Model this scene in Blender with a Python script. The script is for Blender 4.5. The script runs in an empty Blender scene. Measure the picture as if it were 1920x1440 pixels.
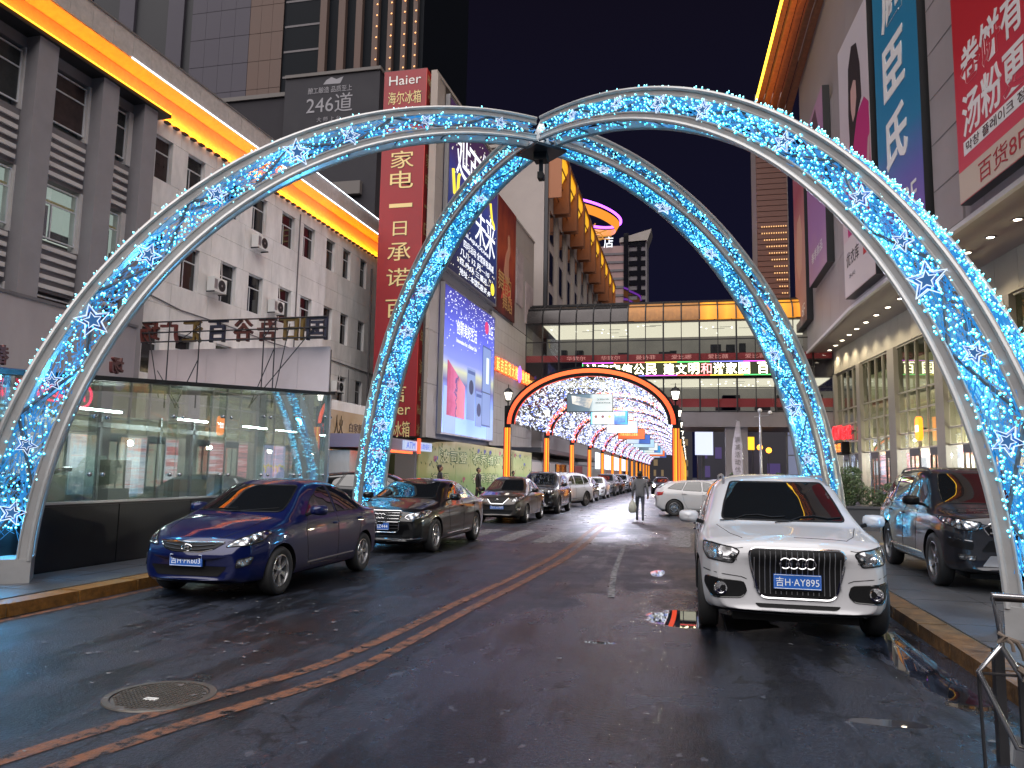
import bpy, bmesh, math, random
from mathutils import Vector, Matrix, Quaternion
from mathutils.bvhtree import BVHTree
from mathutils.geometry import delaunay_2d_cdt
S = bpy.context.scene
COL = S.collection
PI = math.pi
rnd = random.Random(7)

# ---------------------------------------------------------------- camera
cam_d = bpy.data.cameras.new('camera')
cam_d.sensor_width = 36; cam_d.lens = 36 * 1442 / 1920
cam_d.clip_start = 0.05; cam_d.clip_end = 2000
cam = bpy.data.objects.new('camera', cam_d); COL.objects.link(cam)
cam.matrix_world = Matrix.Translation((0, 0, 1.6)) @ Matrix.Rotation(0.225534, 4, 'Z') @ Matrix.Rotation(PI / 2 + 0.11532, 4, 'X') @ Matrix.Rotation(0.018, 4, 'Z')
S.camera = cam
S.view_settings.view_transform = 'Standard'; S.view_settings.look = 'None'
S.view_settings.exposure = 0.15; S.view_settings.gamma = 1; S.view_settings.use_curve_mapping = False
S.cycles.use_denoising = True
S.cycles.max_bounces = 6; S.cycles.diffuse_bounces = 2; S.cycles.glossy_bounces = 4
S.cycles.transmission_bounces = 3; S.cycles.transparent_max_bounces = 12
S.cycles.sample_clamp_indirect = 4; S.cycles.sample_clamp_direct = 0
S.cycles.caustics_reflective = False; S.cycles.caustics_refractive = False
S.cycles.blur_glossy = 0.3
# ---------------------------------------------------------------- night sky
W = bpy.data.worlds.new('World'); S.world = W; W.use_nodes = True
wn = W.node_tree.nodes; wl = W.node_tree.links
bg = wn['Background']
tc = wn.new('ShaderNodeTexCoord'); sp = wn.new('ShaderNodeSeparateXYZ'); cr = wn.new('ShaderNodeValToRGB')
wl.new(tc.outputs['Generated'], sp.inputs[0]); wl.new(sp.outputs['Z'], cr.inputs[0]); wl.new(cr.outputs[0], bg.inputs['Color'])
cr.color_ramp.elements[0].position = 0.0; cr.color_ramp.elements[0].color = (0.0058, 0.0062, 0.022, 1)
cr.color_ramp.elements[1].position = 0.6; cr.color_ramp.elements[1].color = (0.0048, 0.0038, 0.0085, 1)
bg.inputs['Strength'].default_value = 1.0
# soft glow of the city sky over the street
sun_d = bpy.data.lights.new('sky_glow', 'SUN'); sun_d.energy = 4.8; sun_d.angle = math.radians(86)
sun_d.color = (1.0, 0.95, 0.93)
sun = bpy.data.objects.new('sky_glow', sun_d); COL.objects.link(sun)
sun.rotation_euler = (math.radians(29), 0, math.radians(-4))

# ---------------------------------------------------------------- materials
def ramp_lin(c): return (c[0], c[1], c[2], 1)
def mat(name, col=(0.5, 0.5, 0.5), rough=0.6, metal=0.0, emit=None, es=1.0, noise=0.0, nscale=4.0, bump=0.0, bscale=40.0, coat=0.0, spec=0.5, grime=0.0, nosample=False):
    m = bpy.data.materials.new(name); m.use_nodes = True
    nt = m.node_tree; n = nt.nodes; l = nt.links; b = n['Principled BSDF']
    b.inputs['Base Color'].default_value = ramp_lin(col)
    b.inputs['Roughness'].default_value = rough; b.inputs['Metallic'].default_value = metal
    b.inputs['Coat Weight'].default_value = coat; b.inputs['Coat Roughness'].default_value = 0.03
    b.inputs['Specular IOR Level'].default_value = spec
    if emit is not None:
        b.inputs['Emission Color'].default_value = ramp_lin(emit); b.inputs['Emission Strength'].default_value = es
    if noise or bump or grime:
        t = n.new('ShaderNodeNewGeometry')
    if noise or grime:
        a = n.new('ShaderNodeTexNoise'); a.inputs['Scale'].default_value = nscale; a.inputs['Detail'].default_value = 6; a.inputs['Roughness'].default_value = 0.65
        mp = n.new('ShaderNodeMapping'); mp.inputs['Scale'].default_value = (1, 1, 0.35 if grime else 1)
        l.new(t.outputs['Position'], mp.inputs[0]); l.new(mp.outputs[0], a.inputs['Vector'])
        r = n.new('ShaderNodeMapRange'); r.inputs[1].default_value = 0.3; r.inputs[2].default_value = 0.7
        k = noise + grime
        r.inputs[3].default_value = 1 - k; r.inputs[4].default_value = 1 + k * 0.5
        l.new(a.outputs['Fac'], r.inputs[0])
        mx = n.new('ShaderNodeMix'); mx.data_type = 'RGBA'; mx.blend_type = 'MULTIPLY'; mx.inputs[0].default_value = 1
        mx.inputs[6].default_value = ramp_lin(col); l.new(r.outputs[0], mx.inputs[7]); l.new(mx.outputs[2], b.inputs['Base Color'])
        r2 = n.new('ShaderNodeMapRange'); r2.inputs[3].default_value = max(0, rough - 0.1); r2.inputs[4].default_value = min(1, rough + 0.12)
        l.new(a.outputs['Fac'], r2.inputs[0]); l.new(r2.outputs[0], b.inputs['Roughness'])
    if bump:
        a2 = n.new('ShaderNodeTexNoise'); a2.inputs['Scale'].default_value = bscale; a2.inputs['Detail'].default_value = 4
        l.new(t.outputs['Position'], a2.inputs['Vector'])
        bp_ = n.new('ShaderNodeBump'); bp_.inputs['Strength'].default_value = bump; bp_.inputs['Distance'].default_value = 0.02
        l.new(a2.outputs['Fac'], bp_.inputs['Height']); l.new(bp_.outputs[0], b.inputs['Normal'])
    if nosample: m.cycles.emission_sampling = 'NONE'
    return m
def glow(name, col, es, nosample=True):
    m = mat(name, (0.02, 0.02, 0.02), 0.4, emit=col, es=es)
    if nosample: m.cycles.emission_sampling = 'NONE'
    return m
def glassmat(name, tint=(0.9, 0.95, 0.95), refl=0.12, gl_rough=0.0):
    m = bpy.data.materials.new(name); m.use_nodes = True; nt = m.node_tree; n = nt.nodes; l = nt.links
    n.remove(n['Principled BSDF']); out = n['Material Output']
    tr = n.new('ShaderNodeBsdfTransparent'); tr.inputs[0].default_value = ramp_lin(tint)
    g = n.new('ShaderNodeBsdfGlossy'); g.inputs['Roughness'].default_value = gl_rough; g.inputs[0].default_value = (0.95, 0.97, 1, 1)
    lw = n.new('ShaderNodeLayerWeight'); fr = n.new('ShaderNodeMath'); fr.operation = 'POWER'; fr.inputs[1].default_value = 5; l.new(lw.outputs['Facing'], fr.inputs[0])
    ad = n.new('ShaderNodeMath'); ad.operation = 'ADD'; ad.use_clamp = True; ad.inputs[1].default_value = refl
    l.new(fr.outputs[0], ad.inputs[0]); mx = n.new('ShaderNodeMixShader'); l.new(ad.outputs[0], mx.inputs[0])
    l.new(tr.outputs[0], mx.inputs[1]); l.new(g.outputs[0], mx.inputs[2]); l.new(mx.outputs[0], out.inputs[0])
    return m
def gradmat(name, stops, axis='Z', es=0.0, rough=0.6, nscale=0, namt=0.0):
    """printed or lit sheet whose colour runs along its own local axis; stops = [(pos, rgb)] over generated coords"""
    m = mat(name, (1, 1, 1), rough); nt = m.node_tree; n = nt.nodes; l = nt.links; b = n['Principled BSDF']
    t = n.new('ShaderNodeTexCoord'); s = n.new('ShaderNodeSeparateXYZ'); c = n.new('ShaderNodeValToRGB')
    l.new(t.outputs['Generated'], s.inputs[0])
    src = s.outputs[axis]
    if namt:
        nz = n.new('ShaderNodeTexNoise'); nz.inputs['Scale'].default_value = nscale; nz.inputs['Detail'].default_value = 5
        l.new(t.outputs['Generated'], nz.inputs['Vector'])
        ma = n.new('ShaderNodeMath'); ma.operation = 'MULTIPLY_ADD'; ma.inputs[1].default_value = namt; l.new(nz.outputs[0], ma.inputs[0])
        sb = n.new('ShaderNodeMath'); sb.operation = 'SUBTRACT'; sb.inputs[1].default_value = namt * 0.5; l.new(src, sb.inputs[0]); l.new(sb.outputs[0], ma.inputs[2]); src = ma.outputs[0]
    l.new(src, c.inputs[0])
    e = c.color_ramp.elements
    while len(e) < len(stops): e.new(0.5)
    for i, (p, q) in enumerate(stops): e[i].position = p; e[i].color = ramp_lin(q)
    l.new(c.outputs[0], b.inputs['Base Color'])
    if es:
        l.new(c.outputs[0], b.inputs['Emission Color']); b.inputs['Emission Strength'].default_value = es
        b.inputs['Base Color'].default_value = (0.1, 0.1, 0.1, 1)
    return m

# ---------------------------------------------------------------- mesh building
class MB:
    def __init__(s): s.v = []; s.f = []; s.m = []; s.cm = 0
    def add(s, vs, fs):
        o = len(s.v); s.v += [tuple(v) for v in vs]; s.f += [tuple(i + o for i in f) for f in fs]; s.m += [s.cm] * len(fs); return s
    def box(s, x0, x1, y0, y1, z0, z1):
        return s.add([(x, y, z) for z in (z0, z1) for y in (y0, y1) for x in (x0, x1)], [(0, 2, 3, 1), (4, 5, 7, 6), (0, 1, 5, 4), (2, 6, 7, 3), (0, 4, 6, 2), (1, 3, 7, 5)])
    def quad(s, a, b, c, d): return s.add([a, b, c, d], [(0, 1, 2, 3)])
    def tube(s, pts, r, n=8, closed=False, caps=True, r2=None):
        pts = [Vector(p) for p in pts]; N = len(pts); vs = []
        up = None
        for i, p in enumerate(pts):
            a = pts[(i - 1) % N] if (closed or i > 0) else p; b = pts[(i + 1) % N] if (closed or i < N - 1) else p
            t = (b - a).normalized()
            if up is None:
                up = Vector((0, 0, 1)) if abs(t.z) < 0.9 else Vector((1, 0, 0))
            u = (up - t * up.dot(t))
            if u.length < 1e-4: u = t.orthogonal()
            u.normalize(); w = t.cross(u); up = u
            rr = r if r2 is None else r + (r2 - r) * i / max(1, N - 1)
            for k in range(n):
                an = 2 * PI * k / n; vs.append(p + (u * math.cos(an) + w * math.sin(an)) * rr)
        fs = []
        for i in range(N if closed else N - 1):
            j = (i + 1) % N
            for k in range(n): fs.append((i * n + k, i * n + (k + 1) % n, j * n + (k + 1) % n, j * n + k))
        if caps and not closed:
            fs.append(tuple(range(n - 1, -1, -1))); fs.append(tuple((N - 1) * n + k for k in range(n)))
        return s.add(vs, fs)
    def prism(s, pts, d):
        """polygon pts (3-D, planar) extruded by vector d"""
        n = len(pts); P = [Vector(p) for p in pts]; d = Vector(d)
        return s.add(P + [p + d for p in P], [tuple(range(n - 1, -1, -1)), tuple(range(n, 2 * n))] + [(i, (i + 1) % n, n + (i + 1) % n, n + i) for i in range(n)])
    def lathe(s, prof, n=16, c=(0, 0, 0), axis='Z', caps=True):
        vs = []; 
        for r, z in prof:
            for k in range(n):
                a = 2 * PI * k / n; x, y = r * math.cos(a), r * math.sin(a)
                v = {'Z': (x, y, z), 'Y': (x, z, y), 'X': (z, x, y)}[axis]
                vs.append((v[0] + c[0], v[1] + c[1], v[2] + c[2]))
        fs = []
        for i in range(len(prof) - 1):
            for k in range(n): fs.append((i * n + k, i * n + (k + 1) % n, (i + 1) * n + (k + 1) % n, (i + 1) * n + k))
        if caps:
            if prof[0][0] > 1e-5: fs.append(tuple(range(n - 1, -1, -1)))
            if prof[-1][0] > 1e-5: fs.append(tuple((len(prof) - 1) * n + k for k in range(n)))
        return s.add(vs, fs)
    def ball(s, c, r, n=8, m=5, sz=1):
        return s.lathe([(r * math.sin(PI * i / m) + 1e-6, -r * math.cos(PI * i / m) * sz) for i in range(m + 1)], n, c, caps=False)
    def octa(s, c, r):
        x, y, z = c
        return s.add([(x + r, y, z), (x - r, y, z), (x, y + r, z), (x, y - r, z), (x, y, z + r), (x, y, z - r)],
                     [(0, 2, 4), (2, 1, 4), (1, 3, 4), (3, 0, 4), (2, 0, 5), (1, 2, 5), (3, 1, 5), (0, 3, 5)])
    def mesh(s, name, mats, smooth=False, fix=True):
        me = bpy.data.meshes.new(name); me.from_pydata(s.v, [], s.f)
        for m in (mats if isinstance(mats, (list, tuple)) else [mats]): me.materials.append(m)
        me.polygons.foreach_set('material_index', s.m)
        if fix:
            bm = bmesh.new(); bm.from_mesh(me); bmesh.ops.recalc_face_normals(bm, faces=bm.faces); bm.to_mesh(me); bm.free()
        if smooth:
            me.polygons.foreach_set('use_smooth', [True] * len(me.polygons))
            try: me.set_sharp_from_angle(angle=math.radians(smooth if smooth is not True else 40))
            except Exception: pass
        me.update(); return me
    def build(s, name, mats, parent=None, smooth=False, fix=True, **kw):
        return link(name, s.mesh(name, mats, smooth, fix), parent, **kw)
def link(name, me, parent=None, loc=None, rot=None, kind=None):
    o = bpy.data.objects.new(name, me); COL.objects.link(o)
    if parent is not None: o.parent = parent
    if loc is not None: o.location = loc
    if rot is not None: o.rotation_euler = rot
    if kind: o['kind'] = kind
    return o
def tag(o, label=None, cat=None, group=None, kind=None):
    if label: o['label'] = label
    if cat: o['category'] = cat
    if group: o['group'] = group
    if kind: o['kind'] = kind
    return o
def thing(name, label, cat, loc=(0, 0, 0), rz=0.0, group=None):
    o = bpy.data.objects.new(name, None); COL.objects.link(o); o.empty_display_size = 0.2
    o.location = loc; o.rotation_euler = (0, 0, rz); return tag(o, label, cat, group)
def struct(name, me_or_mb, m=None, **kw):
    o = me_or_mb.build(name, m, None, **kw); o['kind'] = 'structure'; return o
def kids(o): return [c for c in bpy.data.objects if c.parent == o]
def copy_tree(root, loc, rz=None, label=None, group=None, tree=None):
    """copy a thing, its parts and sub-parts, sharing meshes"""
    r = root.copy(); COL.objects.link(r); r.location = loc
    if rz is not None: r.rotation_euler = (0, 0, rz)
    if label: r['label'] = label
    if group: r['group'] = group
    def rec(src, dst):
        for c in src.children:
            k = c.copy(); COL.objects.link(k); k.parent = dst; rec(c, k)
    rec(root, r); return r
_cells = {}
def cell(name, parent, x0, x1, y0, y1, z0, z1, m, kind=None):
    """a box piece; pieces of the same size share one mesh"""
    key = (name, round(x1 - x0, 3), round(y1 - y0, 3), round(z1 - z0, 3), m.name)
    if key not in _cells:
        w, d, h = x1 - x0, y1 - y0, z1 - z0
        _cells[key] = MB().box(0, w, 0, d, 0, h).mesh(name, m)
    return link(name, _cells[key], parent, loc=(x0, y0, z0), kind=kind)
_dg = [None]
def text_mesh(s, size=1.0, extrude=0.0, align='CENTER', bevel=0.0, space=1.0, offset=0.0, shear=0.0):
    cu = bpy.data.curves.new('t', 'FONT'); cu.body = s; cu.size = size; cu.extrude = extrude
    cu.align_x = align; cu.align_y = 'CENTER'; cu.space_character = space; cu.offset = offset; cu.resolution_u = 3; cu.shear = shear
    o = bpy.data.objects.new('t', cu); COL.objects.link(o)
    dg = bpy.context.evaluated_depsgraph_get(); dg.update()
    me = bpy.data.meshes.new_from_object(o.evaluated_get(dg)); bpy.data.objects.remove(o); bpy.data.curves.remove(cu)
    return me
def text(name, s, size, m, parent, loc, rot=(PI / 2, 0, 0), w=None, h=None, kind=None, **kw):
    """lettering in the local x-z plane facing -y; w / h stretch it to that size"""
    me = text_mesh(s, size, **kw)
    xs = [v.co.x for v in me.vertices]; ys = [v.co.y for v in me.vertices]
    if xs:
        cx, cy = (min(xs) + max(xs)) / 2, (min(ys) + max(ys)) / 2
        al = kw.get('align', 'CENTER')
        if al == 'LEFT': cx = min(xs)
        sx = w / max(1e-6, max(xs) - min(xs)) if w else 1; sy = h / max(1e-6, max(ys) - min(ys)) if h else (sx if w else 1)
        if h and not w: sx = sy
        for v in me.vertices: v.co.x = (v.co.x - cx) * sx; v.co.y = (v.co.y - cy) * sy
    me.materials.clear(); me.materials.append(m)
    return link(name, me, parent, loc=loc, rot=rot, kind=kind)
def lamp(name, kind, loc, energy, col=(1, 1, 1), rot=(0, 0, 0), size=0.1, size_y=None, parent=None, spot=None, spread=None):
    d = bpy.data.lights.new(name, kind); d.energy = energy; d.color = col
    if kind == 'AREA':
        d.size = size
        if size_y: d.shape = 'RECTANGLE'; d.size_y = size_y
        if spread: d.spread = spread
    else: d.shadow_soft_size = size
    if spot: d.spot_size = spot; d.spot_blend = 0.6
    o = bpy.data.objects.new(name, d); COL.objects.link(o); o.location = loc; o.rotation_euler = rot
    if parent: o.parent = parent
    return o

M = {}
M['white_paint'] = mat('white_paint', (0.75, 0.75, 0.74), 0.45)
M['silver'] = mat('silver_sheet', (0.48, 0.48, 0.48), 0.36, 0.4, noise=0.12, nscale=3)
M['steel'] = mat('steel', (0.5, 0.5, 0.52), 0.25, 1.0)
M['chrome'] = mat('chrome', (0.8, 0.8, 0.82), 0.08, 1.0)
M['black'] = mat('black_plastic', (0.006, 0.006, 0.007), 0.5, spec=0.2)
M['black_gloss'] = mat('black_gloss', (0.008, 0.008, 0.009), 0.08, coat=0.5)
M['dark_metal'] = mat('dark_metal', (0.05, 0.05, 0.055), 0.4, 0.6)
M['rubber'] = mat('tyre_rubber', (0.016, 0.016, 0.017), 0.7, bump=0.2, bscale=90)
M['alu'] = mat('aluminium_frame', (0.42, 0.42, 0.44), 0.35, 0.8)
M['win_dark'] = mat('dark_window_glass', (0.010, 0.010, 0.013), 0.04, spec=0.8)
M['win_b'] = mat('curtained_window_glass', (0.045, 0.03, 0.03), 0.06, noise=0.4, nscale=3)
M['win_c'] = mat('grey_window_glass', (0.03, 0.033, 0.035), 0.05, noise=0.5, nscale=2)
M['wframe'] = mat('white_window_frame', (0.6, 0.6, 0.62), 0.4)
M['glass'] = glassmat('clear_glass')
# ================================================================ GROUND
def road_material():
    m = bpy.data.materials.new('wet_asphalt'); m.use_nodes = True; nt = m.node_tree; n = nt.nodes; l = nt.links; b = n['Principled BSDF']
    geo = n.new('ShaderNodeNewGeometry'); P = geo.outputs['Position']
    def noise(sc, det=3, rough=0.55, sx=1, sy=1):
        mp = n.new('ShaderNodeMapping'); mp.inputs['Scale'].default_value = (sx, sy, 1); l.new(P, mp.inputs[0])
        a = n.new('ShaderNodeTexNoise'); a.inputs['Scale'].default_value = sc; a.inputs['Detail'].default_value = det; a.inputs['Roughness'].default_value = rough
        l.new(mp.outputs[0], a.inputs['Vector']); return a.outputs['Fac']
    def mth(op, a, b_=None, c=None, clamp=False):
        k = n.new('ShaderNodeMath'); k.operation = op; k.use_clamp = clamp
        for i, v in enumerate((a, b_, c)):
            if v is None: continue
            if isinstance(v, (int, float)): k.inputs[i].default_value = v
            else: l.new(v, k.inputs[i])
        return k.outputs[0]
    def rng(v, a0, a1, b0=0, b1=1):
        k = n.new('ShaderNodeMapRange'); k.interpolation_type = 'SMOOTHSTEP'
        l.new(v, k.inputs[0]); k.inputs[1].default_value = a0; k.inputs[2].default_value = a1; k.inputs[3].default_value = b0; k.inputs[4].default_value = b1
        return k.outputs[0]
    sep = n.new('ShaderNodeSeparateXYZ'); l.new(P, sep.inputs[0]); X, Y = sep.outputs[0], sep.outputs[1]
    big = noise(0.35, 3); mid = noise(1.6, 5, 0.6); fine = noise(95, 2, 0.7); grit = noise(38, 3, 0.65); streak = noise(1.3, 5, 0.62, 1.3, 0.28)
    # puddles: soft ellipses with ragged rims (centre x, y, radius x, radius y, cut)
    pud = None
    for cx, cy, rx, ry in ((0.2, 9.15, 0.80, 0.62), (-0.86, 7.62, 0.16, 0.06), (2.02, 7.6, 0.30, 1.7), (1.28, 5.75, 0.25, 0.09), (2.1, 5.2, 0.35, 0.5), (-0.5, 13.2, 0.12, 0.5)):
        dx = mth('DIVIDE', mth('SUBTRACT', X, cx), rx); dy = mth('DIVIDE', mth('SUBTRACT', Y, cy), ry)
        d = mth('SQRT', mth('ADD', mth('MULTIPLY', dx, dx), mth('MULTIPLY', dy, dy)))
        v = mth('SUBTRACT', 1.0, d)
        pud = v if pud is None else mth('MAXIMUM', pud, v)
    pud = mth('ADD', pud, mth('MULTIPLY', mth('SUBTRACT', noise(3.2, 4, 0.6), 0.5), 0.9))
    pm = rng(pud, 0.0, 0.10)
    damp = rng(mth('ADD', mth('MULTIPLY', streak, 0.6), mth('MULTIPLY', big, 0.4)), 0.46, 0.54)      # damp streaks against drier patches
    wx = mth('DIVIDE', mth('SUBTRACT', X, -0.35), 2.3); wy = mth('DIVIDE', mth('SUBTRACT', Y, 5.6), 6.0)
    wd_ = mth('SQRT', mth('ADD', mth('MULTIPLY', wx, wx), mth('MULTIPLY', wy, wy)))
    wet = rng(mth('ADD', mth('SUBTRACT', 1.0, wd_), mth('MULTIPLY', mth('SUBTRACT', noise(1.1, 5, 0.62, 1, 0.5), 0.5), 1.6)), 0.0, 0.22)   # the film of water in the middle of the lane
    # colour
    c = n.new('ShaderNodeValToRGB'); l.new(mth('ADD', mth('MULTIPLY', grit, 0.5), mth('MULTIPLY', fine, 0.5)), c.inputs[0]); e = c.color_ramp.elements
    e[0].position = 0.40; e[0].color = (0.002, 0.003, 0.006, 1); e[1].position = 0.62; e[1].color = (0.024, 0.028, 0.042, 1)
    mx = n.new('ShaderNodeMix'); mx.data_type = 'RGBA'; mx.blend_type = 'MULTIPLY'; mx.inputs[0].default_value = 1
    l.new(c.outputs[0], mx.inputs[6]); l.new(rng(damp, 0, 1, 1.5, 0.35), mx.inputs[7]); spot = rng(noise(5.5, 3, 0.6, 1, 0.6), 0.66, 0.70, 0, 0.5); mx2 = n.new('ShaderNodeMix'); mx2.data_type = 'RGBA'; l.new(spot, mx2.inputs[0]); l.new(mx.outputs[2], mx2.inputs[6]); mx2.inputs[7].default_value = (0.09, 0.10, 0.13, 1)
    crk = n.new('ShaderNodeTexVoronoi'); crk.feature = 'DISTANCE_TO_EDGE'; crk.inputs['Scale'].default_value = 0.45; wv = n.new('ShaderNodeMixRGB') if False else None
    nz_ = n.new('ShaderNodeTexNoise'); nz_.inputs['Scale'].default_value = 2.5; l.new(P, nz_.inputs['Vector']); va = n.new('ShaderNodeVectorMath'); va.operation = 'ADD'; l.new(P, va.inputs[0]); l.new(nz_.outputs['Color'], va.inputs[1]); l.new(va.outputs[0], crk.inputs['Vector'])
    ck = rng(crk.outputs['Distance'], 0.004, 0.012, 0.25, 1.0); mx3 = n.new('ShaderNodeMix'); mx3.data_type = 'RGBA'; mx3.blend_type = 'MULTIPLY'; mx3.inputs[0].default_value = 1; l.new(mx2.outputs[2], mx3.inputs[6]); l.new(ck, mx3.inputs[7]); l.new(mx3.outputs[2], b.inputs['Base Color'])
    # roughness
    rdry = rng(mid, 0.3, 0.7, 0.38, 0.50)
    r0 = mth('SUBTRACT', rdry, mth('MULTIPLY', damp, 0.14)); r1 = mth('SUBTRACT', r0, mth('MULTIPLY', mth('MULTIPLY', wet, r0), 0.45))
    r2 = mth('MULTIPLY', r1, mth('SUBTRACT', 1.0, pm)); l.new(mth('ADD', r2, 0.015), b.inputs['Roughness'])
    b.inputs['Specular IOR Level'].default_value = 0.5
    # relief
    bp_ = n.new('ShaderNodeBump'); bp_.inputs['Distance'].default_value = 0.012
    hh = mth('ADD', mth('MULTIPLY', grit, 0.75), mth('MULTIPLY', fine, 0.35))
    l.new(hh, bp_.inputs['Height']); l.new(mth('MULTIPLY', mth('SUBTRACT', 1.0, pm), 0.85), bp_.inputs['Strength'])
    l.new(bp_.outputs[0], b.inputs['Normal'])
    return m
M['road'] = road_material()
M['ground'] = mat('dark_paving', (0.045, 0.047, 0.055), 0.45, noise=0.3, nscale=2, bump=0.3, bscale=25)
M['plaza'] = mat('plaza_paving', (0.07, 0.072, 0.08), 0.35, noise=0.3, nscale=1.2, bump=0.25, bscale=30)
M['kerb_y'] = mat('yellow_kerb_paint', (0.22, 0.10, 0.02), 0.5, noise=0.6, nscale=9, bump=0.4, bscale=30)
M['kerb_top'] = mat('worn_kerb_stone', (0.20, 0.16, 0.10), 0.6, noise=0.4, nscale=7, bump=0.4, bscale=30)
def worn(name, col, thr0, thr1, under=(0.03, 0.03, 0.032), nscale=9):
    m = mat(name, col, 0.5, bump=0.5, bscale=60); nt = m.node_tree; n = nt.nodes; l = nt.links; b = n['Principled BSDF']
    g = n.new('ShaderNodeNewGeometry'); a = n.new('ShaderNodeTexNoise'); a.inputs['Scale'].default_value = nscale; a.inputs['Detail'].default_value = 7; a.inputs['Roughness'].default_value = 0.72
    l.new(g.outputs['Position'], a.inputs['Vector']); r = n.new('ShaderNodeMapRange'); r.inputs[1].default_value = thr0; r.inputs[2].default_value = thr1; l.new(a.outputs[0], r.inputs[0])
    mx = n.new('ShaderNodeMix'); mx.data_type = 'RGBA'; mx.inputs[6].default_value = ramp_lin(under); mx.inputs[7].default_value = ramp_lin(col)
    l.new(r.outputs[0], mx.inputs[0]); l.new(mx.outputs[2], b.inputs['Base Color']); 
    tr = n.new('ShaderNodeBsdfTransparent'); ms = n.new('ShaderNodeMixShader'); r3 = n.new('ShaderNodeMapRange'); r3.inputs[1].default_value = thr0 - 0.02; r3.inputs[2].default_value = thr0 + 0.04; l.new(a.outputs[0], r3.inputs[0])
    l.new(r3.outputs[0], ms.inputs[0]); l.new(tr.outputs[0], ms.inputs[1]); l.new(b.outputs[0], ms.inputs[2]); l.new(ms.outputs[0], n['Material Output'].inputs[0])
    return m
M['yline'] = worn('worn_orange_line_paint', (0.17, 0.066, 0.030), 0.41, 0.56)
M['wline'] = worn('worn_white_line_paint', (0.26, 0.26, 0.27), 0.42, 0.64)
struct('ground', MB().quad((-500, -200, -0.02), (500, -200, -0.02), (500, 900, -0.02), (-500, 900, -0.02)), M['ground'])
struct('road', MB().quad((-7, -30, 0), (2.3, -30, 0), (2.3, 26, 0), (-7, 26, 0)).quad((-7, 26, 0), (11, 26, 0), (11, 220, 0), (-7, 220, 0)), M['road'])
struct('pavement', MB().box(-40, -7.3, -30, 220, -0.1, 0.118), M['ground'])
struct('plaza', MB().box(2.6, 40, -30, 26, -0.1, 0.112), M['plaza'])
def ribbon(name, pts, w, m, z=0.005, label=None):
    mb = MB(); P = [Vector((x, y, z)) for x, y in pts]
    vs = []
    for i, p in enumerate(P):
        t = (P[min(i + 1, len(P) - 1)] - P[max(i - 1, 0)]).normalized(); k = Vector((-t.y, t.x, 0)) * w / 2
        vs += [p + k, p - k]
    mb.add(vs, [(2 * i, 2 * i + 1, 2 * i + 3, 2 * i + 2) for i in range(len(P) - 1)])
    return struct(name, mb, m)
yc = [(-3.95, 2.0), (-3.64, 3.65), (-3.39, 4.63), (-2.98, 5.95), (-2.84, 7.4), (-2.78, 9.15), (-2.66, 11.5), (-2.56, 14.6), (-2.58, 18), (-2.72, 21.5), (-2.8, 25)]
def smooth(pts, k=6):
    out = []
    for i in range(len(pts) - 1):
        p0, p1, p2, p3 = pts[max(i - 1, 0)], pts[i], pts[i + 1], pts[min(i + 2, len(pts) - 1)]
        for j in range(k):
            t = j / k
            out.append(tuple(0.5 * (2 * b + (c - a) * t + (2 * a - 5 * b + 4 * c - d) * t * t + (3 * b - a - 3 * c + d) * t ** 3) for a, b, c, d in zip(p0, p1, p2, p3)))
    return out + [pts[-1]]
ribbon('road_line', smooth(yc), 0.13, M['yline'])
ribbon('road_line', smooth([(x + 0.27 + (0.06 if y < 6 else 0), y - 0.1) for x, y in yc]), 0.13, M['yline'])
ribbon('road_line', [(-6.86, -6), (-6.86, 12), (-6.86, 24)], 0.10, M['yline'])
ribbon('road_line', [(-1.0, 10.4), (-1.2, 13), (-1.45, 18.4)], 0.09, M['wline'])
cw = MB()
for i, x in enumerate((-6.6, -5.6, -4.6, -3.6)): cw.box(x, x + 0.5, 17.9, 21.6, 0.003, 0.006)
struct('crosswalk', cw, M['wline'])
struct('road_patch', MB().box(-0.45, 0.04, 18.1, 23.3, 0.003, 0.006), M['wline'])
# kerbs: one stone after another
def kerb(name, x0, x1, y0, y1, label):
    base = struct(name, MB().box(x0 + 0.02, x1 - 0.02, y0, y1, -0.1, 0.10), M['kerb_top'])
    y = y0; i = 0
    while y < y1:
        L_ = 0.98; far = y > 24
        if far: L_ = 5.0
        cell('kerb_stone', base, x0, x1, y + 0.012, min(y + L_, y1) - 0.008, -0.02, 0.135 + (i % 3) * 0.003, M['kerb_y']); y += L_ + 0.01; i += 1
    return base
kerb('left_kerb', -7.28, -7.0, 1, 44, '')
M['kerb_r'] = mat('worn_orange_kerb', (0.13, 0.065, 0.022), 0.55, noise=0.75, nscale=6, bump=0.5, bscale=25)
kb = kerb('right_kerb', 2.3, 2.58, -1, 20, '')
for c_ in kb.children: c_.material_slots[0].link = 'OBJECT'; c_.material_slots[0].material = M['kerb_r']
pav = struct('left_pavement', MB().box(-9, -7.3, 2, 44, 0.119, 0.122), M['kerb_top'])
for i in range(26):
    for j in range(2): cell('paving_slab', pav, -8.55 + j * 0.62, -7.95 + j * 0.62, 3.0 + i * 0.8, 3.785 + i * 0.8, 0.122, 0.137, M['plaza'])
pv = struct('right_pavement', MB().box(2.6, 7, 2, 20, 0.113, 0.116), M['kerb_top'])
for i in range(20):
    for j in range(5): cell('paving_slab', pv, 2.62 + j * 0.87, 3.48 + j * 0.87, 2.2 + i * 0.85, 3.035 + i * 0.85, 0.116, 0.13 + 0.002 * ((i * 7 + j * 3) % 3), M['plaza'])
lt = MB(); r9 = random.Random(21)
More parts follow.
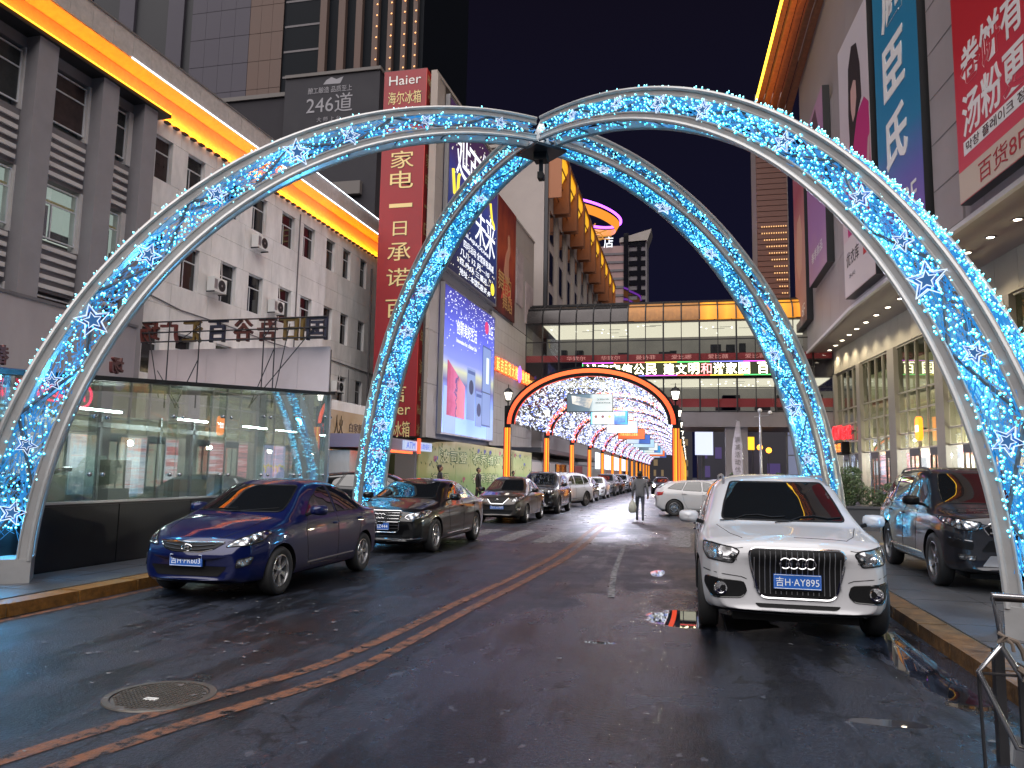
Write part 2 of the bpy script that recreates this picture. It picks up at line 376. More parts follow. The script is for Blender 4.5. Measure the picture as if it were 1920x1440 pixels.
for i in range(150):
    x, y = (r9.gauss(-4.2, 1.0), r9.uniform(3.2, 9)) if i < 90 else (r9.uniform(-6.5, 2), r9.uniform(3, 22))
    if not -6.8 < x < 2.2: continue
    a = r9.uniform(0, 2 * PI); q = r9.uniform(0.008, 0.028); p_ = []
    for k in range(5): an = a + 2 * PI * k / 5; rr_ = q * r9.uniform(.5, 1.2); p_.append((x + rr_ * math.cos(an) * 1.4, y + rr_ * math.sin(an), 0.012 + 0.004 * math.sin(k * 2.2)))
    lt.add(p_, [(0, 1, 2, 3, 4)])
tag(lt.build('road_litter', mat('pale_leaf_litter', (0.12, 0.12, 0.13), 0.5), fix=False), 'pale flecks of leaf litter scattered over the wet road', 'litter', kind='stuff')
# manhole
mh = thing('manhole_cover', 'round iron manhole cover set in the road left of the double orange lines', 'manhole cover', (-3.62, 4.93, 0.0))
M['iron'] = mat('cast_iron', (0.12, 0.11, 0.10), 0.42, 0.5, noise=0.3, nscale=12)
MB().lathe([(0.0, 0.006), (0.315, 0.006)], 40, caps=False).build('cover_plate', M['iron'], mh)
MB().lathe([(0.325, 0.002), (0.325, 0.012), (0.37, 0.012), (0.375, 0.002)], 40, caps=False).build('rim', M['iron'], mh, smooth=True)
st = MB()
for i in range(-9, 10):
    for j in range(-9, 10):
        x, y = i * 0.033, j * 0.033
        if x * x + y * y < 0.30 ** 2 and not (abs(x) < 0.05 and -0.13 < y < -0.07): st.box(x - 0.009, x + 0.009, y - 0.009, y + 0.009, 0.006, 0.013)
st.build('tread_studs', M['iron'], mh, kind='stuff')
MB().box(-0.045, 0.045, -0.125, -0.115, 0.006, 0.014).box(-0.045, 0.045, -0.085, -0.075, 0.006, 0.014).box(-0.045, -0.035, -0.115, -0.085, 0.006, 0.014).box(0.035, 0.045, -0.115, -0.085, 0.006, 0.014).build('lifting_slot', M['white_paint'], mh)

# ================================================================ WHITE OFFICE BUILDING, left
M['wall_white'] = mat('white_wall_panel', (0.80, 0.77, 0.75), 0.7, grime=0.24, nscale=1.3, bump=0.05, bscale=20)
M['wall_grey'] = mat('grey_render', (0.16, 0.145, 0.155), 0.75, noise=0.12, nscale=2)
M['pier_grey'] = mat('grey_pier', (0.25, 0.235, 0.25), 0.7, noise=0.1, nscale=1.5)
M['strip_pale'] = mat('pale_strip', (0.60, 0.56, 0.55), 0.65, noise=0.08, nscale=3)
M['seam'] = mat('wall_seam', (0.16, 0.145, 0.14), 0.8)
M['room'] = glow('lit_room', (0.62, 0.70, 0.62), 0.55)
M['frieze'] = mat('frieze_plaster', (0.74, 0.50, 0.20), 0.75, noise=0.15, nscale=6, bump=0.3, bscale=12)
M['curtain'] = mat('curtain', (0.10, 0.06, 0.06), 0.8)
bA = thing('office_building', 'long white and grey office block with an orange lit cornice on the left', 'building', (-19.2, 20, 0), math.radians(90 - 1.983))
XA0, XG, XA1 = -11.0, 3.0, 23.25
MB().box(XA0, XA1, 0.32, 14, 0, 14.5).build('wall_core', M['seam'], bA)
# wall panels round windows: columns and bands
wins = [(3.42, 4.5), (5.38, 6.42), (7.80, 8.88), (9.8, 10.9), (12.2, 13.35), (14.2, 15.3), (16.55, 17.5), (18.45, 19.35), (20.6, 21.4)]
rows = [(12.22, 13.86), (8.5, 10.2), (4.95, 6.7)]
bands = [(0, 1.4), (1.4, 3.15), (3.15, 4.95), (6.7, 8.5), (10.2, 12.22), (13.86, 14.5)]
xs = [XG]
for a, b in wins: xs += [a, b]
xs += [XA1]
def panel(x0, x1, z0, z1, m=None, y0=0.0): cell('wall_panel', bA, x0 + 0.006, x1 - 0.006, y0, 0.31, z0 + 0.006, z1 - 0.006, m or M['wall_white'])
for z0, z1 in bands:
    e = [XG] + [(wins[i][1] + wins[i + 1][0]) / 2 for i in range(len(wins) - 1)] + [XA1]
    for a, b in zip(e, e[1:]):
        if z1 - z0 > 1.7 and z0 > 6: panel(a, b, z0, (z0 + z1) / 2); panel(a, b, (z0 + z1) / 2, z1)
        else: panel(a, b, z0, z1)
for z0, z1 in rows:
    for a, b in zip(xs[0::2], xs[1::2]): panel(a, b, z0, z1)
def window(parent, x0, x1, z0, z1, lit=None, kindw=0, y=0.14, jamb=M['wall_white'], dp=0.17):
    """recessed window: frame bars, panes, a sill; a transom and a narrow left sash"""
    f = MB(); t = 0.045
    f.box(x0, x1, y, y + 0.06, z0, z0 + t).box(x0, x1, y, y + 0.06, z1 - t, z1).box(x0, x0 + t, y, y + 0.06, z0 + t, z1 - t).box(x1 - t, x1, y, y + 0.06, z0 + t, z1 - t)
    zt = z1 - (z1 - z0) * 0.34; xm = x0 + (x1 - x0) * (0.30 if kindw == 0 else 0.0)
    f.box(x0 + t, x1 - t, y + 0.002, y + 0.055, zt - t / 2, zt + t / 2)
    if kindw == 0: f.box(xm - t / 2, xm + t / 2, y + 0.004, y + 0.052, z0 + t, zt - t / 2)
    o = f.build('window', M['wframe'], parent)
    g = rnd.choice((M['win_dark'], M['win_dark'], M['win_b'], M['win_c']))
    ps = [(x0 + t, x1 - t, zt + t / 2, z1 - t)] + ([(x0 + t, xm - t / 2, z0 + t, zt - t / 2), (xm + t / 2, x1 - t, z0 + t, zt - t / 2)] if kindw == 0 else [(x0 + t, x1 - t, z0 + t, zt - t / 2)])
    for a, b, c, d in ps:
        if lit: cell('pane', o, a, b, y + 0.03, y + 0.036, c, d, M['glass'])
        else: cell('pane', o, a, b, y + 0.03, y + 0.036, c, d, g)
    if lit:
        r = MB().box(x0, x1, 0.30, 0.312, z0, z1).build('lit_room', M['room'], parent)
        MB().box(x0 + 0.1, x0 + 0.35, y + 0.09, y + 0.14, z0, z0 + (z1 - z0) * 0.62).box(x0 + 0.45, x1 - 0.15, y + 0.09, y + 0.14, z0, z0 + 0.3).build('furniture', M['dark_metal'], parent)
        MB().box(x0, x1, y + 0.08, 0.29, zt + 0.1, zt + 0.13).build('room_beam', M['frieze'], parent)
    elif kindw == 0 and rnd.random() < 0.6:
        pass
    return o
for ri, (z0, z1) in enumerate(rows):
    for i, (a, b) in enumerate(wins): window(bA, a, b, z0, z1)
# grey wing with piers and striped spandrels
piers = [(-9.3, -8.6), (-6.9, -6.2), (-4.6, -3.9), (-2.05, -1.35), (0.45, 1.15), (2.35, 3.0)]
for a, b in piers: cell('pier', bA, a, b, -0.5, 0.3, 0, 14.35, M['pier_grey'])
gw = [(-8.5, -7.0), (-6.1, -4.7), (-3.75, -2.1), (-1.0, 0.35), (1.5, 2.15)]
for (a, b), (p, q) in zip(gw, zip(piers, piers[1:])):
    l, r = p[1], q[0]
    for ri, (z0, z1) in enumerate(rows):
        lit = ri == 1 and a > -4
        window(bA, a, b, z0 + 0.05, z1 + 0.05, lit=lit, kindw=0 if a < 0 and ri == 1 else 1, y=0.05)
        for u, v in ((l, a), (b, r)):
            if v - u > 0.03: cell('reveal', bA, u, v, -0.05, 0.3, z0 - 0.15, z1 + 0.15, M['strip_pale'])
    for z0, z1 in ((0, 4.8), (6.85, 8.35), (10.35, 12.07), (14.0, 14.35)):
        cell('spandrel', bA, l, r, -0.02, 0.3, z0, z1, M['wall_grey'])
    for k in range(5):
        for zb in (10.5, 6.95, 3.3): cell('spandrel_strip', bA, l + 0.03, r - 0.10, -0.10, -0.021, zb + 0.30 * k, zb + 0.30 * k + 0.13, M['strip_pale'])
MB().box(XA0, 3.55, -0.62, 0.31, 14.35, 14.48).build('canopy_slab', M['dark_metal'], bA)
# frieze, soffit, fascia
MB().box(XA0, XA1, 0.0, 0.5, 14.5, 15.4).build('frieze', M['frieze'], bA)
MB().prism([(XA0, 0.1, 15.4), (XA0, -0.48, 15.62), (XA0, -0.48, 15.66), (XA0, 0.1, 15.66)], (XA1 - XA0, 0, 0)).build('soffit', M['frieze'], bA)
x = XA0
M['fascia'] = mat('fascia_sheet', (0.50, 0.45, 0.42), 0.6, noise=0.2, nscale=5)
while x < XA1 - 0.2:
    x2 = min(x + 0.9, XA1)
    cell('fascia_panel', bA, x + 0.005, x2 - 0.005, -0.5, -0.46, 15.66, 16.5, M['fascia']); x = x2
MB().box(XA0, XA1, -0.53, 0.4, 16.5, 16.56).box(XA0, XA1, -0.455, 8, 15.67, 16.49).build('roof', M['seam'], bA)
M['led_white'] = glow('white_led_line', (0.80, 0.88, 1.0), 3.2)
MB().box(1.55, XA1, -0.535, -0.505, 15.62, 15.665).build('led_line', M['led_white'], bA)
MB().box(10.6, XA1, -0.565, -0.535, 16.5, 16.54).build('led_line', M['led_white'], bA)
M['led_amber'] = glow('amber_led_line', (1.0, 0.36, 0.02), 5.0)
ledge = MB()
for i in range(40): ledge.box(3.4 + i * 0.5, 3.42 + i * 0.5 + 0.22, -0.14, 0.0, 14.42, 14.5)
ledge.build('ledge_brackets', M['dark_metal'], bA, kind='stuff')
MB().box(3.56, XA1, -0.16, -0.10, 14.5, 14.52).box(XA0, 3.5, -0.66, -0.6, 14.49, 14.51).build('led_line', M['led_amber'], bA)
# wash light of the hidden amber strips
for x0, x1, yy in ((XA0, 3.5, -0.30), (3.6, 13.4, -0.20), (13.4, XA1, -0.20)):
    lamp('cornice_wash', 'AREA', ((x0 + x1) / 2, yy, 14.54), 19.0 * (x1 - x0), (1.0, 0.23, 0.003), (math.radians(180 - 14), 0, 0), size=(x1 - x0), size_y=0.04, parent=bA)
# air conditioners on the wall
def ac_unit(x, z, label):
    ax = 0.0346; loc = Vector((-19.2, 20, 0)) + Vector((math.sin(math.radians(1.983)), math.cos(math.radians(1.983)), 0)) * x + Vector((math.cos(math.radians(1.983)), -math.sin(math.radians(1.983)), 0)) * 0.05
    t = thing('air_conditioner', label, 'air conditioner', (loc.x, loc.y, z), bA.rotation_euler.z, 'air conditioner units on the white wall')
    MB().box(-0.42, 0.42, -0.36, -0.04, 0, 0.58).build('casing', M['white_paint'], t)
    MB().lathe([(0.21, -0.361), (0.23, -0.37), (0.24, -0.361)], 20, (0.1, 0, 0.29), 'Y', caps=False).lathe([(0.0, -0.364), (0.21, -0.364)], 20, (0.1, 0, 0.29), 'Y', caps=False).build('fan_guard', M['dark_metal'], t)
    MB().lathe([(0.0, -0.372), (0.05, -0.372)], 10, (0.1, 0, 0.29), 'Y', caps=False).box(-0.38, -0.18, -0.366, -0.361, 0.1, 0.5).build('grille', M['alu'], t)
    MB().box(-0.4, -0.36, -0.38, 0.0, -0.05, -0.002).box(0.36, 0.4, -0.38, 0.0, -0.05, -0.002).build('bracket', M['dark_metal'], t)
    MB().tube([(0.38, -0.02, 0.4), (0.55, 0.0, 0.8), (0.5, 0.02, 1.5)], 0.02, 6).build('pipe', M['strip_pale'], t)
ac_unit(10.15, 11.35, 'air conditioner highest on the white wall, under a top floor window')
ac_unit(7.3, 8.7, 'larger of the two air conditioners beside the middle row of windows')
ac_unit(11.7, 8.75, 'air conditioner on the white wall right of the pair by the second window row')
ac_unit(18.0, 5.75, 'lowest air conditioner above the beige shop sign')
cbl = MB()
cbl.tube([(3.2, -.03, 7.9), (5.5, -.03, 7.6), (8.5, -.03, 7.55), (12, -.03, 7.4), (17, -.03, 7.45), (23, -.03, 7.3)], .025, 5).tube([(13.75, -.04, 14.2), (13.75, -.04, 8.0), (13.7, -.04, 6.0)], .03, 6).tube([(22.0, -.05, 13.6), (22.1, -.05, 4.0)], .05, 6).tube([(19.6, -.04, 7.2), (19.65, -.04, 5.0)], .02, 5)
cbl.build('wall_cable', M['wall_grey'], bA)
# grey block in front of the grey wing
bB = thing('annex_block', 'plain pale grey block standing before the grey office wing', 'building', (-16, 19.55, 0), PI / 2)
MB().box(-12, 0, 0, 2.9, 0, 5.7).build('wall', mat('annex_wall', (0.40, 0.35, 0.36), 0.75, grime=0.15, nscale=0.7), bB)
MB().box(-12, 0.03, -0.03, 2.9, 5.7, 5.78).build('coping', M['wall_grey'], bB)

# ================================================================ HOARDING + BACKWARD LETTERS
ho = thing('hoarding', 'pinkish blank sheet hoarding behind the glass entrance', 'hoarding', (-15.87, 20.0, 0))
M['pink_sheet'] = mat('pinkish_sheet', (0.52, 0.44, 0.45), 0.5, noise=0.06, nscale=2)
for i in range(6): cell('sheet', ho, i * 0.99, i * 0.99 + 0.984, 0, 0.05, 0.12, 5.1, M['pink_sheet'])
MB().box(0, 5.94, 0.05, 0.1, 0.12, 5.02).build('backing_frame', M['dark_metal'], ho)
ls = thing('rooftop_letter_sign', 'row of big coloured letters seen from behind on a scaffold above the hoarding', 'sign', (-15.87, 19.55, 0))
fr = MB()
for z in (5.28, 5.56, 5.86): fr.tube([(0.05, 0, z - (0.02 if z < 5.8 else 0)), (6.0, 0, z + 0.02)], 0.022, 6)
for x in (1.0, 2.02, 4.1, 4.45): fr.tube([(x, -0.02, 3.3), (x, -0.02, 5.86)], 0.02, 6)
for a, b in (((0.3, 5.6), (0.8, 3.6)), ((1.0, 3.9), (1.4, 3.3)), ((1.35, 3.3), (2.02, 4.7)), ((0.7, 4.4), (1.5, 3.3)), ((3.75, 3.3), (4.45, 5.0)), ((3.8, 3.4), (5.6, 5.5)), ((4.1, 5.3), (4.45, 5.8)), ((2.0, 5.7), (1.4, 5.3)), ((4.45, 3.3), (4.9, 5.7))): fr.tube([(a[0], -0.03, a[1]), (b[0], -0.03, b[1])], 0.016, 6)
fr.build('scaffold', M['dark_metal'], ls)
LC = {'r': mat('red_letter', (0.08, 0.012, 0.008), 0.5), 'n': mat('navy_letter', (0.008, 0.01, 0.03), 0.5), 'g': mat('gold_letter', (0.13, 0.075, 0.012), 0.5), 'd': mat('dark_red_letter', (0.10, 0.018, 0.015), 0.5)}
for ch, x, c in (('场', 0.28, 'r'), ('广', 0.95, 'd'), ('汇', 1.72, 'g'), ('百', 2.55, 'n'), ('谷', 3.38, 'r'), ('吾', 4.15, 'r'), ('旧', 4.98, 'g'), ('国', 5.7, 'n')):
    o = text('letter', ch, 0.72, LC[c], ls, (x, 0.07, 5.56), (PI / 2, 0, PI), w=0.62, h=0.66, extrude=0.05, offset=0.012)

# ================================================================ GLASS ENTRANCE PAVILION
pav_ = thing('glass_entrance', 'glass walled underground entrance with a dark base on the left pavement', 'entrance', (-8.58, 8.0, 0.12), PI / 2)
M['base_dark'] = mat('dark_base_panel', (0.008, 0.009, 0.011), 0.35, noise=0.2, nscale=3)
M['inner_wall'] = mat('inner_wall', (0.55, 0.60, 0.57), 0.45, noise=0.2, nscale=2)
M['pglass'] = glassmat('entrance_glass', (0.86, 0.93, 0.92), 0.18)
# local x = world Y-8
def ptop(x): return 2.62 + 0.074 * x
PX = [-1.6, 0.15, 1.9, 3.72, 5.17, 6.61, 7.99, 9.4]
MB().box(-3, 9.4, 0.0, 0.12, 0, 0.93).build('base_wall', M['base_dark'], pav_)
for i in range(7): cell('base_panel', pav_, -2.9 + i * 1.76, -1.16 + i * 1.76, -0.02, 0.0, 0.03, 0.9, M['base_dark'])
MB().box(-3, 9.4, -0.02, 0.14, 0.93, 0.96).build('base_cap', M['alu'], pav_)
for a, b in zip(PX, PX[1:]):
    MB().prism([(a + 0.008, 0.05, 0.965), (b - 0.008, 0.05, 0.965), (b - 0.008, 0.05, ptop(b) - 0.01), (a + 0.008, 0.05, ptop(a) - 0.01)], (0, 0.015, 0)).build('pane', M['pglass'], pav_)
for a in PX[1:]:
    MB().box(a - 0.02, a + 0.02, 0.07, 0.22, 0.965, ptop(a) - 0.02).build('fin', M['pglass'], pav_)
    f = MB()
    for z in (1.35, ptop(a) - 0.55):
        for dx in (-0.13, 0.13): f.ball((a + dx, 0.035, z), 0.035, 8, 5)
    f.build('fitting', M['steel'], pav_, smooth=True, kind='stuff')
MB().prism([(-3, -0.03, ptop(-3)), (9.6, -0.03, ptop(9.6)), (9.6, -0.03, ptop(9.6) + 0.07), (-3, -0.03, ptop(-3) + 0.07)], (0, 3.6, 0)).build('roof', M['black'], pav_)
MB().box(-3, 9.4, 3.4, 3.5, 0, 2.55).build('rear_wall', M['inner_wall'], pav_)
MB().box(9.36, 9.44, -0.02, 0.06, 0.0, ptop(9.4)).box(9.36, 9.44, 3.3, 3.4, 0, ptop(9.4)).build('corner_post', M['alu'], pav_)
MB().box(9.39, 9.41, 0.08, 3.3, 0.0, ptop(9.4) - 0.02).build('end_pane', M['pglass'], pav_)
# inside: partitions, door frames, posters, ramp rail
ins = MB()
for x in (0.6, 2.5, 3.1, 4.4, 6.1, 7.2, 8.4): ins.box(x, x + 0.06, 2.2, 2.26, 0, 2.5)
ins.box(-3, 9.3, 2.2, 2.26, 2.2, 2.3)
ins.build('door_frames', M['alu'], pav_)
M['inside_light'] = glow('pavilion_light', (0.88, 0.97, 0.90), 40, nosample=False)
il = MB()
for x in (0.5, 3.2, 5.8, 8.2): il.box(x, x + 0.9, 1.5, 1.6, 2.44, 2.47)
il.build('ceiling_light', M['inside_light'], pav_)
M['poster_pale'] = gradmat('pale_poster', [(0, (0.15, 0.25, 0.3)), (0.4, (0.5, 0.6, 0.6)), (0.7, (0.8, 0.85, 0.8)), (1, (0.9, 0.6, 0.4))], 'Z', es=0.5, nscale=6, namt=0.9)
for a, b, c, d in ((1.0, 1.9, 0.9, 2.1), (2.65, 3.05, 0.7, 2.1), (5.0, 5.8, 0.9, 2.1), (6.4, 7.0, 0.8, 2.1)):
    cell('wall_poster', pav_, a, b, 3.36, 3.39, c, d, M['poster_pale'])
for a, b in ((7.35, 7.75), (7.85, 8.25)):
    o = cell('wall_poster', pav_, a, b, 0.5, 0.54, 0.96, 2.0, gradmat('lilac_notice', [(0, (0.35, 0.35, 0.6)), (0.45, (0.5, 0.5, 0.75)), (0.5, (0.8, 0.7, 0.1)), (0.56, (0.6, 0.6, 0.8)), (1, (0.5, 0.5, 0.7))], 'Z', es=0.6, nscale=3, namt=0.6))
MB().tube([(-0.3, 0.5, 0.85), (1.7, 0.45, 1.42), (1.85, 0.45, 1.42)], 0.035, 8).build('handrail', M['steel'], pav_)
# warm counters and uprights behind the glass
wc = MB()
for x, w_, z in ((1.2, 0.5, 1.5), (3.3, 0.8, 1.3), (5.2, 0.6, 1.6), (7.4, 1.0, 1.2)): wc.box(x, x + w_, 2.6, 2.9, 0, z)
wc.build('counter', mat('tan_counter', (0.45, 0.42, 0.36), 0.5), pav_)
# roof-edge letters on the left end, seen from behind
rl = thing('roof_letter_sign', 'dark red letters seen from behind along the left end of the glass entrance roof', 'sign', (-8.9, 7.6, 0), PI / 2)
MB().tube([(-1.5, 0, 2.72), (1.35, 0, 2.86)], 0.05, 8).build('rail', mat('blue_pipe', (0.04, 0.09, 0.2), 0.4, 0.3), rl)
for ch, x in (('城', -0.02), ('百', 0.33), ('都', 0.78), ('广', 2.35), ('场', 2.95)):
    text('letter', ch, 0.3, LC['d'], rl, (x, 0.06, 3.0 + x * 0.07), (PI / 2, 0, PI), w=0.27, h=0.27, extrude=0.03, offset=0.008)

# ================================================================ SHOPFRONT between entrance and banner
sh = thing('snack_shop', 'small shop with a tan sign board and green counter under the white building', 'shop', (-14.6, 28.6, 0.12), PI / 2)
M['tan'] = gradmat('tan_board', [(0, (0.42, 0.26, 0.12)), (1, (0.55, 0.38, 0.2))], 'X', es=0.0, rough=0.5)
MB().box(0, 6, 0.3, 4, 0, 4.5).build('wall', M['wall_white'], sh)
MB().box(0, 5.4, -0.1, 0.02, 2.8, 4.0).build('sign_board', M['tan'], sh)
text('letter', '白家煎饼', 0.5, mat('brown_print', (0.06, 0.03, 0.02), 0.5), sh, (3.7, -0.115, 3.35), w=1.9, h=0.42, extrude=0.004)
text('letter', '人火', 0.5, M['black'], sh, (1.7, -0.115, 3.4), w=0.8, h=0.8, extrude=0.004)
MB().box(0, 5.4, -0.3, 0.28, 1.95, 2.0).box(0, 5.4, -0.3, 0.28, 1.32, 1.36).build('shelf', M['frieze'], sh)
MB().box(0, 5.4, -0.2, 0.25, 0, 1.3).build('counter', M['base_dark'], sh)
M['neon_green'] = gradmat('green_light_box', [(0, (0.05, 0.6, 0.12)), (1, (0.08, 0.75, 0.2))], 'X', es=0.9)
MB().box(0.2, 2.2, -0.26, -0.2, 1.5, 1.85).build('light_box', M['neon_green'], sh); MB().box(2.3, 5.2, -0.26, -0.2, 1.45, 1.85).build('light_box', M['neon_green'], sh)
text('letter', '火锅串', 0.3, glow('pale_print', (0.9, 1, 0.9), 1.2), sh, (3.8, -0.268, 1.65), w=1.8, h=0.22, extrude=0.002)
MB().box(0.1, 5.2, -0.33, -0.3, 1.18, 1.22).build('led_line', glow('green_line', (0.3, 1, 0.4), 1.5), sh)
MB().box(0.4, 1.3, -0.05, 0.2, 2.02, 2.5).build('warm_box', glow('warm_box', (0.8, 0.25, 0.08), 0.7), sh); MB().box(0.35, 1.4, -0.08, -0.05, 2.5, 2.56).build('led_line', glow('orange_line', (1, 0.15, 0.03), 3), sh)
for i in range(3):
    MB().lathe([(0.05, 0), (0.055, 0.05), (0.05, 0.28), (0.02, 0.38), (0.02, 0.5)], 8).build('bottle', mat('brown_bottle', (0.06, 0.015, 0.012), 0.15), sh, smooth=True).location = (3.5 + i * 0.33, 0.0, 2.0)
# ================================================================ RED VERTICAL BANNER BOX
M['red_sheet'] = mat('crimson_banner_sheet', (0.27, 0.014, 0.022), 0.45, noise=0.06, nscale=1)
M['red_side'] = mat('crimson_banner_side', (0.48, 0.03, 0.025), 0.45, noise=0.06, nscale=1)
M['cream_print'] = mat('cream_print', (0.80, 0.66, 0.30), 0.5)
M['dark_print'] = mat('dark_red_outline', (0.05, 0.006, 0.006), 0.5)
M['white_print'] = mat('white_print', (0.8, 0.8, 0.78), 0.5)
rb = thing('vertical_banner', 'tall crimson banner box with gold slogan characters on the department store corner', 'banner', (-16.55, 38.5, 0))
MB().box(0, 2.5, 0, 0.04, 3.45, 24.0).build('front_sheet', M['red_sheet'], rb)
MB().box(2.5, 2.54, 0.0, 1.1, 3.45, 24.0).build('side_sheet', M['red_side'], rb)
MB().box(0.02, 2.48, 0.05, 1.1, 3.4, 24.04).build('box_frame', M['dark_metal'], rb)
def zy(y): return 24 - (y - 133) * 0.0304
def btext(s, y, h, w, size_name='letter', x=1.25, m=None, sh=True):
    text(size_name, s, 1, m or M['cream_print'], rb, (x, -0.012, zy(y)), w=w, h=h, extrude=0.003)
    if sh: text('letter_outline', s, 1, M['dark_print'], rb, (x + 0.01, -0.004, zy(y) - 0.01), w=w * 1.04, h=h * 1.04, extrude=0.001, offset=0.02)
btext('Haier', 152, 0.55, 1.9, m=M['white_print']); btext('海尔冰箱', 186, 0.75, 1.95)
for ch, y in (('百', 262), ('家', 305), ('电', 343), ('一', 392), ('日', 435), ('承', 478), ('诺', 525), ('百', 582), ('年', 632), ('诚', 685), ('信', 733)):
    btext(ch, y, 0.22 if ch == '一' else 1.0 if ch != '日' else 0.8, 1.35 if ch not in '日' else 0.8)
btext('Haier', 762, 0.6, 1.9); btext('海尔冰箱', 797, 0.85, 1.9)
for ch, y, h in (('Haier', 152, 0.5), ('冰', 180, 0.6), ('百', 262, .8), ('家', 305, .8), ('电', 343, .8), ('一', 392, .15), ('日', 435, .7), ('承', 478, .8), ('诺', 525, .8), ('百', 582, .8), ('年', 632, .8), ('诚', 685, .8), ('信', 733, .8), ('Haier', 762, 0.5), ('冰箱', 797, 0.6)):
    text('letter', ch, 1, M['cream_print'], rb, (2.553, 0.55, zy(y)), (PI / 2, 0, PI / 2), w=0.85 if len(ch) > 1 else 0.62, h=h, extrude=0.002)

# ================================================================ DEPARTMENT STORE, left (screens, posters, tiled wall)
M['tile'] = mat('beige_wall_tile', (0.40, 0.36, 0.31), 0.55, noise=0.10, nscale=0.9)
M['tile2'] = mat('beige_wall_tile_dark', (0.33, 0.29, 0.26), 0.55, noise=0.10, nscale=0.9)
M['beige'] = mat('beige_render', (0.36, 0.31, 0.29), 0.65, noise=0.1, nscale=0.4)
al = math.radians(90) - math.atan2(0.75, 23.1)
dl = thing('department_store', 'beige tiled department store with big screens and posters left of the footbridge', 'building', (-13.35, 38.9, 0), al)
MB().box(0.2, 23.6, 0.22, 3.2, 3.4, 21.1).box(0.2, 11.2, 0.22, 3.2, 21.1, 23.6).box(0.2, 23.6, 0.9, 3.2, 0, 3.4).build('wall_core', M['seam'], dl)
for k in range(7): cell('pilaster_panel', dl, -0.6, 0.85, 0, 0.2, 3.4 + k * 2.88, 3.4 + (k + 1) * 2.88 - 0.03, M['tile2'])
# lower tiled band right of the advert
x = 11.25
for i in range(14):
    for j in range(10): cell('wall_tile', dl, x + i * 0.88, x + i * 0.88 + 0.865, 0.02, 0.2, 3.45 + j * 0.92, 3.45 + j * 0.92 + 0.905, M['tile'])
for i in range(4):
    for j in range(4): cell('wall_tile', dl, 17.0 + i * 1.64, 17.0 + i * 1.64 + 1.62, 0.02, 0.2, 12.7 + j * 2.1, 12.7 + j * 2.1 + 2.08, M['tile2'])
MB().box(-0.65, 11.3, -0.05, 0.3, 23.5, 23.7).box(11.3, 23.6, -0.05, 0.3, 21.05, 21.2).box(-0.65, -0.3, -0.1, 0.3, 12, 23.5).build('coping', M['tile2'], dl)
for k, (a, b, c, d) in enumerate(((17.6, 19.6, 14.6, 18.9), (20.6, 23.2, 13.6, 17.0))):
    cell('wall_poster', dl, a, b, -0.05, 0.01, c, d, mat('faded_poster', (0.42, 0.34, 0.33), 0.5, noise=0.35, nscale=1.3))
# LED screen with night advert
def advert(name, label, cat, parent_loc, rz, w, h, m, frame=0.12, depth=0.25):
    t = thing(name, label, cat, parent_loc, rz)
    MB().box(-frame, w + frame, 0.0, depth, -frame, 0).box(-frame, w + frame, 0, depth, h, h + frame).box(-frame, 0, 0, depth, 0, h).box(w, w + frame, 0, depth, 0, h).build('frame', M['alu'], t)
    MB().box(0, w, 0.03, depth - 0.02, 0, h).build('screen', m, t)
    return t
def lo(x, y=0): return (-13.35 + math.cos(al) * x - math.sin(al) * y, 38.9 + math.sin(al) * x + math.cos(al) * y)
M['screen_night'] = gradmat('night_screen', [(0, (0.01, 0.01, 0.03)), (0.3, (0.010, 0.02, 0.09)), (0.55, (0.02, 0.03, 0.16)), (0.8, (0.035, 0.012, 0.05)), (1, (0.03, 0.012, 0.045))], 'Z', es=0.9, nscale=3, namt=0.4)
p = lo(0.95, -0.3)
sc1 = advert('led_screen', 'upper LED screen with white slanted characters on a starry navy picture', 'screen', (p[0], p[1], 13.0), al, 10.1, 9.9, M['screen_night'])
SW = glow('screen_white', (0.9, 0.93, 1.0), 1.5); SY = glow('screen_yellow', (1.0, 0.75, 0.05), 1.3)
def stext(t, s, x, z, w, h, m=SW, name='print', sh_=0.0): return text(name, s, 1, m, t, (x, 0.012, z), w=w, h=h, extrude=0.002, shear=sh_)
for ch, x, z, w, h in (('延', 2.6, 7.6, 2.6, 3.4), ('百', 4.9, 7.0, 2.4, 3.0), ('未', 6.3, 4.2, 2.2, 2.4), ('来', 8.5, 4.2, 2.3, 2.6), ('你', 6.9, 8.7, 1.0, 1.1), ('好', 6.9, 7.6, 1.0, 1.1)): stext(sc1, ch, x, z, w, h)
stext(sc1, 'WEILAIJIAODIAN', 5.3, 2.78, 6.3, 0.32); stext(sc1, '四月活动 全馆家电满减', 6.2, 2.2, 6.4, 0.5)
stext(sc1, '几儿 12 月—10', 5.4, 1.55, 6, 0.42); stext(sc1, '百 PMA 三重礼', 5.2, 0.98, 5.8, 0.4); stext(sc1, '地址 : 本馆C座3F.4F', 5.6, 0.38, 6.4, 0.42)
dots = MB(); rr = random.Random(3)
for i in range(170):
    x, z = rr.uniform(0.2, 9.9), rr.choice([rr.uniform(0.1, 9.7), rr.uniform(7, 9.7), rr.uniform(0.1, 1.8)]); q = rr.uniform(0.015, 0.05); dots.box(x - q, x + q, 0.012, 0.028, z - q, z + q)
dots.build('star_print', glow('star_dot', (0.9, 0.85, 0.7), 1.2), sc1, kind='stuff')
MB().lathe([(0, 0.012), (0.42, 0.012), (0.42, 0.025)], 20, (9.3, 0, 0.85), 'Y').build('yellow_ball', SY, sc1)
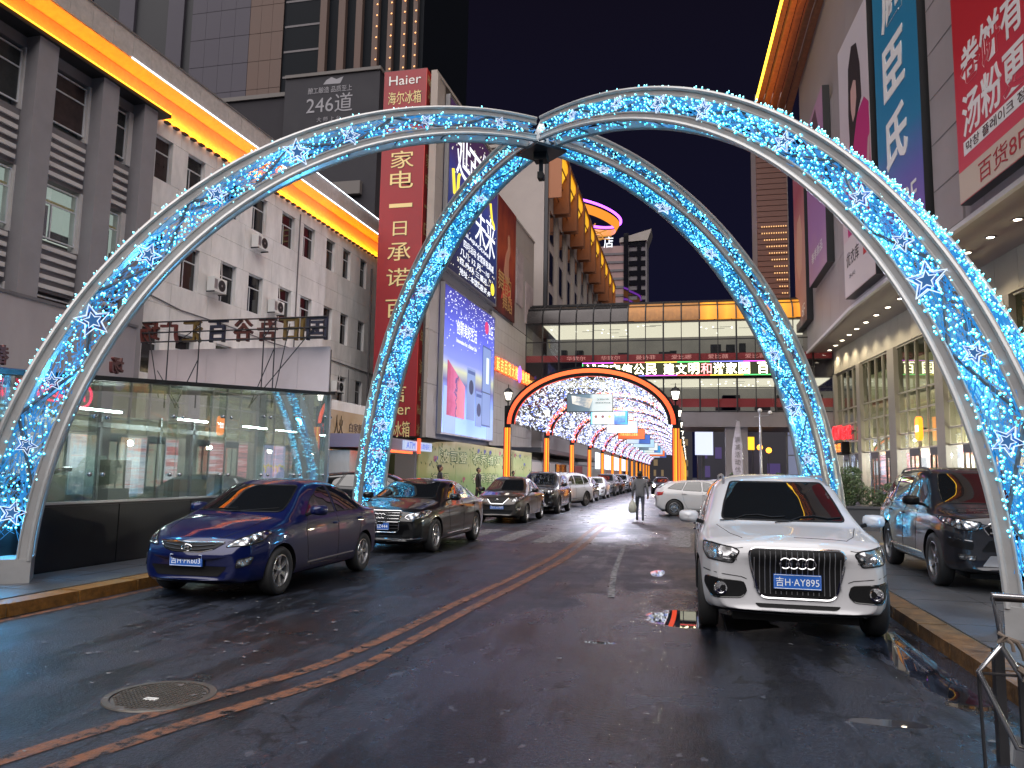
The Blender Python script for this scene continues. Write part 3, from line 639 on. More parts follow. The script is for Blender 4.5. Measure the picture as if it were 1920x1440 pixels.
MB().tube([(0.7, 0.02, 5.9), (1.0, 0.02, 4.6), (1.5, 0.02, 4.4), (1.7, 0.02, 5.8), (1.9, 0.02, 6.0)], 0.12, 4).tube([(8.3, 0.02, 6.5), (8.7, 0.02, 5.5), (9.1, 0.02, 5.3), (9.3, 0.02, 5.0)], 0.10, 4).build('ribbon', SY, sc1)
# backlit appliance advert
M['lit_blue'] = gradmat('blue_lightbox', [(0, (0.30, 0.45, 0.95)), (0.22, (0.22, 0.36, 0.85)), (0.36, (0.10, 0.10, 0.28)), (0.45, (0.42, 0.44, 0.30)), (0.52, (0.16, 0.20, 0.62)), (0.75, (0.08, 0.10, 0.50)), (1, (0.04, 0.04, 0.24))], 'Z', es=1.0, nscale=2.5, namt=0.05)
p = lo(0.95, -0.3)
sc2 = advert('lightbox_advert', 'big blue backlit advert showing washing machines, a fridge and a television', 'billboard', (p[0], p[1], 3.75), al, 10.0, 8.25, M['lit_blue'], frame=0.10)
B1 = glow('print_pale_blue', (0.30, 0.42, 0.85), 0.8); B2 = glow('print_mid_blue', (0.06, 0.12, 0.45), 0.8); B3 = glow('print_deep_blue', (0.02, 0.03, 0.15), 0.8)
MB().box(0.3, 2.3, 0.012, 0.028, 0, 2.6).box(8.6, 10.0, 0.012, 0.028, 0, 2.0).build('plinth_print', glow('print_sky', (0.42, 0.58, 1.0), 0.9), sc2)
MB().prism([(0.75, 0.004, 1.0), (3.9, 0.004, 0.95), (3.9, 0.004, 2.9), (0.75, 0.004, 4.1)], (0, 0.018, 0)).build('television_print', gradmat('tv_print', [(0, (0.35, 0.05, 0.12)), (0.45, (0.5, 0.12, 0.25)), (0.5, (0.05, 0.05, 0.2)), (0.56, (0.5, 0.15, 0.2)), (1, (0.6, 0.2, 0.3))], 'X', es=0.8, nscale=6, namt=0.6), sc2)
for (x0, x1, z0, z1, dc, dz) in ((4.3, 5.9, 1.0, 4.15, (5.1, 3.0), 0.45), (6.1, 7.35, 0.7, 2.9, (6.75, 1.75), 0.42)):
    MB().box(x0, x1, 0.004, 0.02, z0, z1).build('washer_print', B1, sc2); MB().lathe([(0, 0.0), (dz, 0.0), (dz, 0.004)], 20, (dc[0], -0.002, dc[1]), 'Y').build('drum_print', B3, sc2)
    MB().box(x0 + 0.1, x1 - 0.1, -0.002, 0.002, z1 - 0.35, z1 - 0.15).build('panel_print', B2, sc2)
MB().box(7.35, 9.3, 0.006, 0.022, 0.8, 6.0).build('fridge_print', B2, sc2); MB().box(7.45, 9.2, 0.0, 0.004, 0.9, 5.9).build('fridge_door_print', B1, sc2)
MB().box(8.2, 8.75, -0.006, -0.002, 3.6, 5.3).build('fridge_glass_print', glow('print_white', (0.8, 0.9, 1), 1.2), sc2); MB().box(7.45, 9.2, -0.006, -0.002, 2.95, 3.02).build('fridge_seam_print', B3, sc2)
text('print', '创新美好生活', 1, SW, sc2, (4.1, 0.01, 6.25), w=3.9, h=0.85, extrude=0.002); text('print', 'Innovation for a Better Life', 1, SW, sc2, (4.1, 0.01, 5.45), w=3.9, h=0.26, extrude=0.002)
text('print', 'LG', 1, SW, sc2, (9.1, 0.01, 7.25), w=0.85, h=0.62, extrude=0.002); text('print', "Life's Good", 1, SW, sc2, (9.1, 0.01, 6.75), w=0.85, h=0.16, extrude=0.002)
MB().lathe([(0, 0.004), (0.42, 0.004), (0.42, 0.02)], 20, (8.15, 0, 7.25), 'Y').build('logo_print', glow('print_magenta', (0.75, 0.03, 0.2), 1.0), sc2)
dots = MB()
for i in range(230):
    x, z = rr.uniform(0.1, 9.9), 8.2 - abs(rr.gauss(0, 1.5)); q = rr.uniform(0.012, 0.035)
    if z > 4.5: dots.box(x - q, x + q, 0.008, 0.026, z - q, z + q)
dots.build('star_print', SW, sc2, kind='stuff')
# red event poster
p = lo(11.35, -0.12)
rp = thing('red_poster', 'dark red dance poster beside the upper LED screen', 'poster', (p[0], p[1], 12.85), al)
MB().box(0, 5.5, 0, 0.1, 0, 8.3).build('sheet', gradmat('red_poster_print', [(0, (0.06, 0.008, 0.006)), (0.35, (0.20, 0.02, 0.012)), (0.6, (0.35, 0.06, 0.02)), (1, (0.13, 0.012, 0.01))], 'Z', es=0, nscale=4, namt=0.9), rp)
sk = mat('skin_print', (0.45, 0.20, 0.12), 0.6); gd = mat('gold_print', (0.5, 0.28, 0.10), 0.6)
fg = MB(); P2 = [(3.1, 1.6), (3.6, 2.9), (3.5, 4.2), (3.9, 5.0), (3.7, 6.0), (3.4, 6.2), (3.1, 5.9), (3.2, 5.2), (2.6, 4.4), (2.2, 3.2), (2.7, 2.2), (2.6, 1.4)]
fg.prism([(x, -0.02, z) for x, z in P2], (0, 0.015, 0)); fg.build('figure_print', sk, rp)
MB().prism([(x, -0.03, z) for x, z in ((2.2, 2.6), (3.9, 2.4), (4.4, 0.9), (3.3, 1.5), (1.5, 1.0))], (0, 0.008, 0)).build('dress_print', mat('dress_print', (0.5, 0.05, 0.03), 0.6), rp)
text('print', '舞韵', 1, gd, rp, (2.4, -0.04, 2.3), w=3.6, h=1.5, extrude=0.002); text('print', '舞蹈', 1, gd, rp, (3.2, -0.04, 1.0), w=2.6, h=1.2, extrude=0.002)
# glowing red channel letters along the tiled wall
p = lo(11.4, -0.25)
rs = thing('channel_letter_sign', 'row of glowing red characters on the beige tiled wall above the street', 'sign', (p[0], p[1], 0), al)
RG = glow('red_neon_letter', (1.0, 0.10, 0.02), 2.6); YG = glow('yellow_letter_face', (1.0, 0.55, 0.12), 2.2)
MB().box(-0.1, 12.1, 0.12, 0.16, 8.6, 8.64).build('rail', M['dark_metal'], rs)
for i, ch in enumerate('延吉百货大楼◆地购物中心'):
    x = 0.5 + i * 1.02; z = 9.05
    if ch == '◆':
        MB().prism([(x - 0.4, -0.1, z - 0.3), (x, -0.1, z - 0.6), (x + 0.4, -0.1, z - 0.2), (x + 0.3, -0.1, z + 0.5), (x, -0.1, z + 0.7), (x - 0.35, -0.1, z + 0.3)], (0, 0.1, 0)).build('emblem', glow('violet_emblem', (0.4, 0.15, 1.0), 1.8), rs); continue
    text('letter', ch, 1, RG, rs, (x, 0, z), w=0.86, h=1.0, extrude=0.06, offset=0.02); text('letter_face', ch, 1, YG, rs, (x, -0.075, z), w=0.76, h=0.9, extrude=0.004)
# ground floor: canopy and dark openings
MB().box(11.0, 23.4, -1.2, 0.9, 3.2, 3.4).build('canopy', M['dark_metal'], dl)
for i in range(6): cell('shop_opening', dl, 11.5 + i * 2, 13.2 + i * 2, 0.82, 0.9, 0.1, 2.9, M['black_gloss'])

# ================================================================ FAR DEPARTMENT STORE WING beyond the bridge
fw = thing('lit_eave_building', 'tall beige block with glowing orange eave bays rising behind the footbridge', 'building', (-12.41, 66, 0), PI / 2)
MB().box(0, 55, 0.05, 14, 0, 31.5).build('wall', M['beige'], fw)
for i in range(10):
    x = 0.4 + i * 5.4
    cell('pilaster', fw, x, x + 0.9, -0.25, 0.05, 14, 26.5, M['tile2'])
    for j in range(3): cell('window', fw, x + 1.4, x + 4.6, -0.02, 0.05, 15.5 + j * 3.9, 18.3 + j * 3.9, M['win_dark'])
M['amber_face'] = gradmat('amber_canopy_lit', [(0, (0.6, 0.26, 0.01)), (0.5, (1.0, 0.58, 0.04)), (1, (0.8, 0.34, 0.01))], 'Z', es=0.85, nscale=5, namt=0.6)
M['bronze'] = mat('bronze_louvre', (0.25, 0.10, 0.05), 0.4, 0.5)
for i in range(10):
    x = 0.3 + i * 5.4
    MB().prism([(x, 0, 28.2), (x, -0.2, 28.2), (x, -1.35, 30.4), (x, -1.35, 31.2), (x, 0, 31.2)], (4.3, 0, 0)).build('eave_bay', M['amber_face'], fw)
    f = MB().box(x - 0.15, x, -1.5, 0, 26.4, 31.4).box(x + 4.3, x + 4.45, -1.5, 0, 26.4, 31.4).box(x, x + 4.3, -1.5, -1.36, 31.1, 31.4)
    for k in range(3): f.box(x, x + 4.3, -0.55 - k * 0.35, -0.45 - k * 0.35, 27.6 + k * 1.1, 27.68 + k * 1.1)
    f.build('eave_rib', M['bronze'], fw)
MB().box(-0.2, 55, -1.4, 14, 31.4, 31.7).build('roof', M['tile2'], fw)
MB().box(-0.02, 0.4, -0.3, 0.0, 12, 31.3).build('drainpipe', M['dark_metal'], fw)
# revolving-restaurant ring
rg = thing('roof_ring', 'purple and orange glowing ring canopy on a far roof', 'roof ring', (-17.2, 130, 45.2))
MB().tube([(6.2 * math.cos(a), 7 * math.sin(a), 4.6 * 0 + 1.9 - 0.5 * math.cos(a) * 3.2) for a in [2 * PI * i / 40 for i in range(40)]], 0.22, 6, closed=True).build('purple_tube', glow('purple_neon', (0.45, 0.08, 1.0), 5), rg)
v = [];
for k in range(40):
    a = 2 * PI * k / 40; z0 = 1.0 - 1.6 * math.cos(a)
    v += [(6.0 * math.cos(a), 6.8 * math.sin(a), z0 + 0.4), (5.3 * math.cos(a), 6.0 * math.sin(a), z0 - 0.9)]
b = MB(); b.add(v, [(2 * k, (2 * k + 2) % 80, (2 * k + 3) % 80, 2 * k + 1) for k in range(40)]); b.build('orange_band', glow('orange_band', (1, 0.32, 0.03), 1.0), rg, fix=False)
b = MB()
for k in range(12):
    a = 2 * PI * k / 12; b.tube([(0, 0, -2.5), (4.6 * math.cos(a), 5.2 * math.sin(a), -0.8 - 1.6 * math.cos(a))], 0.12, 5)
for r in (1.6, 3.1): b.tube([(r * math.cos(a), r * 1.13 * math.sin(a), -1.9 - 0.5 * math.cos(a)) for a in [2 * PI * i / 24 for i in range(24)]], 0.12, 5, closed=True)
b.build('lattice', glow('amber_lattice', (0.8, 0.33, 0.04), 0.7), rg); MB().lathe([(1.2, -8), (1.2, -2.4)], 12).build('mast', M['tile2'], rg)
ft = thing('far_tower', 'pink banded high-rise far beyond the footbridge', 'building', (-17.7, 160, 0))
MB().box(0, 5.0, 0, 8, 0, 50).build('wall', mat('pink_wall', (0.34, 0.22, 0.21), 0.7), ft)
for i in range(11): cell('band', ft, 0, 5.0, -0.15, 0, 30 + i * 1.8, 30.5 + i * 1.8, mat('rust_band', (0.30, 0.10, 0.07), 0.7) if i == 0 else M['wall_grey'])
MB().box(4.1, 9.6, 0.5, 8, 0, 52).build('wall', M['wall_grey'], ft); MB().box(4.8, 5.8, -0.4, 0.5, 0, 52.6).box(7.6, 8.4, 0.2, 0.5, 0, 51).build('stair_shaft', M['win_dark'], ft)
MB().prism([(3.9, 0, 51.6), (10.6, 0, 53.4), (9.6, 0, 50.5), (9.6, 0, 51.0), (3.9, 0, 50.8)], (0, 6, 0)).build('crown', M['tile2'], ft)
for i in range(9): cell('balcony', ft, 5.9, 9.3, 0.3, 0.5, 33 + i * 2.1, 34.1 + i * 2.1, M['win_dark'])
text('letter', '店', 2.2, SW, ft, (-0.4 + 2.0, -0.5, 50.8), w=2.0, h=2.4, extrude=0.1)

# ================================================================ TOWERS upper left
bd = thing('dark_advert_building', 'dark building with a faded 246 advert on its wall', 'building', (-36.6, 62, 0))
MB().box(0, 9.5, 0, 12, 0, 38.0).build('wall', mat('dark_slate', (0.018, 0.016, 0.024), 0.7, noise=0.1, nscale=0.6), bd)
MB().box(-9.9, 0, 0.6, 12, 0, 36.6).build('wall', mat('dark_brick_wall', (0.02, 0.017, 0.024), 0.8, noise=0.2, nscale=2), bd)
MB().box(-10, 0, 0.4, 12.2, 36.6, 37.0).box(0.0, 9.6, -0.15, 12, 38.0, 38.3).build('coping', M['seam'], bd)
PB = mat('grey_print', (0.30, 0.29, 0.32), 0.7)
text('print', '246道', 1, PB, bd, (4.6, -0.02, 35.2), w=4.6, h=1.8, extrude=0.008); text('print', '酿工酿造 品质至上', 1, PB, bd, (4.6, -0.02, 36.55), w=4.4, h=0.6, extrude=0.008)
MB().prism([(3.9, -0.02, 37.1), (5.6, -0.02, 37.05), (5.9, -0.02, 37.7), (5.2, -0.02, 37.5), (4.7, -0.02, 37.75), (4.2, -0.02, 37.5)], (0, 0.01, 0)).build('emblem_print', PB, bd); text('print', '大 师 上 台', 1, PB, bd, (4.6, -0.02, 33.7), w=2.4, h=0.45, extrude=0.008)
for zz in (26.2, 23.6): cell('sill_box', bd, 5.0, 8.2, -0.5, 0, zz, zz + 1.2, M['seam'])
ct = thing('concrete_tower', 'pale panelled tower rising over the left cornice', 'building', (-83.5, 110, 0))
M['slab'] = mat('tower_panel', (0.065, 0.057, 0.078), 0.7, noise=0.1, nscale=0.2); M['slab2'] = mat('tower_panel_warm', (0.12, 0.075, 0.062), 0.7, noise=0.1, nscale=0.2)
MB().box(0, 11.3, 0.1, 20, 0, 100).build('core', M['seam'], ct)
for i in range(4):
    for j in range(8): cell('wall_panel', ct, i * 2.82, i * 2.82 + 2.78, -0.05, 0.1, 60 + j * 5, 64.92 + j * 5, M['slab'])
for i in range(3):
    for j in range(8): cell('wall_panel', ct, 11.3 + i * 2.1, 11.3 + i * 2.1 + 2.06, -0.02, 0.1, 60 + j * 5, 64.92 + j * 5, M['slab2'])
gt = thing('glass_tower', 'black glass tower with pale vertical fins strung with small lights', 'building', (-65.9, 110, 0))
MB().box(0, 24.9, 0.3, 25, 0, 110).build('wall', mat('black_glass_wall', (0.006, 0.008, 0.012), 0.6, spec=0.1), gt)
for j in range(7): cell('floor_band', gt, 0.2, 7.0, 0.24, 0.3, 62 + j * 4.5, 62.35 + j * 4.5, M['wall_grey'])
fx = [(7.0, 8.2), (10.3, 11.5), (13.4, 14.5), (16.4, 17.4), (19.0, 19.9), (21.4, 22.2), (23.4, 24.1)]
fl = MB()
for i, (a, b) in enumerate(fx):
    cell('fin', gt, a, b, -0.6, 0.3, 0, 110, M['slab2'] if i else M['slab2'])
    if i > 2:
        for j in range(26): fl.octa((b - 0.2, -0.7, 60 + j * 1.9), 0.16)
fl.build('fin_lights', glow('fin_light', (1.0, 0.42, 0.15), 2.5), gt, kind='stuff')
tt = thing('slim_tower', 'dark tower edge with pale pilasters at the top left of the view', 'building', (-112, 118, 0))
MB().box(0, 30, 0.3, 20, 0, 120).build('wall', mat('dark_tower_wall', (0.012, 0.012, 0.018), 0.6), tt)
for a in (6.5, 17.3): cell('fin', tt, a, a + 3.4, -0.3, 0.3, 0, 120, M['slab'])
# ================================================================ FOOTBRIDGE
br = thing('footbridge', 'two storey glazed footbridge with a barrel roof spanning the street', 'bridge', (-12.7, 60, 0))
M['beam'] = mat('bridge_beam', (0.17, 0.15, 0.15), 0.6, noise=0.1, nscale=0.8)
M['mull'] = mat('dark_mullion', (0.03, 0.03, 0.032), 0.4, 0.5)
M['ceil'] = glow('lit_ceiling', (0.85, 0.76, 0.58), 1.25, nosample=True)
M['ceil'].cycles.emission_sampling = 'AUTO'
M['bglass'] = glassmat('bridge_glass', (0.85, 0.88, 0.88), 0.05)
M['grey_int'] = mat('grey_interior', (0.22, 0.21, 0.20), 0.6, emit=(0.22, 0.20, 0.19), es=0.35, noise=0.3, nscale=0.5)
M['redband'] = mat('red_film_band', (0.24, 0.03, 0.03), 0.5, emit=(0.3, 0.03, 0.03), es=0.3)
BW = 23.2
MB().box(12.2, BW, 0.0, 7, 5.35, 6.45).box(0, 4.6, 0, 7, 5.35, 6.45).box(4.6, 12.2, 0, 7, 6.25, 6.45).build('beam', M['beam'], br)
MB().box(15.5, 17.1, 0.3, 1.6, 0, 5.35).build('column', M['beam'], br)
MB().box(0, BW, 0.15, 7, 9.05, 10.35).build('floor_slab', M['beam'], br)
MB().box(0, BW, 0.3, 7, 6.45, 6.6).box(0, BW, 0.3, 7, 13.5, 13.6).build('slab', M['beam'], br)
MB().box(1.4, BW - 0.2, 0.35, 6.5, 13.42, 13.48).box(1.4, BW - 0.2, 0.35, 6.5, 8.98, 9.03).build('ceiling', M['ceil'], br)
cl = MB(); cd = MB()
for i in range(60):
    x, y, z = rr.uniform(1.8, 22.5), rr.uniform(0.8, 6), rr.choice((13.40, 8.96))
    cl.box(x - 0.06, x + 0.06, y - 0.1, y + 0.1, z - 0.01, z)
    if i % 3 == 0: cd.box(x + 0.5, x + 1.4, y, y + 0.12, z - 0.012, z - 0.004)
cl.build('downlights', glow('warm_white_spot', (1, 0.93, 0.8), 4), br, kind='stuff'); cd.build('ceiling_slots', M['mull'], br, kind='stuff')
MB().box(0, BW, 6.5, 6.7, 6.5, 13.5).build('rear_wall', M['grey_int'], br)
it = MB()
for i in range(14):
    x = rr.uniform(1.5, 22); it.box(x, x + rr.uniform(0.4, 1.1), 2.5, 3.2, 10.4, rr.uniform(11.3, 12.2)); 
    x = rr.uniform(1.5, 22); it.box(x, x + rr.uniform(0.4, 1.4), 2.5, 3.2, 6.5, rr.uniform(7.4, 8.1))
it.build('shop_counters', M['dark_metal'], br, kind='stuff')
NP = 17; pw = BW / NP
for i in range(NP):
    x0, x1 = i * pw, (i + 1) * pw
    for z0, z1 in ((12.1, 13.5), (10.45, 12.04), (8.35, 9.05), (6.6, 8.29)):
        cell('pane', br, x0 + 0.03, x1 - 0.03, 0.10, 0.12, z0, z1, M['bglass'])
    cell('red_band', br, x0 + 0.04, x1 - 0.04, 0.14, 0.16, 10.47, 11.0, M['redband']); cell('red_band', br, x0 + 0.04, x1 - 0.04, 0.14, 0.16, 6.85, 7.5, M['redband'])
    cell('spandrel_pane', br, x0 + 0.03, x1 - 0.03, 0.02, 0.04, 9.1, 10.4, M['win_dark'])
    if i % 2 == 0 and 0 < i < 15:
        text('print', rr.choice(('华致尔', '爱比娜', '曼诗菲', '爱比薇')), 1, mat('pale_pink_print', (0.5, 0.2, 0.18), 0.5, emit=(0.6, 0.3, 0.25), es=0.35), br, (x0 + pw, 0.09, 10.74), w=1.5, h=0.34, extrude=0.002)
for i in range(NP + 1): cell('mullion', br, i * pw - (0.03 if i % 2 else 0.06), i * pw + (0.03 if i % 2 else 0.06), -0.02, 0.14, 6.45, 13.6, M['mull'])
for z in (6.5, 8.32, 9.07, 10.42, 12.07, 13.55): cell('transom', br, 0, BW, -0.01, 0.13, z - 0.03, z + 0.03, M['mull'])
# barrel roof of curved panels
M['roofmetal'] = mat('dark_roof_sheet', (0.05, 0.045, 0.045), 0.25, 0.7, noise=0.2, nscale=1)
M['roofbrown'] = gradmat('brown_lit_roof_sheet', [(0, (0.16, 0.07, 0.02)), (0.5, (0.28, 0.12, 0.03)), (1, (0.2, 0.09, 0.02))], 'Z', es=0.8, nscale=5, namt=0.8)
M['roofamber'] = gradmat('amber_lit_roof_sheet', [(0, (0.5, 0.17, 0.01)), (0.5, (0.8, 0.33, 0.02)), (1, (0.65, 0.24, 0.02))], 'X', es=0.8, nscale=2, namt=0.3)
prof = [(3.5 - 3.55 * math.cos(a), 13.62 + 2.0 * max(0, math.sin(a)) ** 0.75) for a in [PI * k / 12 for k in range(13)]]
for i in range(NP):
    b = MB(); x0, x1 = i * pw + 0.03, (i + 1) * pw - 0.03
    b.add([(x0, y, z) for y, z in prof] + [(x1, y, z) for y, z in prof], [(k, k + 1, k + 14, k + 13) for k in range(12)])
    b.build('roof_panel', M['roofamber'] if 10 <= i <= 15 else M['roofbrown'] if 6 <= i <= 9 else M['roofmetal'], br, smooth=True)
for i in range(NP + 1): MB().tube([(i * pw, y, z + 0.02) for y, z in prof], 0.06, 5).build('roof_rib', M['mull'], br)
for k in (2, 3, 4): cell('roof_rail', br, 0, BW, prof[k][0] - 0.03, prof[k][0] + 0.03, prof[k][1] + 0.01, prof[k][1] + 0.08, M['mull'])
MB().add([(0.0, y, z) for y, z in prof], [tuple(range(13))]).add([(BW, y, z) for y, z in prof], [tuple(range(13))]).build('roof_end', M['mull'], br)
# LED ticker
tk = thing('led_ticker', 'LED message board with yellow white characters and a rainbow border on the footbridge', 'sign', (-8.04, 59.7, 9.2))
MB().box(0, 14.6, 0.0, 0.25, 0, 1.15).build('housing', mat('led_black', (0.01, 0.012, 0.008), 0.4, emit=(0.03, 0.035, 0.008), es=1), tk)
cols = [(0.1, 1, 0.2), (0.2, 0.2, 1), (0.9, 0.1, 0.9), (1, 0.1, 0.1), (1, 0.8, 0.1)]
for i in range(12):
    for z in (0.03, 1.06): MB().box(i * 14.6 / 12, (i + 1) * 14.6 / 12 - 0.01, -0.02, 0.0, z, z + 0.055).build('border_light', glow('ticker_border_%d' % ((i + (z > 1) * 2) % 5), cols[(i // 2 + (z > 1) * 2) % 5], 2.2), tk)
MB().box(14.55, 14.6, -0.02, 0, 0.09, 1.05).box(0, 0.05, -0.02, 0, 0.09, 1.05).build('border_light', glow('ticker_green', (0.1, 1, 0.2), 2.2), tk)
TY = glow('ticker_yellow', (1.0, 0.92, 0.55), 7.0, nosample=False); TR = glow('ticker_red', (1, 0.3, 0.3), 3)
x = 0.25
for ch in '诚实守信公民 建文明和谐家园 百利':
    if ch == ' ': x += 0.42; continue
    text('letter', ch, 1, TR if ch == '和' else TY, tk, (x + 0.46, -0.02, 0.56), w=0.80, h=0.86, extrude=0.003, offset=0.012); x += 0.925

# ================================================================ RIGHT MALL
Ra = math.atan2(-0.9963, 0.0865)
rm = thing('shopping_mall', 'glass fronted shopping mall with downlit soffit on the right', 'building', (10.54, 60, 0), Ra)
M['mall_beige'] = mat('mall_beige_cladding', (0.32, 0.30, 0.24), 0.5, noise=0.12, nscale=0.6)
M['mall_pier'] = mat('mall_pier_cladding', (0.22, 0.205, 0.175), 0.45, noise=0.1, nscale=0.7)
M['mall_grey'] = mat('mall_grey_cladding', (0.30, 0.26, 0.26), 0.5, noise=0.12, nscale=0.5)
M['mullion_b'] = mat('beige_mullion', (0.32, 0.30, 0.25), 0.4, 0.3)
M['shop_in'] = glow('mall_interior', (0.27, 0.25, 0.17), 0.36)
M['mglass'] = glassmat('mall_glass', (0.68, 0.70, 0.60), 0.08)
piers2 = [(0.0, 0.35), (5.6, 6.3), (11.6, 12.7), (18.3, 19.3), (25.0, 26.0), (31.7, 32.7), (38.4, 39.4), (45, 46), (51.5, 52.5)]
zr = [(6.5, 9.12), (5.45, 6.43), (4.2, 5.38), (3.35, 4.12)]
MB().box(-1, 56, 0.5, 20, 9.15, 10.95).build('upper_core', M['seam'], rm)
for i in range(28): cell('cladding_panel', rm, i * 1.9 + 0.01, i * 1.9 + 1.89, 0.0, 0.5, 9.2, 10.94, M['mall_beige'])
for (a, b), (c, d) in zip(piers2, piers2[1:]):
    cell('pier', rm, a, b, -0.12, 0.4, 0, 9.15, M['mall_pier'])
    n_ = 4; w_ = (c - b) / n_
    for k in range(n_):
        for z0, z1 in zr: cell('pane', rm, b + k * w_ + 0.04, b + (k + 1) * w_ - 0.04, 0.12, 0.14, z0 + 0.03, z1, M['mglass'])
        if k: cell('mullion', rm, b + k * w_ - 0.035, b + k * w_ + 0.035, 0.03, 0.2, 3.3, 9.15, M['mullion_b'])
    for z in (9.12, 6.46, 5.41, 4.15, 3.32): cell('transom', rm, b + 0.001, c - 0.001, 0.05, 0.18, z - 0.04, z + 0.04, M['mullion_b'])
cell('pier', rm, 51.5, 52.5, -0.12, 0.4, 0, 9.15, M['mall_pier'])
# rooms behind the upper glass
MB().box(0.4, 52, 2.4, 2.5, 3.3, 9.1).build('room_wall', gradmat('mall_room_wall', [(0, (0.34, 0.30, 0.21)), (0.45, (0.16, 0.15, 0.11)), (0.55, (0.40, 0.37, 0.24)), (1, (0.22, 0.22, 0.14))], 'Z', es=1.5, nscale=12, namt=0.7), rm)
MB().box(0.4, 52, 0.45, 2.4, 6.3, 6.6).build('floor_slab', M['mall_beige'], rm)
# ground floor shops: doors, displays, lit backs
M['shop_white'] = glow('shop_white_light', (0.85, 0.86, 0.9), 1.3, nosample=False)
M['shop_warm'] = gradmat('shop_display', [(0, (0.10, 0.10, 0.14)), (0.25, (0.8, 0.25, 0.25)), (0.4, (0.8, 0.8, 0.85)), (0.6, (0.25, 0.35, 0.5)), (0.8, (0.8, 0.75, 0.7)), (1, (0.9, 0.9, 0.95))], 'X', es=1.2, nscale=22, namt=1.2)
MB().box(0.4, 52, 2.4, 2.5, 0, 3.3).build('shop_display', M['shop_warm'], rm)
for (a, b), (c, d) in zip(piers2, piers2[1:]):
    L2 = c - b
    for k in range(4):
        x0 = b + k * L2 / 4; x1 = x0 + L2 / 4
        if k in (1, 3):
            f = MB().box(x0 + 0.02, x0 + 0.1, 0.05, 0.15, 0.1, 3.28).box(x1 - 0.1, x1 - 0.02, 0.05, 0.15, 0.1, 3.28).box(x0 + 0.1, x1 - 0.1, 0.05, 0.15, 2.9, 3.28).box(x0 + 0.62, x0 + 0.68, 0.06, 0.12, 0.1, 2.9)
            o = f.build('door', M['dark_metal'], rm); cell('pane', o, x0 + 0.1, x1 - 0.1, 0.09, 0.1, 0.15, 2.9, M['mglass'])
            MB().tube([(x0 + 0.5, 0.0, 1.0), (x0 + 0.5, 0.0, 1.6)], 0.02, 6).build('handle', M['steel'], o)
        else: cell('pane', rm, x0 + 0.03, x1 - 0.03, 0.12, 0.14, 0.2, 3.26, M['bglass'])
    lamp('shop_lamp', 'POINT', ((b + c) / 2, 1.3, 2.9), 900 if a > 4 else 300, (1, 0.92, 0.78), size=0.15, parent=rm)
    if a in (11.6, 18.3, 25.0): cell('light_box', rm, b + 0.3, b + 1.2, 1.0, 1.1, 0.9, 2.9, M['shop_white']); cell('light_box', rm, c - 1.5, c - 0.3, 1.0, 1.1, 1.2, 3.1, M['shop_white'])
# soffit and poster wall follow one line in plan
wl_ = [(8.78, 62.5), (8.80, 44.6), (9.25, 37.3), (10.25, 25.5), (11.9, 7.0), (12.5, 0)]
in_ = [(10.3, 62.5), (11.93, 44.6), (12.5, 37.3), (13.5, 25.5), (15.1, 7.0), (15.8, 0)]
so = thing('poster_wall_block', 'overhanging upper storeys of the mall carrying the big posters', 'building', (0, 0, 0))
b = MB()
for i in range(5): b.quad((*wl_[i], 10.9), (*wl_[i + 1], 10.9), (*in_[i + 1], 10.9), (*in_[i], 10.9))
b.build('soffit', mat('soffit_panel', (0.34, 0.29, 0.25), 0.4, noise=0.1, nscale=1), so)
def wframe(i, k=0.0): # wall segment basis
    a, c = Vector(wl_[i]), Vector(wl_[i + 1]); return a, (c - a).normalized(), (c - a).length
for i in range(5):
    a, d, L_ = wframe(i); n2 = Vector((-d.y, d.x))
    o = thing_ = MB()
    nseg = max(1, round(L_ / 3.0))
    for s_ in range(nseg):
        for z0, z1 in ((10.98, 14.5), (14.5, 18), (18, 21.5), (21.5, 25)):
            if i >= 3 and False: continue
            p0 = a + d * (L_ * s_ / nseg + 0.012); p1 = a + d * (L_ * (s_ + 1) / nseg - 0.012)
            m_ = MB().prism([(p0.x, p0.y, z0), (p1.x, p1.y, z0), (p1.x, p1.y, z1 - 0.02), (p0.x, p0.y, z1 - 0.02)], (n2.x * 0.3, n2.y * 0.3, 0)).build('cladding_panel', M['mall_grey'], so)
    q0, q1 = a + n2 * 0.2, a + d * L_ + n2 * 0.2
    MB().prism([(q0.x, q0.y, 10.95), (q1.x, q1.y, 10.95), (q1.x, q1.y, 36), (q0.x, q0.y, 36)], (n2.x * 3, n2.y * 3, 0)).build('core_wall', M['mall_grey'], so)
    q0, q1 = a - n2 * 0.1, a + d * L_ - n2 * 0.1
    MB().prism([(q0.x, q0.y, 10.82), (q1.x, q1.y, 10.82), (q1.x, q1.y, 11.0), (q0.x, q0.y, 11.0)], (n2.x * 0.2, n2.y * 0.2, 0)).build('edge_trim', M['strip_pale'], so)
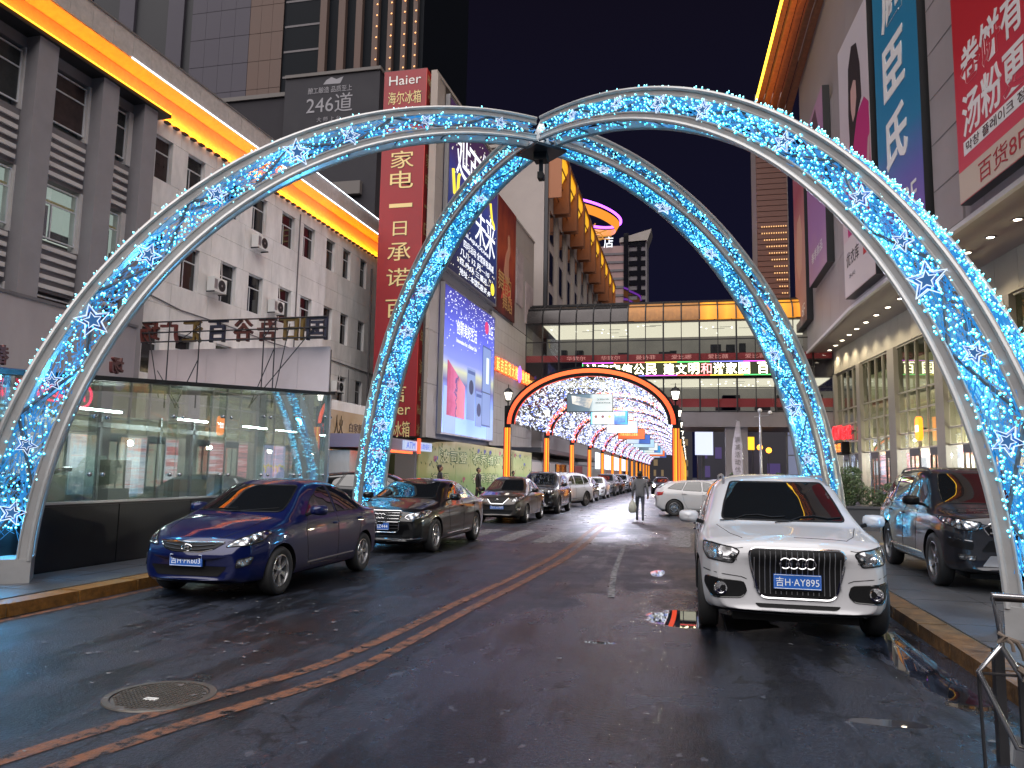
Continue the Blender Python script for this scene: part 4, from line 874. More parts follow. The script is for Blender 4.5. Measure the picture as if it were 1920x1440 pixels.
# stepped ledges below the golden eave
M['eave_brown'] = mat('copper_soffit', (0.24, 0.10, 0.05), 0.55, noise=0.35, nscale=2.5)
ev = [(6.35, 69), (6.9, 53), (7.9, 40), (8.9, 28), (10.2, 14), (11.3, 2)]
for i in range(5):
    p0, p1 = ev[i], ev[i + 1]; w0, w1 = (8.95, 69) if i == 0 else wl_[min(i, 4)], wl_[min(i + 1, 5)]
    for k in range(5):
        t0, t1 = k / 5, (k + 1) / 5
        def L2(t, p, w): return (p[0] + (w[0] - p[0]) * t, p[1])
        w0x = 9.0 + max(0, (44 - p0[1])) * 0.085; w1x = 9.0 + max(0, (44 - p1[1])) * 0.085
        A = (p0[0] + (w0x - p0[0]) * t0, p0[1]); B = (p1[0] + (w1x - p1[0]) * t0, p1[1]); C = (p1[0] + (w1x - p1[0]) * t1 - 0.03, p1[1]); D = (p0[0] + (w0x - p0[0]) * t1 - 0.03, p0[1])
        zz = 35.2 - k * 0.55
        MB().prism([(A[0], A[1], zz), (B[0], B[1], zz), (C[0], C[1], zz), (D[0], D[1], zz)], (0, 0, 0.5)).build('eave_slat', M['eave_brown'], so)
    MB().prism([(p0[0] - 0.12, p0[1], 35.2), (p0[0] - 0.02, p0[1], 35.2), (p0[0] - 0.02, p0[1], 35.6), (p0[0] - 0.12, p0[1], 35.6)], (p1[0] - p0[0], p1[1] - p0[1], 0)).build('led_line', glow('golden_led_line', (1.0, 0.55, 0.03), 5.0), so)
    ang = math.atan2(p1[1] - p0[1], p1[0] - p0[0]); ln = math.dist(p0, p1)
    lamp('eave_wash', 'AREA', ((p0[0] + p1[0]) / 2 + 0.3, (p0[1] + p1[1]) / 2, 33.6), 120, (1, 0.35, 0.04), (0, PI, ang), size=ln, size_y=0.1, parent=so)
# corner fin with sparkling lights
fin = MB()
for k in range(40):
    z = 15.5 + k * 0.5
    MB().box(6.15, 8.7, 69.0, 69.4, z, z + 0.44).build('fin_slat', mat('pink_fin_slat', (0.15, 0.07, 0.055), 0.6) if k == 0 else bpy.data.materials['pink_fin_slat'], so)
MB().box(6.2, 8.8, 69.2, 75, 14, 36).build('core_wall', M['mall_grey'], so)
fl = MB()
for j in range(13):
    for k in range(12):
        if k > j * 0.85: 
            fl.box(6.3 + k * 0.2, 6.38 + k * 0.2, 68.9, 68.98, 23.5 - j * 0.6, 23.6 - j * 0.6)
fl.build('sparkle_lights', glow('warm_sparkle', (1, 0.55, 0.22), 1.3), so, kind='stuff')
# downlights in the soffit
dlx = [(10.01, 63.1), (10.31, 50), (10.75, 42.2), (11.26, 33.2), (11.6, 28.5), (12.6, 16), (13.4, 6)]
def dpos(y):
    for (x0, y0), (x1, y1) in zip(dlx, dlx[1:]):
        if y1 <= y <= y0: return x0 + (x1 - x0) * (y0 - y) / (y0 - y1)
M['dl_disc'] = glow('downlight_disc', (1.0, 0.86, 0.66), 14)
dcup = None
NTH = 'first second third fourth fifth sixth seventh eighth ninth tenth eleventh twelfth thirteenth fourteenth fifteenth sixteenth seventeenth eighteenth nineteenth twentieth twenty-first twenty-second twenty-third twenty-fourth twenty-fifth twenty-sixth twenty-seventh'.split()
for k in range(27):
    y = 61 - k * 2.08
    if y < 7: break
    x = dpos(y)
    t = thing('downlight', '%s round downlight counting from the footbridge along the mall soffit' % NTH[k], 'downlight', (x, y, 10.885), 0, 'row of round downlights under the mall overhang')
    if dcup is None:
        dcup = MB().lathe([(0.14, 0.0), (0.20, -0.03), (0.20, 0.0)], 14).mesh('ring', M['alu'], smooth=True); dds = MB().lathe([(0, -0.012), (0.13, -0.012)], 12, caps=False).mesh('lens', M['dl_disc'])
    link('ring', dcup, t); link('lens', dds, t)
    l_ = lamp('beam', 'SPOT', (0, 0, -0.05), 420, (1.0, 0.84, 0.62), (0, 0, 0), size=0.1, spot=math.radians(120), parent=t)
# posters on the wall --------------------------------------------------
def poster_at(name, label, y0, y1, z0, z1, m, depth=0.35, cat='poster'):
    """sheet hung on the poster wall between street distances y0 (far) and y1 (near)"""
    def wx(y):
        for (xa, ya), (xb, yb) in zip(wl_, wl_[1:]):
            if yb <= y <= ya: return xa + (xb - xa) * (ya - y) / (ya - yb)
    a = Vector((wx(y0), y0)); c = Vector((wx(y1), y1)); d = c - a; rz = math.atan2(d.y, d.x)
    t = thing(name, label, cat, (a.x - 0.0, a.y, z0), rz); w = d.length; h = z1 - z0
    MB().box(0, w, -depth, -0.02, 0, h).build('box_frame', M['mull'], t)
    MB().box(0.03, w - 0.03, -depth - 0.02, -depth - 0.001, 0.03, h - 0.03).build('sheet', m, t)
    return t, w, h, -depth - 0.025
M['wprint'] = mat('white_lettering', (0.75, 0.72, 0.70), 0.5)
t, w, h, yy = poster_at('blue_sign', 'tall blue vertical sign with three rounded white characters', 37.75, 32.5, 11.9, 27.5, gradmat('blue_sign_sheet', [(0, (0.20, 0.12, 0.42)), (0.16, (0.12, 0.12, 0.40)), (0.30, (0.02, 0.19, 0.36)), (1, (0.02, 0.20, 0.34))], 'Z', es=0, rough=0.4), cat='sign')
for ch, z in (('屈', 11.3), ('臣', 8.05), ('氏', 4.75)): text('letter', ch, 1, M['wprint'], t, (w * 0.47, yy, z), w=2.6, h=2.5, extrude=0.02, offset=0.03)
text('print', 'watsons', 1, M['wprint'], t, (w * 0.55, yy, 14.2), w=2.9, h=0.6, extrude=0.01); MB().tube([(0.7 , yy, 13.4), (0.9, yy, 14.6), (1.6, yy, 15.2)], 0.03, 4).tube([(0.7, yy, 13.4), (3.8, yy, 13.55)], 0.03, 4).build('logo_line', M['wprint'], t)
text('print', '2F', 1, M['wprint'], t, (w * 0.72, yy, 1.5), w=1.4, h=1.1, extrude=0.01)
MB().prism([(wl_[2][0] + 0.33, 32.3, 10.97), (wl_[2][0] + 0.55, 29.9, 10.97), (wl_[2][0] + 0.9, 29.9, 10.97), (wl_[2][0] + 0.7, 32.3, 10.97)], (0, 0, 24)).build('pilaster', M['mall_grey'], so)
for z in range(9): MB().prism([(wl_[2][0] + 0.32, 32.3, 11 + z * 1.9), (wl_[2][0] + 0.53, 29.9, 11 + z * 1.9), (wl_[2][0] + 0.6, 29.9, 11 + z * 1.9), (wl_[2][0] + 0.4, 32.3, 11 + z * 1.9)], (0, 0, 0.04)).build('panel_joint', M['seam'], so)
# red food poster
t, w, h, yy = poster_at('food_poster', 'red noodle shop poster with slanting white characters at the far right', 29.4, 14, 11.35, 24, gradmat('red_food_sheet', [(0, (0.62, 0.10, 0.12)), (0.12, (0.60, 0.06, 0.10)), (0.45, (0.50, 0.02, 0.03)), (1, (0.40, 0.012, 0.02))], 'Z', rough=0.4), cat='poster')
MB().prism([(0.05, yy + 0.01, h - 0.05), (0.05, yy + 0.01, 6.2), (2.5, yy + 0.01, 6.8), (5.5, yy + 0.01, 9.3), (9, yy + 0.01, h - 0.05)], (0, 0.004, 0)).build('photo_print', gradmat('food_photo', [(0, (0.15, 0.12, 0.2)), (0.4, (0.05, 0.05, 0.07)), (0.5, (0.35, 0.33, 0.40)), (0.6, (0.08, 0.07, 0.09)), (1, (0.4, 0.35, 0.4))], 'X', nscale=3, namt=1.5), t)
text('print', '卷饼有麦香', 1, M['wprint'], t, (0.55, yy, 4.75), w=7.2, h=1.55, extrude=0.004, align='LEFT', offset=0.02); text('print', '汤粉更地道', 1, M['wprint'], t, (0.5, yy, 3.0), w=7.2, h=1.55, extrude=0.004, align='LEFT', offset=0.02)
MB().box(0.5, 8.0, yy, yy + 0.01, 1.62, 2.12).build('caption_band', M['wprint'], t)
text('print', '막창 플레이크 정통 국물 김밥', 1, M['dark_print'], t, (0.7, yy - 0.01, 1.87), w=7.0, h=0.36, extrude=0.002, align='LEFT')
MB().box(0.03, w - 0.05, yy, yy + 0.01, 0.05, 1.15).build('lower_band', mat('cream_band', (0.55, 0.44, 0.36), 0.5), t)
text('print', '百货8F美食广场', 1, mat('red_print', (0.4, 0.03, 0.04), 0.5), t, (1.5, yy - 0.01, 0.6), w=7.2, h=0.72, extrude=0.002, align='LEFT')
# woman poster with clothing-shop panel
t, w, h, yy = poster_at('fashion_poster', 'tall poster of a dark haired woman in a magenta coat beside the blue sign', 43.6, 38.2, 11.2, 25.2, gradmat('fashion_sheet', [(0, (0.52, 0.36, 0.38)), (0.5, (0.52, 0.42, 0.44)), (1, (0.6, 0.54, 0.56))], 'Z', rough=0.4), depth=0.5)
MB().box(0.05, w - 0.05, yy, yy + 0.008, 0.05, 3.0).build('lower_panel', mat('pale_panel', (0.55, 0.47, 0.46), 0.5), t)
text('print', '优衣库', 1, M['black'], t, (1.7, yy - 0.008, 1.95), w=2.3, h=0.8, extrude=0.002); text('print', '가나다', 1, M['black'], t, (1.5, yy - 0.008, 1.0), w=1.2, h=0.25, extrude=0.002)
MB().box(3.6, 5.0, yy - 0.012, yy, 1.45, 2.85).build('logo_panel', mat('red_logo', (0.5, 0.03, 0.04), 0.5), t); text('print', 'UNI', 1, M['wprint'], t, (4.3, yy - 0.022, 2.45), w=1.1, h=0.5, extrude=0.002); text('print', 'QLO', 1, M['wprint'], t, (4.3, yy - 0.022, 1.85), w=1.1, h=0.5, extrude=0.002)
hair = mat('dark_hair_print', (0.02, 0.012, 0.015), 0.6); coat = mat('magenta_coat_print', (0.42, 0.02, 0.14), 0.6)
def flat(pts, m, dy, name): MB().prism([(x, yy + dy, z) for x, z in pts], (0, 0.004, 0)).build(name, m, t)
flat([(2.0, 12.0), (2.7, 12.9), (3.6, 12.6), (4.1, 11.2), (4.2, 9.4), (3.4, 8.9), (2.4, 7.4), (1.9, 7.6), (1.8, 9.5)], hair, -0.004, 'hair_print')
flat([(1.2, 7.4), (2.2, 8.2), (3.0, 8.8), (4.6, 9.2), (5.3, 8.6), (5.3, 3.1), (1.0, 3.1), (0.8, 4.6)], coat, -0.001, 'coat_print')
flat([(2.35, 11.0), (2.9, 11.4), (3.3, 10.9), (3.35, 9.8), (3.0, 9.0), (2.6, 8.8), (2.3, 9.6)], mat('face_print', (0.50, 0.30, 0.27), 0.6), -0.008, 'face_print')
flat([(2.3, 11.1), (2.9, 11.6), (3.35, 11.1), (3.35, 10.7), (2.9, 10.95), (2.3, 10.6)], hair, -0.010, 'fringe_print')
flat([(4.0, 3.1), (4.5, 3.1), (5.2, 6.0), (5.3, 7.0), (5.0, 6.9)], mat('sleeve_print', (0.45, 0.30, 0.30), 0.6), -0.006, 'sleeve_print')
t, w, h, yy = poster_at('fashion_poster', 'purple tinted narrow poster next to the footbridge end', 55.4, 48.6, 14.7, 26, gradmat('violet_sheet', [(0, (0.38, 0.22, 0.30)), (0.3, (0.32, 0.16, 0.36)), (0.6, (0.30, 0.14, 0.34)), (1, (0.40, 0.22, 0.32))], 'Z', nscale=3, namt=0.4), depth=0.45)
flat([(1.0, 8.8), (2.4, 10.8), (4.2, 11), (5.2, 9.4), (4.8, 7.0), (2.6, 6.4)], mat('violet_dark_print', (0.10, 0.05, 0.07), 0.6), -0.002, 'hair_print')
text('print', '春季新品', 1, M['wprint'], t, (w / 2, yy - 0.006, 1.6), w=4.2, h=0.7, extrude=0.002)
t, w, h, yy = poster_at('fashion_poster', 'pinkish poster of a face above the golden roof end of the footbridge', 62.3, 57.0, 12.8, 26, gradmat('rose_sheet', [(0, (0.10, 0.06, 0.07)), (0.15, (0.42, 0.24, 0.20)), (0.5, (0.45, 0.22, 0.20)), (0.8, (0.30, 0.06, 0.10)), (1, (0.35, 0.12, 0.16))], 'Z', nscale=3, namt=0.3), depth=0.45)
flat([(1.0, 5.0), (2.2, 3.6), (3.6, 4.2), (4.2, 6.6), (3.4, 8.4), (1.8, 8.2)], mat('face_print2', (0.52, 0.32, 0.25), 0.6), -0.002, 'face_print')
text('print', '6F', 1, M['wprint'], t, (w - 1.4, yy - 0.006, 1.0), w=1.4, h=0.9, extrude=0.002)
# ground floor signs
t = thing('cinema_sign', 'red glowing cinema sign over a small amber box on the mall front', 'sign', (10.54 + 0.0865 * 2.6 - 0.35, 60 - 2.6, 4.85), Ra)
text('letter', 'CGV', 1, glow('red_sign_glow', (1, 0.03, 0.04), 1.2, nosample=False), t, (-0.95, 0, 0), w=2.1, h=1.0, extrude=0.08, offset=0.01); text('letter', '影城', 1, bpy.data.materials['red_sign_glow'], t, (1.3, 0, -0.1), w=2.0, h=0.95, extrude=0.06)
MB().box(-2.1, 2.4, 0.1, 0.3, -0.1, 0.0).build('rail', M['dark_metal'], t)
MB().box(-1.3, 0.9, -0.2, 0.3, -1.55, -0.7).build('amber_box', M['black'], t)
text('print', '购票', 1, glow('amber_text', (1, 0.25, 0.03), 3), t, (-0.2, -0.21, -1.1), w=1.7, h=0.6, extrude=0.003)
t = thing('capsule_sign', 'orange capsule shaped sign with a white square on the mall front', 'sign', (10.54 + 0.0865 * 16.5 - 0.32, 60 - 16.45, 4.27), Ra)
MB().prism([(0.26 * math.cos(a) , -0.05, 0.36 + 0.26 * math.sin(a)) for a in [PI * k / 8 for k in range(9)]] + [(0.26 * math.cos(a), -0.05, -0.36 + 0.26 * math.sin(a)) for a in [PI + PI * k / 8 for k in range(9)]], (0, 0.2, 0)).build('capsule', glow('orange_sign', (1, 0.25, 0.01), 2.6, nosample=False), t)
MB().box(-0.17, 0.17, -0.075, -0.05, -0.17, 0.17).build('logo_panel', glow('white_sign', (1, 0.93, 0.88), 3), t); text('print', 'mi', 1, bpy.data.materials['orange_sign'], t, (0, -0.08, 0), w=0.2, h=0.12, extrude=0.002)
MB().box(-0.05, 0.05, 0.15, 0.4, -0.05, 0.05).build('bracket', M['dark_metal'], t)
t = thing('hotpot_sign', 'red hotpot restaurant sign with a round emblem behind the near right arch leg', 'sign', (10.54 + 0.0865 * 29.0 - 0.3, 60 - 29.0, 5.1), Ra)
RS = glow('hotpot_red', (1, 0.03, 0.10), 3.5, nosample=False)
text('letter', '老火锅店', 1, RS, t, (1.2, 0, 0), w=4.2, h=0.95, extrude=0.04, offset=0.015); MB().tube([(-1.9 + 0.6 * math.cos(a), 0, 0.6 * math.sin(a)) for a in [2 * PI * k / 24 for k in range(24)]], 0.07, 6, closed=True).tube([(-1.9 - 0.2, 0, -0.3), (-2.0, 0, 0.3), (-1.8, 0, 0.3), (-1.7, 0, -0.3)], 0.05, 6).build('emblem', RS, t)
MB().box(-2.6, 3.4, 0.05, 0.12, -0.05, 0.05).build('rail', M['dark_metal'], t)
# ================================================================ THE CROSSED LIGHT ARCHES
M['bulb'] = glow('blue_bulb', (0.06, 0.62, 1.0), 2.8)
M['bulb_core'] = glow('bulb_core', (0.40, 0.92, 1.0), 3.6)
M['net'] = glow('blue_haze_wire', (0.012, 0.26, 0.72), 0.8)  # wires given a dim glow for the blue haze between the bulbs
M['star_rim'] = glow('star_rim', (0.68, 0.82, 1.0), 1.2)
M['star_in'] = mat('star_acrylic_dark', (0.05, 0.10, 0.2), 0.2, emit=(0.02, 0.14, 0.4), es=0.5)
M['acryl'] = glassmat('star_acrylic', (0.75, 0.82, 1.0), 0.12)
M['rail_in'] = mat('rail_dark_edge', (0.06, 0.05, 0.05), 0.4, 0.5)
APX = Vector((-2.55, 13.15, 0)); HH = 7.72
arch = thing('light_arch', 'crossed silver arches wrapped in blue bulbs and star lamps over the road', 'arch', (APX.x, APX.y, 0))
def star_mesh():
    def pts(R, r, y): return [((R if k % 2 == 0 else r) * math.sin(PI * k / 5), y, (R if k % 2 == 0 else r) * math.cos(PI * k / 5)) for k in range(10)]
    rim = MB(); rim.tube(pts(1, 0.45, -0.12), 0.045, 5, closed=True); rim.tube(pts(0.92, 0.42, 0.12), 0.03, 5, closed=True)
    for p, q in zip(pts(1, .45, -.12), pts(.92, .42, .12)): rim.tube([p, q], 0.02, 4)
    rim.tube(pts(0.5, 0.24, -0.16), 0.035, 5, closed=True)
    ins = MB(); ins.prism(pts(0.5, 0.24, -0.14), (0, 0.04, 0))
    ac = MB(); ac.prism(pts(0.94, 0.42, -0.09), (0, 0.02, 0))
    return rim.mesh('star_rim', M['star_rim']), ins.mesh('star_centre', M['star_in']), ac.mesh('star_plate', M['acryl'])
SM = star_mesh()
def leg(P, side, stars, nb, seed, wk=1.0, tk=0.0, inner=False):
    nb = int(nb * 1.25)
    P = Vector((P[0], P[1], 0)); D = P - APX; L_ = D.length; u = D.normalized(); w = Vector((-u.y, u.x, 0)); w = w if side > 0 else -w
    R = random.Random(seed)
    def fr(t):
        c = u * (L_ * math.sin(t)) + Vector((0, 0, HH * math.cos(t)))
        n = (u * (math.sin(t) / L_) + Vector((0, 0, math.cos(t) / HH))).normalized()
        k = t / (PI / 2); return c, n, 0.42 + (0.27 + tk) * k, (0.40 + 0.26 * k) * wk, (u * (L_ * math.cos(t)) - Vector((0, 0, HH * math.sin(t)))).normalized()
    T0, T1 = 0.025, PI / 2 - 0.055
    N = 48; ts = [T0 + (T1 - T0) * i / N for i in range(N + 1)]
    for sn in (1, -1):
        for sw in (1, -1):
            vs = []; tp = []
            for t in ts:
                c, n, th, wd, tg = fr(t); o = c + n * (sn * th / 2) + w * (sw * wd / 2); a = -n * sn; b_ = -w * sw; W_ = 0.115 + 0.03 * t / 1.57
                vs += [o, o + a * W_, o + a * W_ + b_ * 0.045, o + b_ * 0.045]; tp.append(o + a * 0.01)
            m = MB(); m.add(vs, [(4 * i + k, 4 * i + (k + 1) % 4, 4 * i + 4 + (k + 1) % 4, 4 * i + 4 + k) for i in range(N) for k in range(4)] + [(3, 2, 1, 0), (4 * N, 4 * N + 1, 4 * N + 2, 4 * N + 3)])
            m.cm = 0; m.tube(tp, 0.034, 8); m.tube([v + (Vector(vs[4 * i + 1]) - v) * 0.93 for i, v in enumerate(tp)], 0.016, 6)
            m.build('rail', M['silver'], arch, smooth=30)
    # zigzag bracing on both flanks, cross ties
    tr = MB(); K = 13
    for sw in (1, -1):
        for i in range(K):
            t0, t1 = T0 + (T1 - T0) * i / K, T0 + (T1 - T0) * (i + 1) / K; s_ = 1 if (i % 2) else -1
            (c0, n0, h0, w0, _), (c1, n1, h1, w1, _) = fr(t0), fr(t1)
            tr.tube([c0 + n0 * s_ * (h0 / 2 - 0.12) + w * sw * (w0 / 2 - 0.03), c1 - n1 * s_ * (h1 / 2 - 0.12) + w * sw * (w1 / 2 - 0.03)], 0.022, 6)
    for i in range(K + 1):
        t0 = T0 + (T1 - T0) * i / K; c0, n0, h0, w0, _ = fr(t0)
        for s_ in (1, -1): tr.tube([c0 + n0 * s_ * (h0 / 2 - 0.04) + w * (w0 / 2 - 0.03), c0 + n0 * s_ * (h0 / 2 - 0.04) - w * (w0 / 2 - 0.03)], 0.016, 6)
    if inner:
        for i in range(K):
            t0, t1 = T0 + (T1 - T0) * i / K, T0 + (T1 - T0) * (i + 1) / K; s_ = 1 if (i % 2) else -1
            (c0, n0, h0, w0, _), (c1, n1, h1, w1, _) = fr(t0), fr(t1)
            tr.tube([c0 - n0 * (h0 / 2 - .03) + w * s_ * (w0 / 2 - .05), c1 - n1 * (h1 / 2 - .03) - w * s_ * (w1 / 2 - .05)], 0.014, 5)
    tr.build('brace', mat('brace_steel', (0.16, 0.17, 0.19), 0.4, 0.6) if 'brace_steel' not in bpy.data.materials else bpy.data.materials['brace_steel'], arch)
    # bulbs and wires
    bb = MB(); nw = MB()
    def facept(face, t, v, jit):
        c, n, th, wd, tg = fr(t)
        if face in (0, 1): return c + n * (v * (th / 2 - 0.10)) + w * ((1 if face == 0 else -1) * (wd / 2 - 0.02 + jit)), n, w * (1 if face == 0 else -1), tg
        if face == 2: return c + w * (v * (wd / 2 - 0.05)) + n * (th / 2 + 0.01 + jit), w, n, tg
        return c + w * (v * (wd / 2 - 0.05)) - n * (th / 2 - 0.05 + jit), w, -n, tg
    for i in range(nb):
        f = R.choices((0, 1, 2, 3), (0.18, 0.18, 0.2, 0.44) if inner else (0.42, 0.22, 0.26, 0.10))[0]
        t = T0 + (T1 - T0 - 0.04) * R.random() ** 0.8; v = R.uniform(-1, 1)
        p, a, nn, tg = facept(f, t, v, R.uniform(-0.03, 0.05))
        r_ = 0.0138
        bb.cm = 0; bb.ball(p, r_, 7, 5); bb.cm = 1; bb.ball(p - Vector((0, 0, -0.006)) + nn * 0.012, r_ * 0.62, 6, 4); bb.cm = 0
    for i in range(int(nb * 1.2)):
        f = R.choices((0, 1, 2, 3), (0.15, 0.15, 0.2, 0.5) if inner else (0.45, 0.22, 0.30, 0.03))[0]
        t = T0 + (T1 - T0 - 0.05) * R.random() ** 0.85; v = R.uniform(-1, 1)
        p, a, nn, tg = facept(f, t, v, R.uniform(-0.05, 0.02))
        q, _, _, _ = facept(f, min(T1 - 0.02, t + R.uniform(0.005, 0.045)), max(-1, min(1, v + R.uniform(-0.7, 0.7))), R.uniform(-0.05, 0.02))
        nw.tube([p, (p + q) / 2 + Vector((R.uniform(-.02, .02), R.uniform(-.02, .02), -R.uniform(0, 0.05))), q], R.choice((0.003, 0.004, 0.009)), 3, caps=False)
    bb.build('string_lights', [M['bulb'], M['bulb_core']], arch, kind='stuff', fix=False, smooth=180); nw.build('light_net', M['net'], arch, kind='stuff', fix=False)
    for t, v, sc, sw in stars:
        c, n, th, wd, tg = fr(t); face = w * sw
        p = c + n * v * th * 0.5 + face * (wd / 2 + 0.02)
        if inner: face = -n; p = c + w * v * wd * 0.5 - n * (th / 2 + 0.02)
        qe = (face.to_track_quat('-Y', 'Z') @ Quaternion((0, 1, 0), R.uniform(-0.5, 0.5))).to_euler()
        root = link('star_light', SM[0], arch, loc=p, rot=qe); root.scale = (sc * .66,) * 3
        link('star_centre', SM[1], root); link('star_plate', SM[2], root)
    c, n, th, wd, tg = fr(T1 + 0.01); q = c + Vector((0, 0, 0))
    m = MB(); x_ = u * (th / 2 + 0.02); y_ = w * (wd / 2 + 0.015)
    corners = [q + x_ + y_, q - x_ + y_, q - x_ - y_, q + x_ - y_]
    m.prism([(v.x, v.y, 0.0) for v in corners], (0, 0, 0.43)); m.build('base_block', M['silver'], arch)
    for t in (1.45, 1.2, 0.95, 0.6):
        c, n, th, wd, tg = fr(t); lamp('bulb_glow', 'POINT', c, 42, (0.08, 0.5, 1.0), size=0.12, parent=arch)
leg((-8.47, 8.18), 1, [(.12, 0, .17, 1), (.30, 0, .17, 1), (.48, -.1, .24, 1), (.60, 0, .33, 1), (.78, .1, .23, 1), (.95, 0, .26, 1), (1.10, 0, .34, 1), (1.22, .1, .2, 1), (1.33, 0, .20, 1), (1.44, -.2, .24, 1)], 1250, 11, 0.8, 0.03)
leg((3.42, 8.40), -1, [(.14, 0, .15, 1), (.28, .1, .18, 1), (.40, 0, .22, 1), (.52, 0, .24, 1), (.72, 0, .22, 1), (.90, .1, .22, 1), (1.07, 0, .33, 1), (1.19, .1, .20, 1), (1.31, 0, .24, 1), (1.42, .2, .22, 1), (1.0, .1, .2, 1)], 2300, 12)
leg((-7.88, 18.33), -1, [(.3, 0, .2, -1), (.55, 0, .22, -1), (.7, 0, .24, -1), (.86, 0, .28, -1), (1.05, 0, .2, -1), (1.2, 0, .3, -1), (1.3, .1, .2, -1), (1.4, 0, .2, -1), (1.5, 0, .2, -1)], 2300, 13, 1.0, -0.2, True)
leg((2.85, 17.6), 1, [(.2, 0, .2, -1), (.42, 0, .26, -1), (.62, 0, .24, -1), (.8, 0, .22, -1), (.98, 0, .26, -1), (1.15, 0, .34, -1), (1.3, 0, .2, -1), (1.45, 0, .22, -1)], 2100, 14, 1.0, -0.2, True)
hub = MB()
hub.add([(-.2, -.2, 7.42), (.2, -.2, 7.42), (.2, .2, 7.42), (-.2, .2, 7.42), (0, 0, 8.06)], [(3, 2, 1, 0), (0, 1, 4), (1, 2, 4), (2, 3, 4), (3, 0, 4)])
hub.build('hub', M['silver'], arch); MB().box(-.33, .33, -.33, .33, 7.36, 7.41).build('hub_plate', M['dark_metal'], arch).rotation_euler = (0, 0, 0.8)
MB().box(-.12, .12, -.12, .12, 7.22, 7.36).tube([(0, 0, 7.36), (0, 0, 6.95)], 0.04, 8).box(-.05, .05, -.09, .09, 6.88, 7.0).build('hanging_camera', M['black'], arch)

# ================================================================ TUNNEL OF LIGHT ARCHES
TX0, TX1, TY0, TS = -7.73, -0.49, 33.0, 9.7
TC, TR_ = (TX0 + TX1) / 2, (TX1 - TX0) / 2
M['led_orange'] = gradmat('orange_led_face', [(0, (1.0, 0.08, 0.025)), (1, (1.0, 0.15, 0.035))], 'Z', es=1.15)
M['led_y'] = glow('amber_led_strip', (1.0, 0.42, 0.02), 1.5)
M['led_red'] = glow('red_led_strip', (1.0, 0.07, 0.02), 1.1)
M['canopy_w'] = glow('white_canopy_bulb', (0.85, 0.90, 1.0), 2.0); M['canopy_b'] = glow('blue_canopy_bulb', (0.22, 0.32, 1.0), 1.8); M['canopy_k'] = mat('canopy_cable', (0.01, 0.01, 0.012), 0.6)
M['lamp_glass'] = glow('lantern_glass', (1, 0.93, 0.8), 3.5)
def am(a, r=0.0): return (TC + (TR_ - 0.05 + r) * math.cos(a), 3.75 + (2.35 + r) * math.sin(a))
def make_arch():
    t = thing('street_arch', 'nearest orange lit arch at the mouth of the light tunnel', 'arch', (0, TY0, 0), 0, 'row of orange lit arches forming the tunnel')
    for x in (TX0, TX1):
        p = MB().box(x - .15, x + .15, -.12, .12, 0, 3.6).build('post', M['black'], t)
        for k, dx in enumerate((-.1, 0.0, .1)):
            MB().box(x + dx - 0.022, x + dx + 0.022, -.145, -.121, 0.1, 3.58).build('led_strip', M['led_y'] if k == 1 else M['led_red'], p)
            MB().box(x + dx + 0.024, x + dx + 0.05, -.14, -.121, 0.1, 3.58).build('led_strip', M['led_y'], p)
        MB().box(x - .13, x + .13, -.1, .1, 3.6, 4.55).build('post_cap', M['black'], t)
        l = MB().lathe([(0.03, 4.55), (0.03, 4.72), (0.1, 4.76), (0.14, 4.8)], 8, (x, 0, 0)).lathe([(0.24, 5.15), (0.13, 5.28), (0.02, 5.36), (0.015, 5.5)], 6, (x, 0, 0))
        for k in range(6): a = k * PI / 3; l.tube([(x + .12 * math.cos(a), .12 * math.sin(a), 4.8), (x + .2 * math.cos(a), .2 * math.sin(a), 5.15)], 0.012, 4)
        lo_ = l.build('lantern', M['black'], t); MB().lathe([(0.10, 4.81), (0.18, 5.14)], 6, (x, 0, 0)).build('lamp_shade', M['lamp_glass'], lo_)
    N = 36; A = [PI * k / N for k in range(N + 1)]
    b = MB(); vs = []
    for a in A:
        for r, y in ((-.26, -.1), (.16, -.1), (.16, .1), (-.26, .1)): x, z = am(a, r); vs.append((x, y, z))
    b.add(vs, [(4 * i + k, 4 * i + (k + 1) % 4, 4 * i + 4 + (k + 1) % 4, 4 * i + 4 + k) for i in range(N) for k in range(4)]); b.build('arch_beam', M['black'], t)
    f = MB(); vs = []
    for a in A:
        for r in (-0.12, .06): x, z = am(a, r); vs.append((x, -.115, z))
    f.add(vs, [(2 * i, 2 * i + 1, 2 * i + 3, 2 * i + 2) for i in range(N)]); f.build('led_face', M['led_orange'], t, fix=False)
    f = MB(); vs = []
    for a in A:
        for y in (-.09, .09): x, z = am(a, -.27); vs.append((x, y, z))
    f.add(vs, [(2 * i, 2 * i + 1, 2 * i + 3, 2 * i + 2) for i in range(N)]); f.build('led_underside', M['led_red'], t, fix=False)
    return t
a0 = make_arch()
for k in range(4):
    for x in (TX0, TX1): lamp('lantern_light', 'POINT', (x, TY0 + TS * k, 5.0), 2600, (1.0, 0.95, 0.92), size=0.10)
ordn = ['second', 'third', 'fourth', 'fifth', 'sixth', 'seventh', 'eighth', 'ninth', 'tenth', 'eleventh', 'twelfth', 'thirteenth', 'fourteenth']
for k in range(1, 14): copy_tree(a0, (0, TY0 + TS * k, 0), label='%s orange lit arch from the mouth of the light tunnel' % ordn[k - 1])
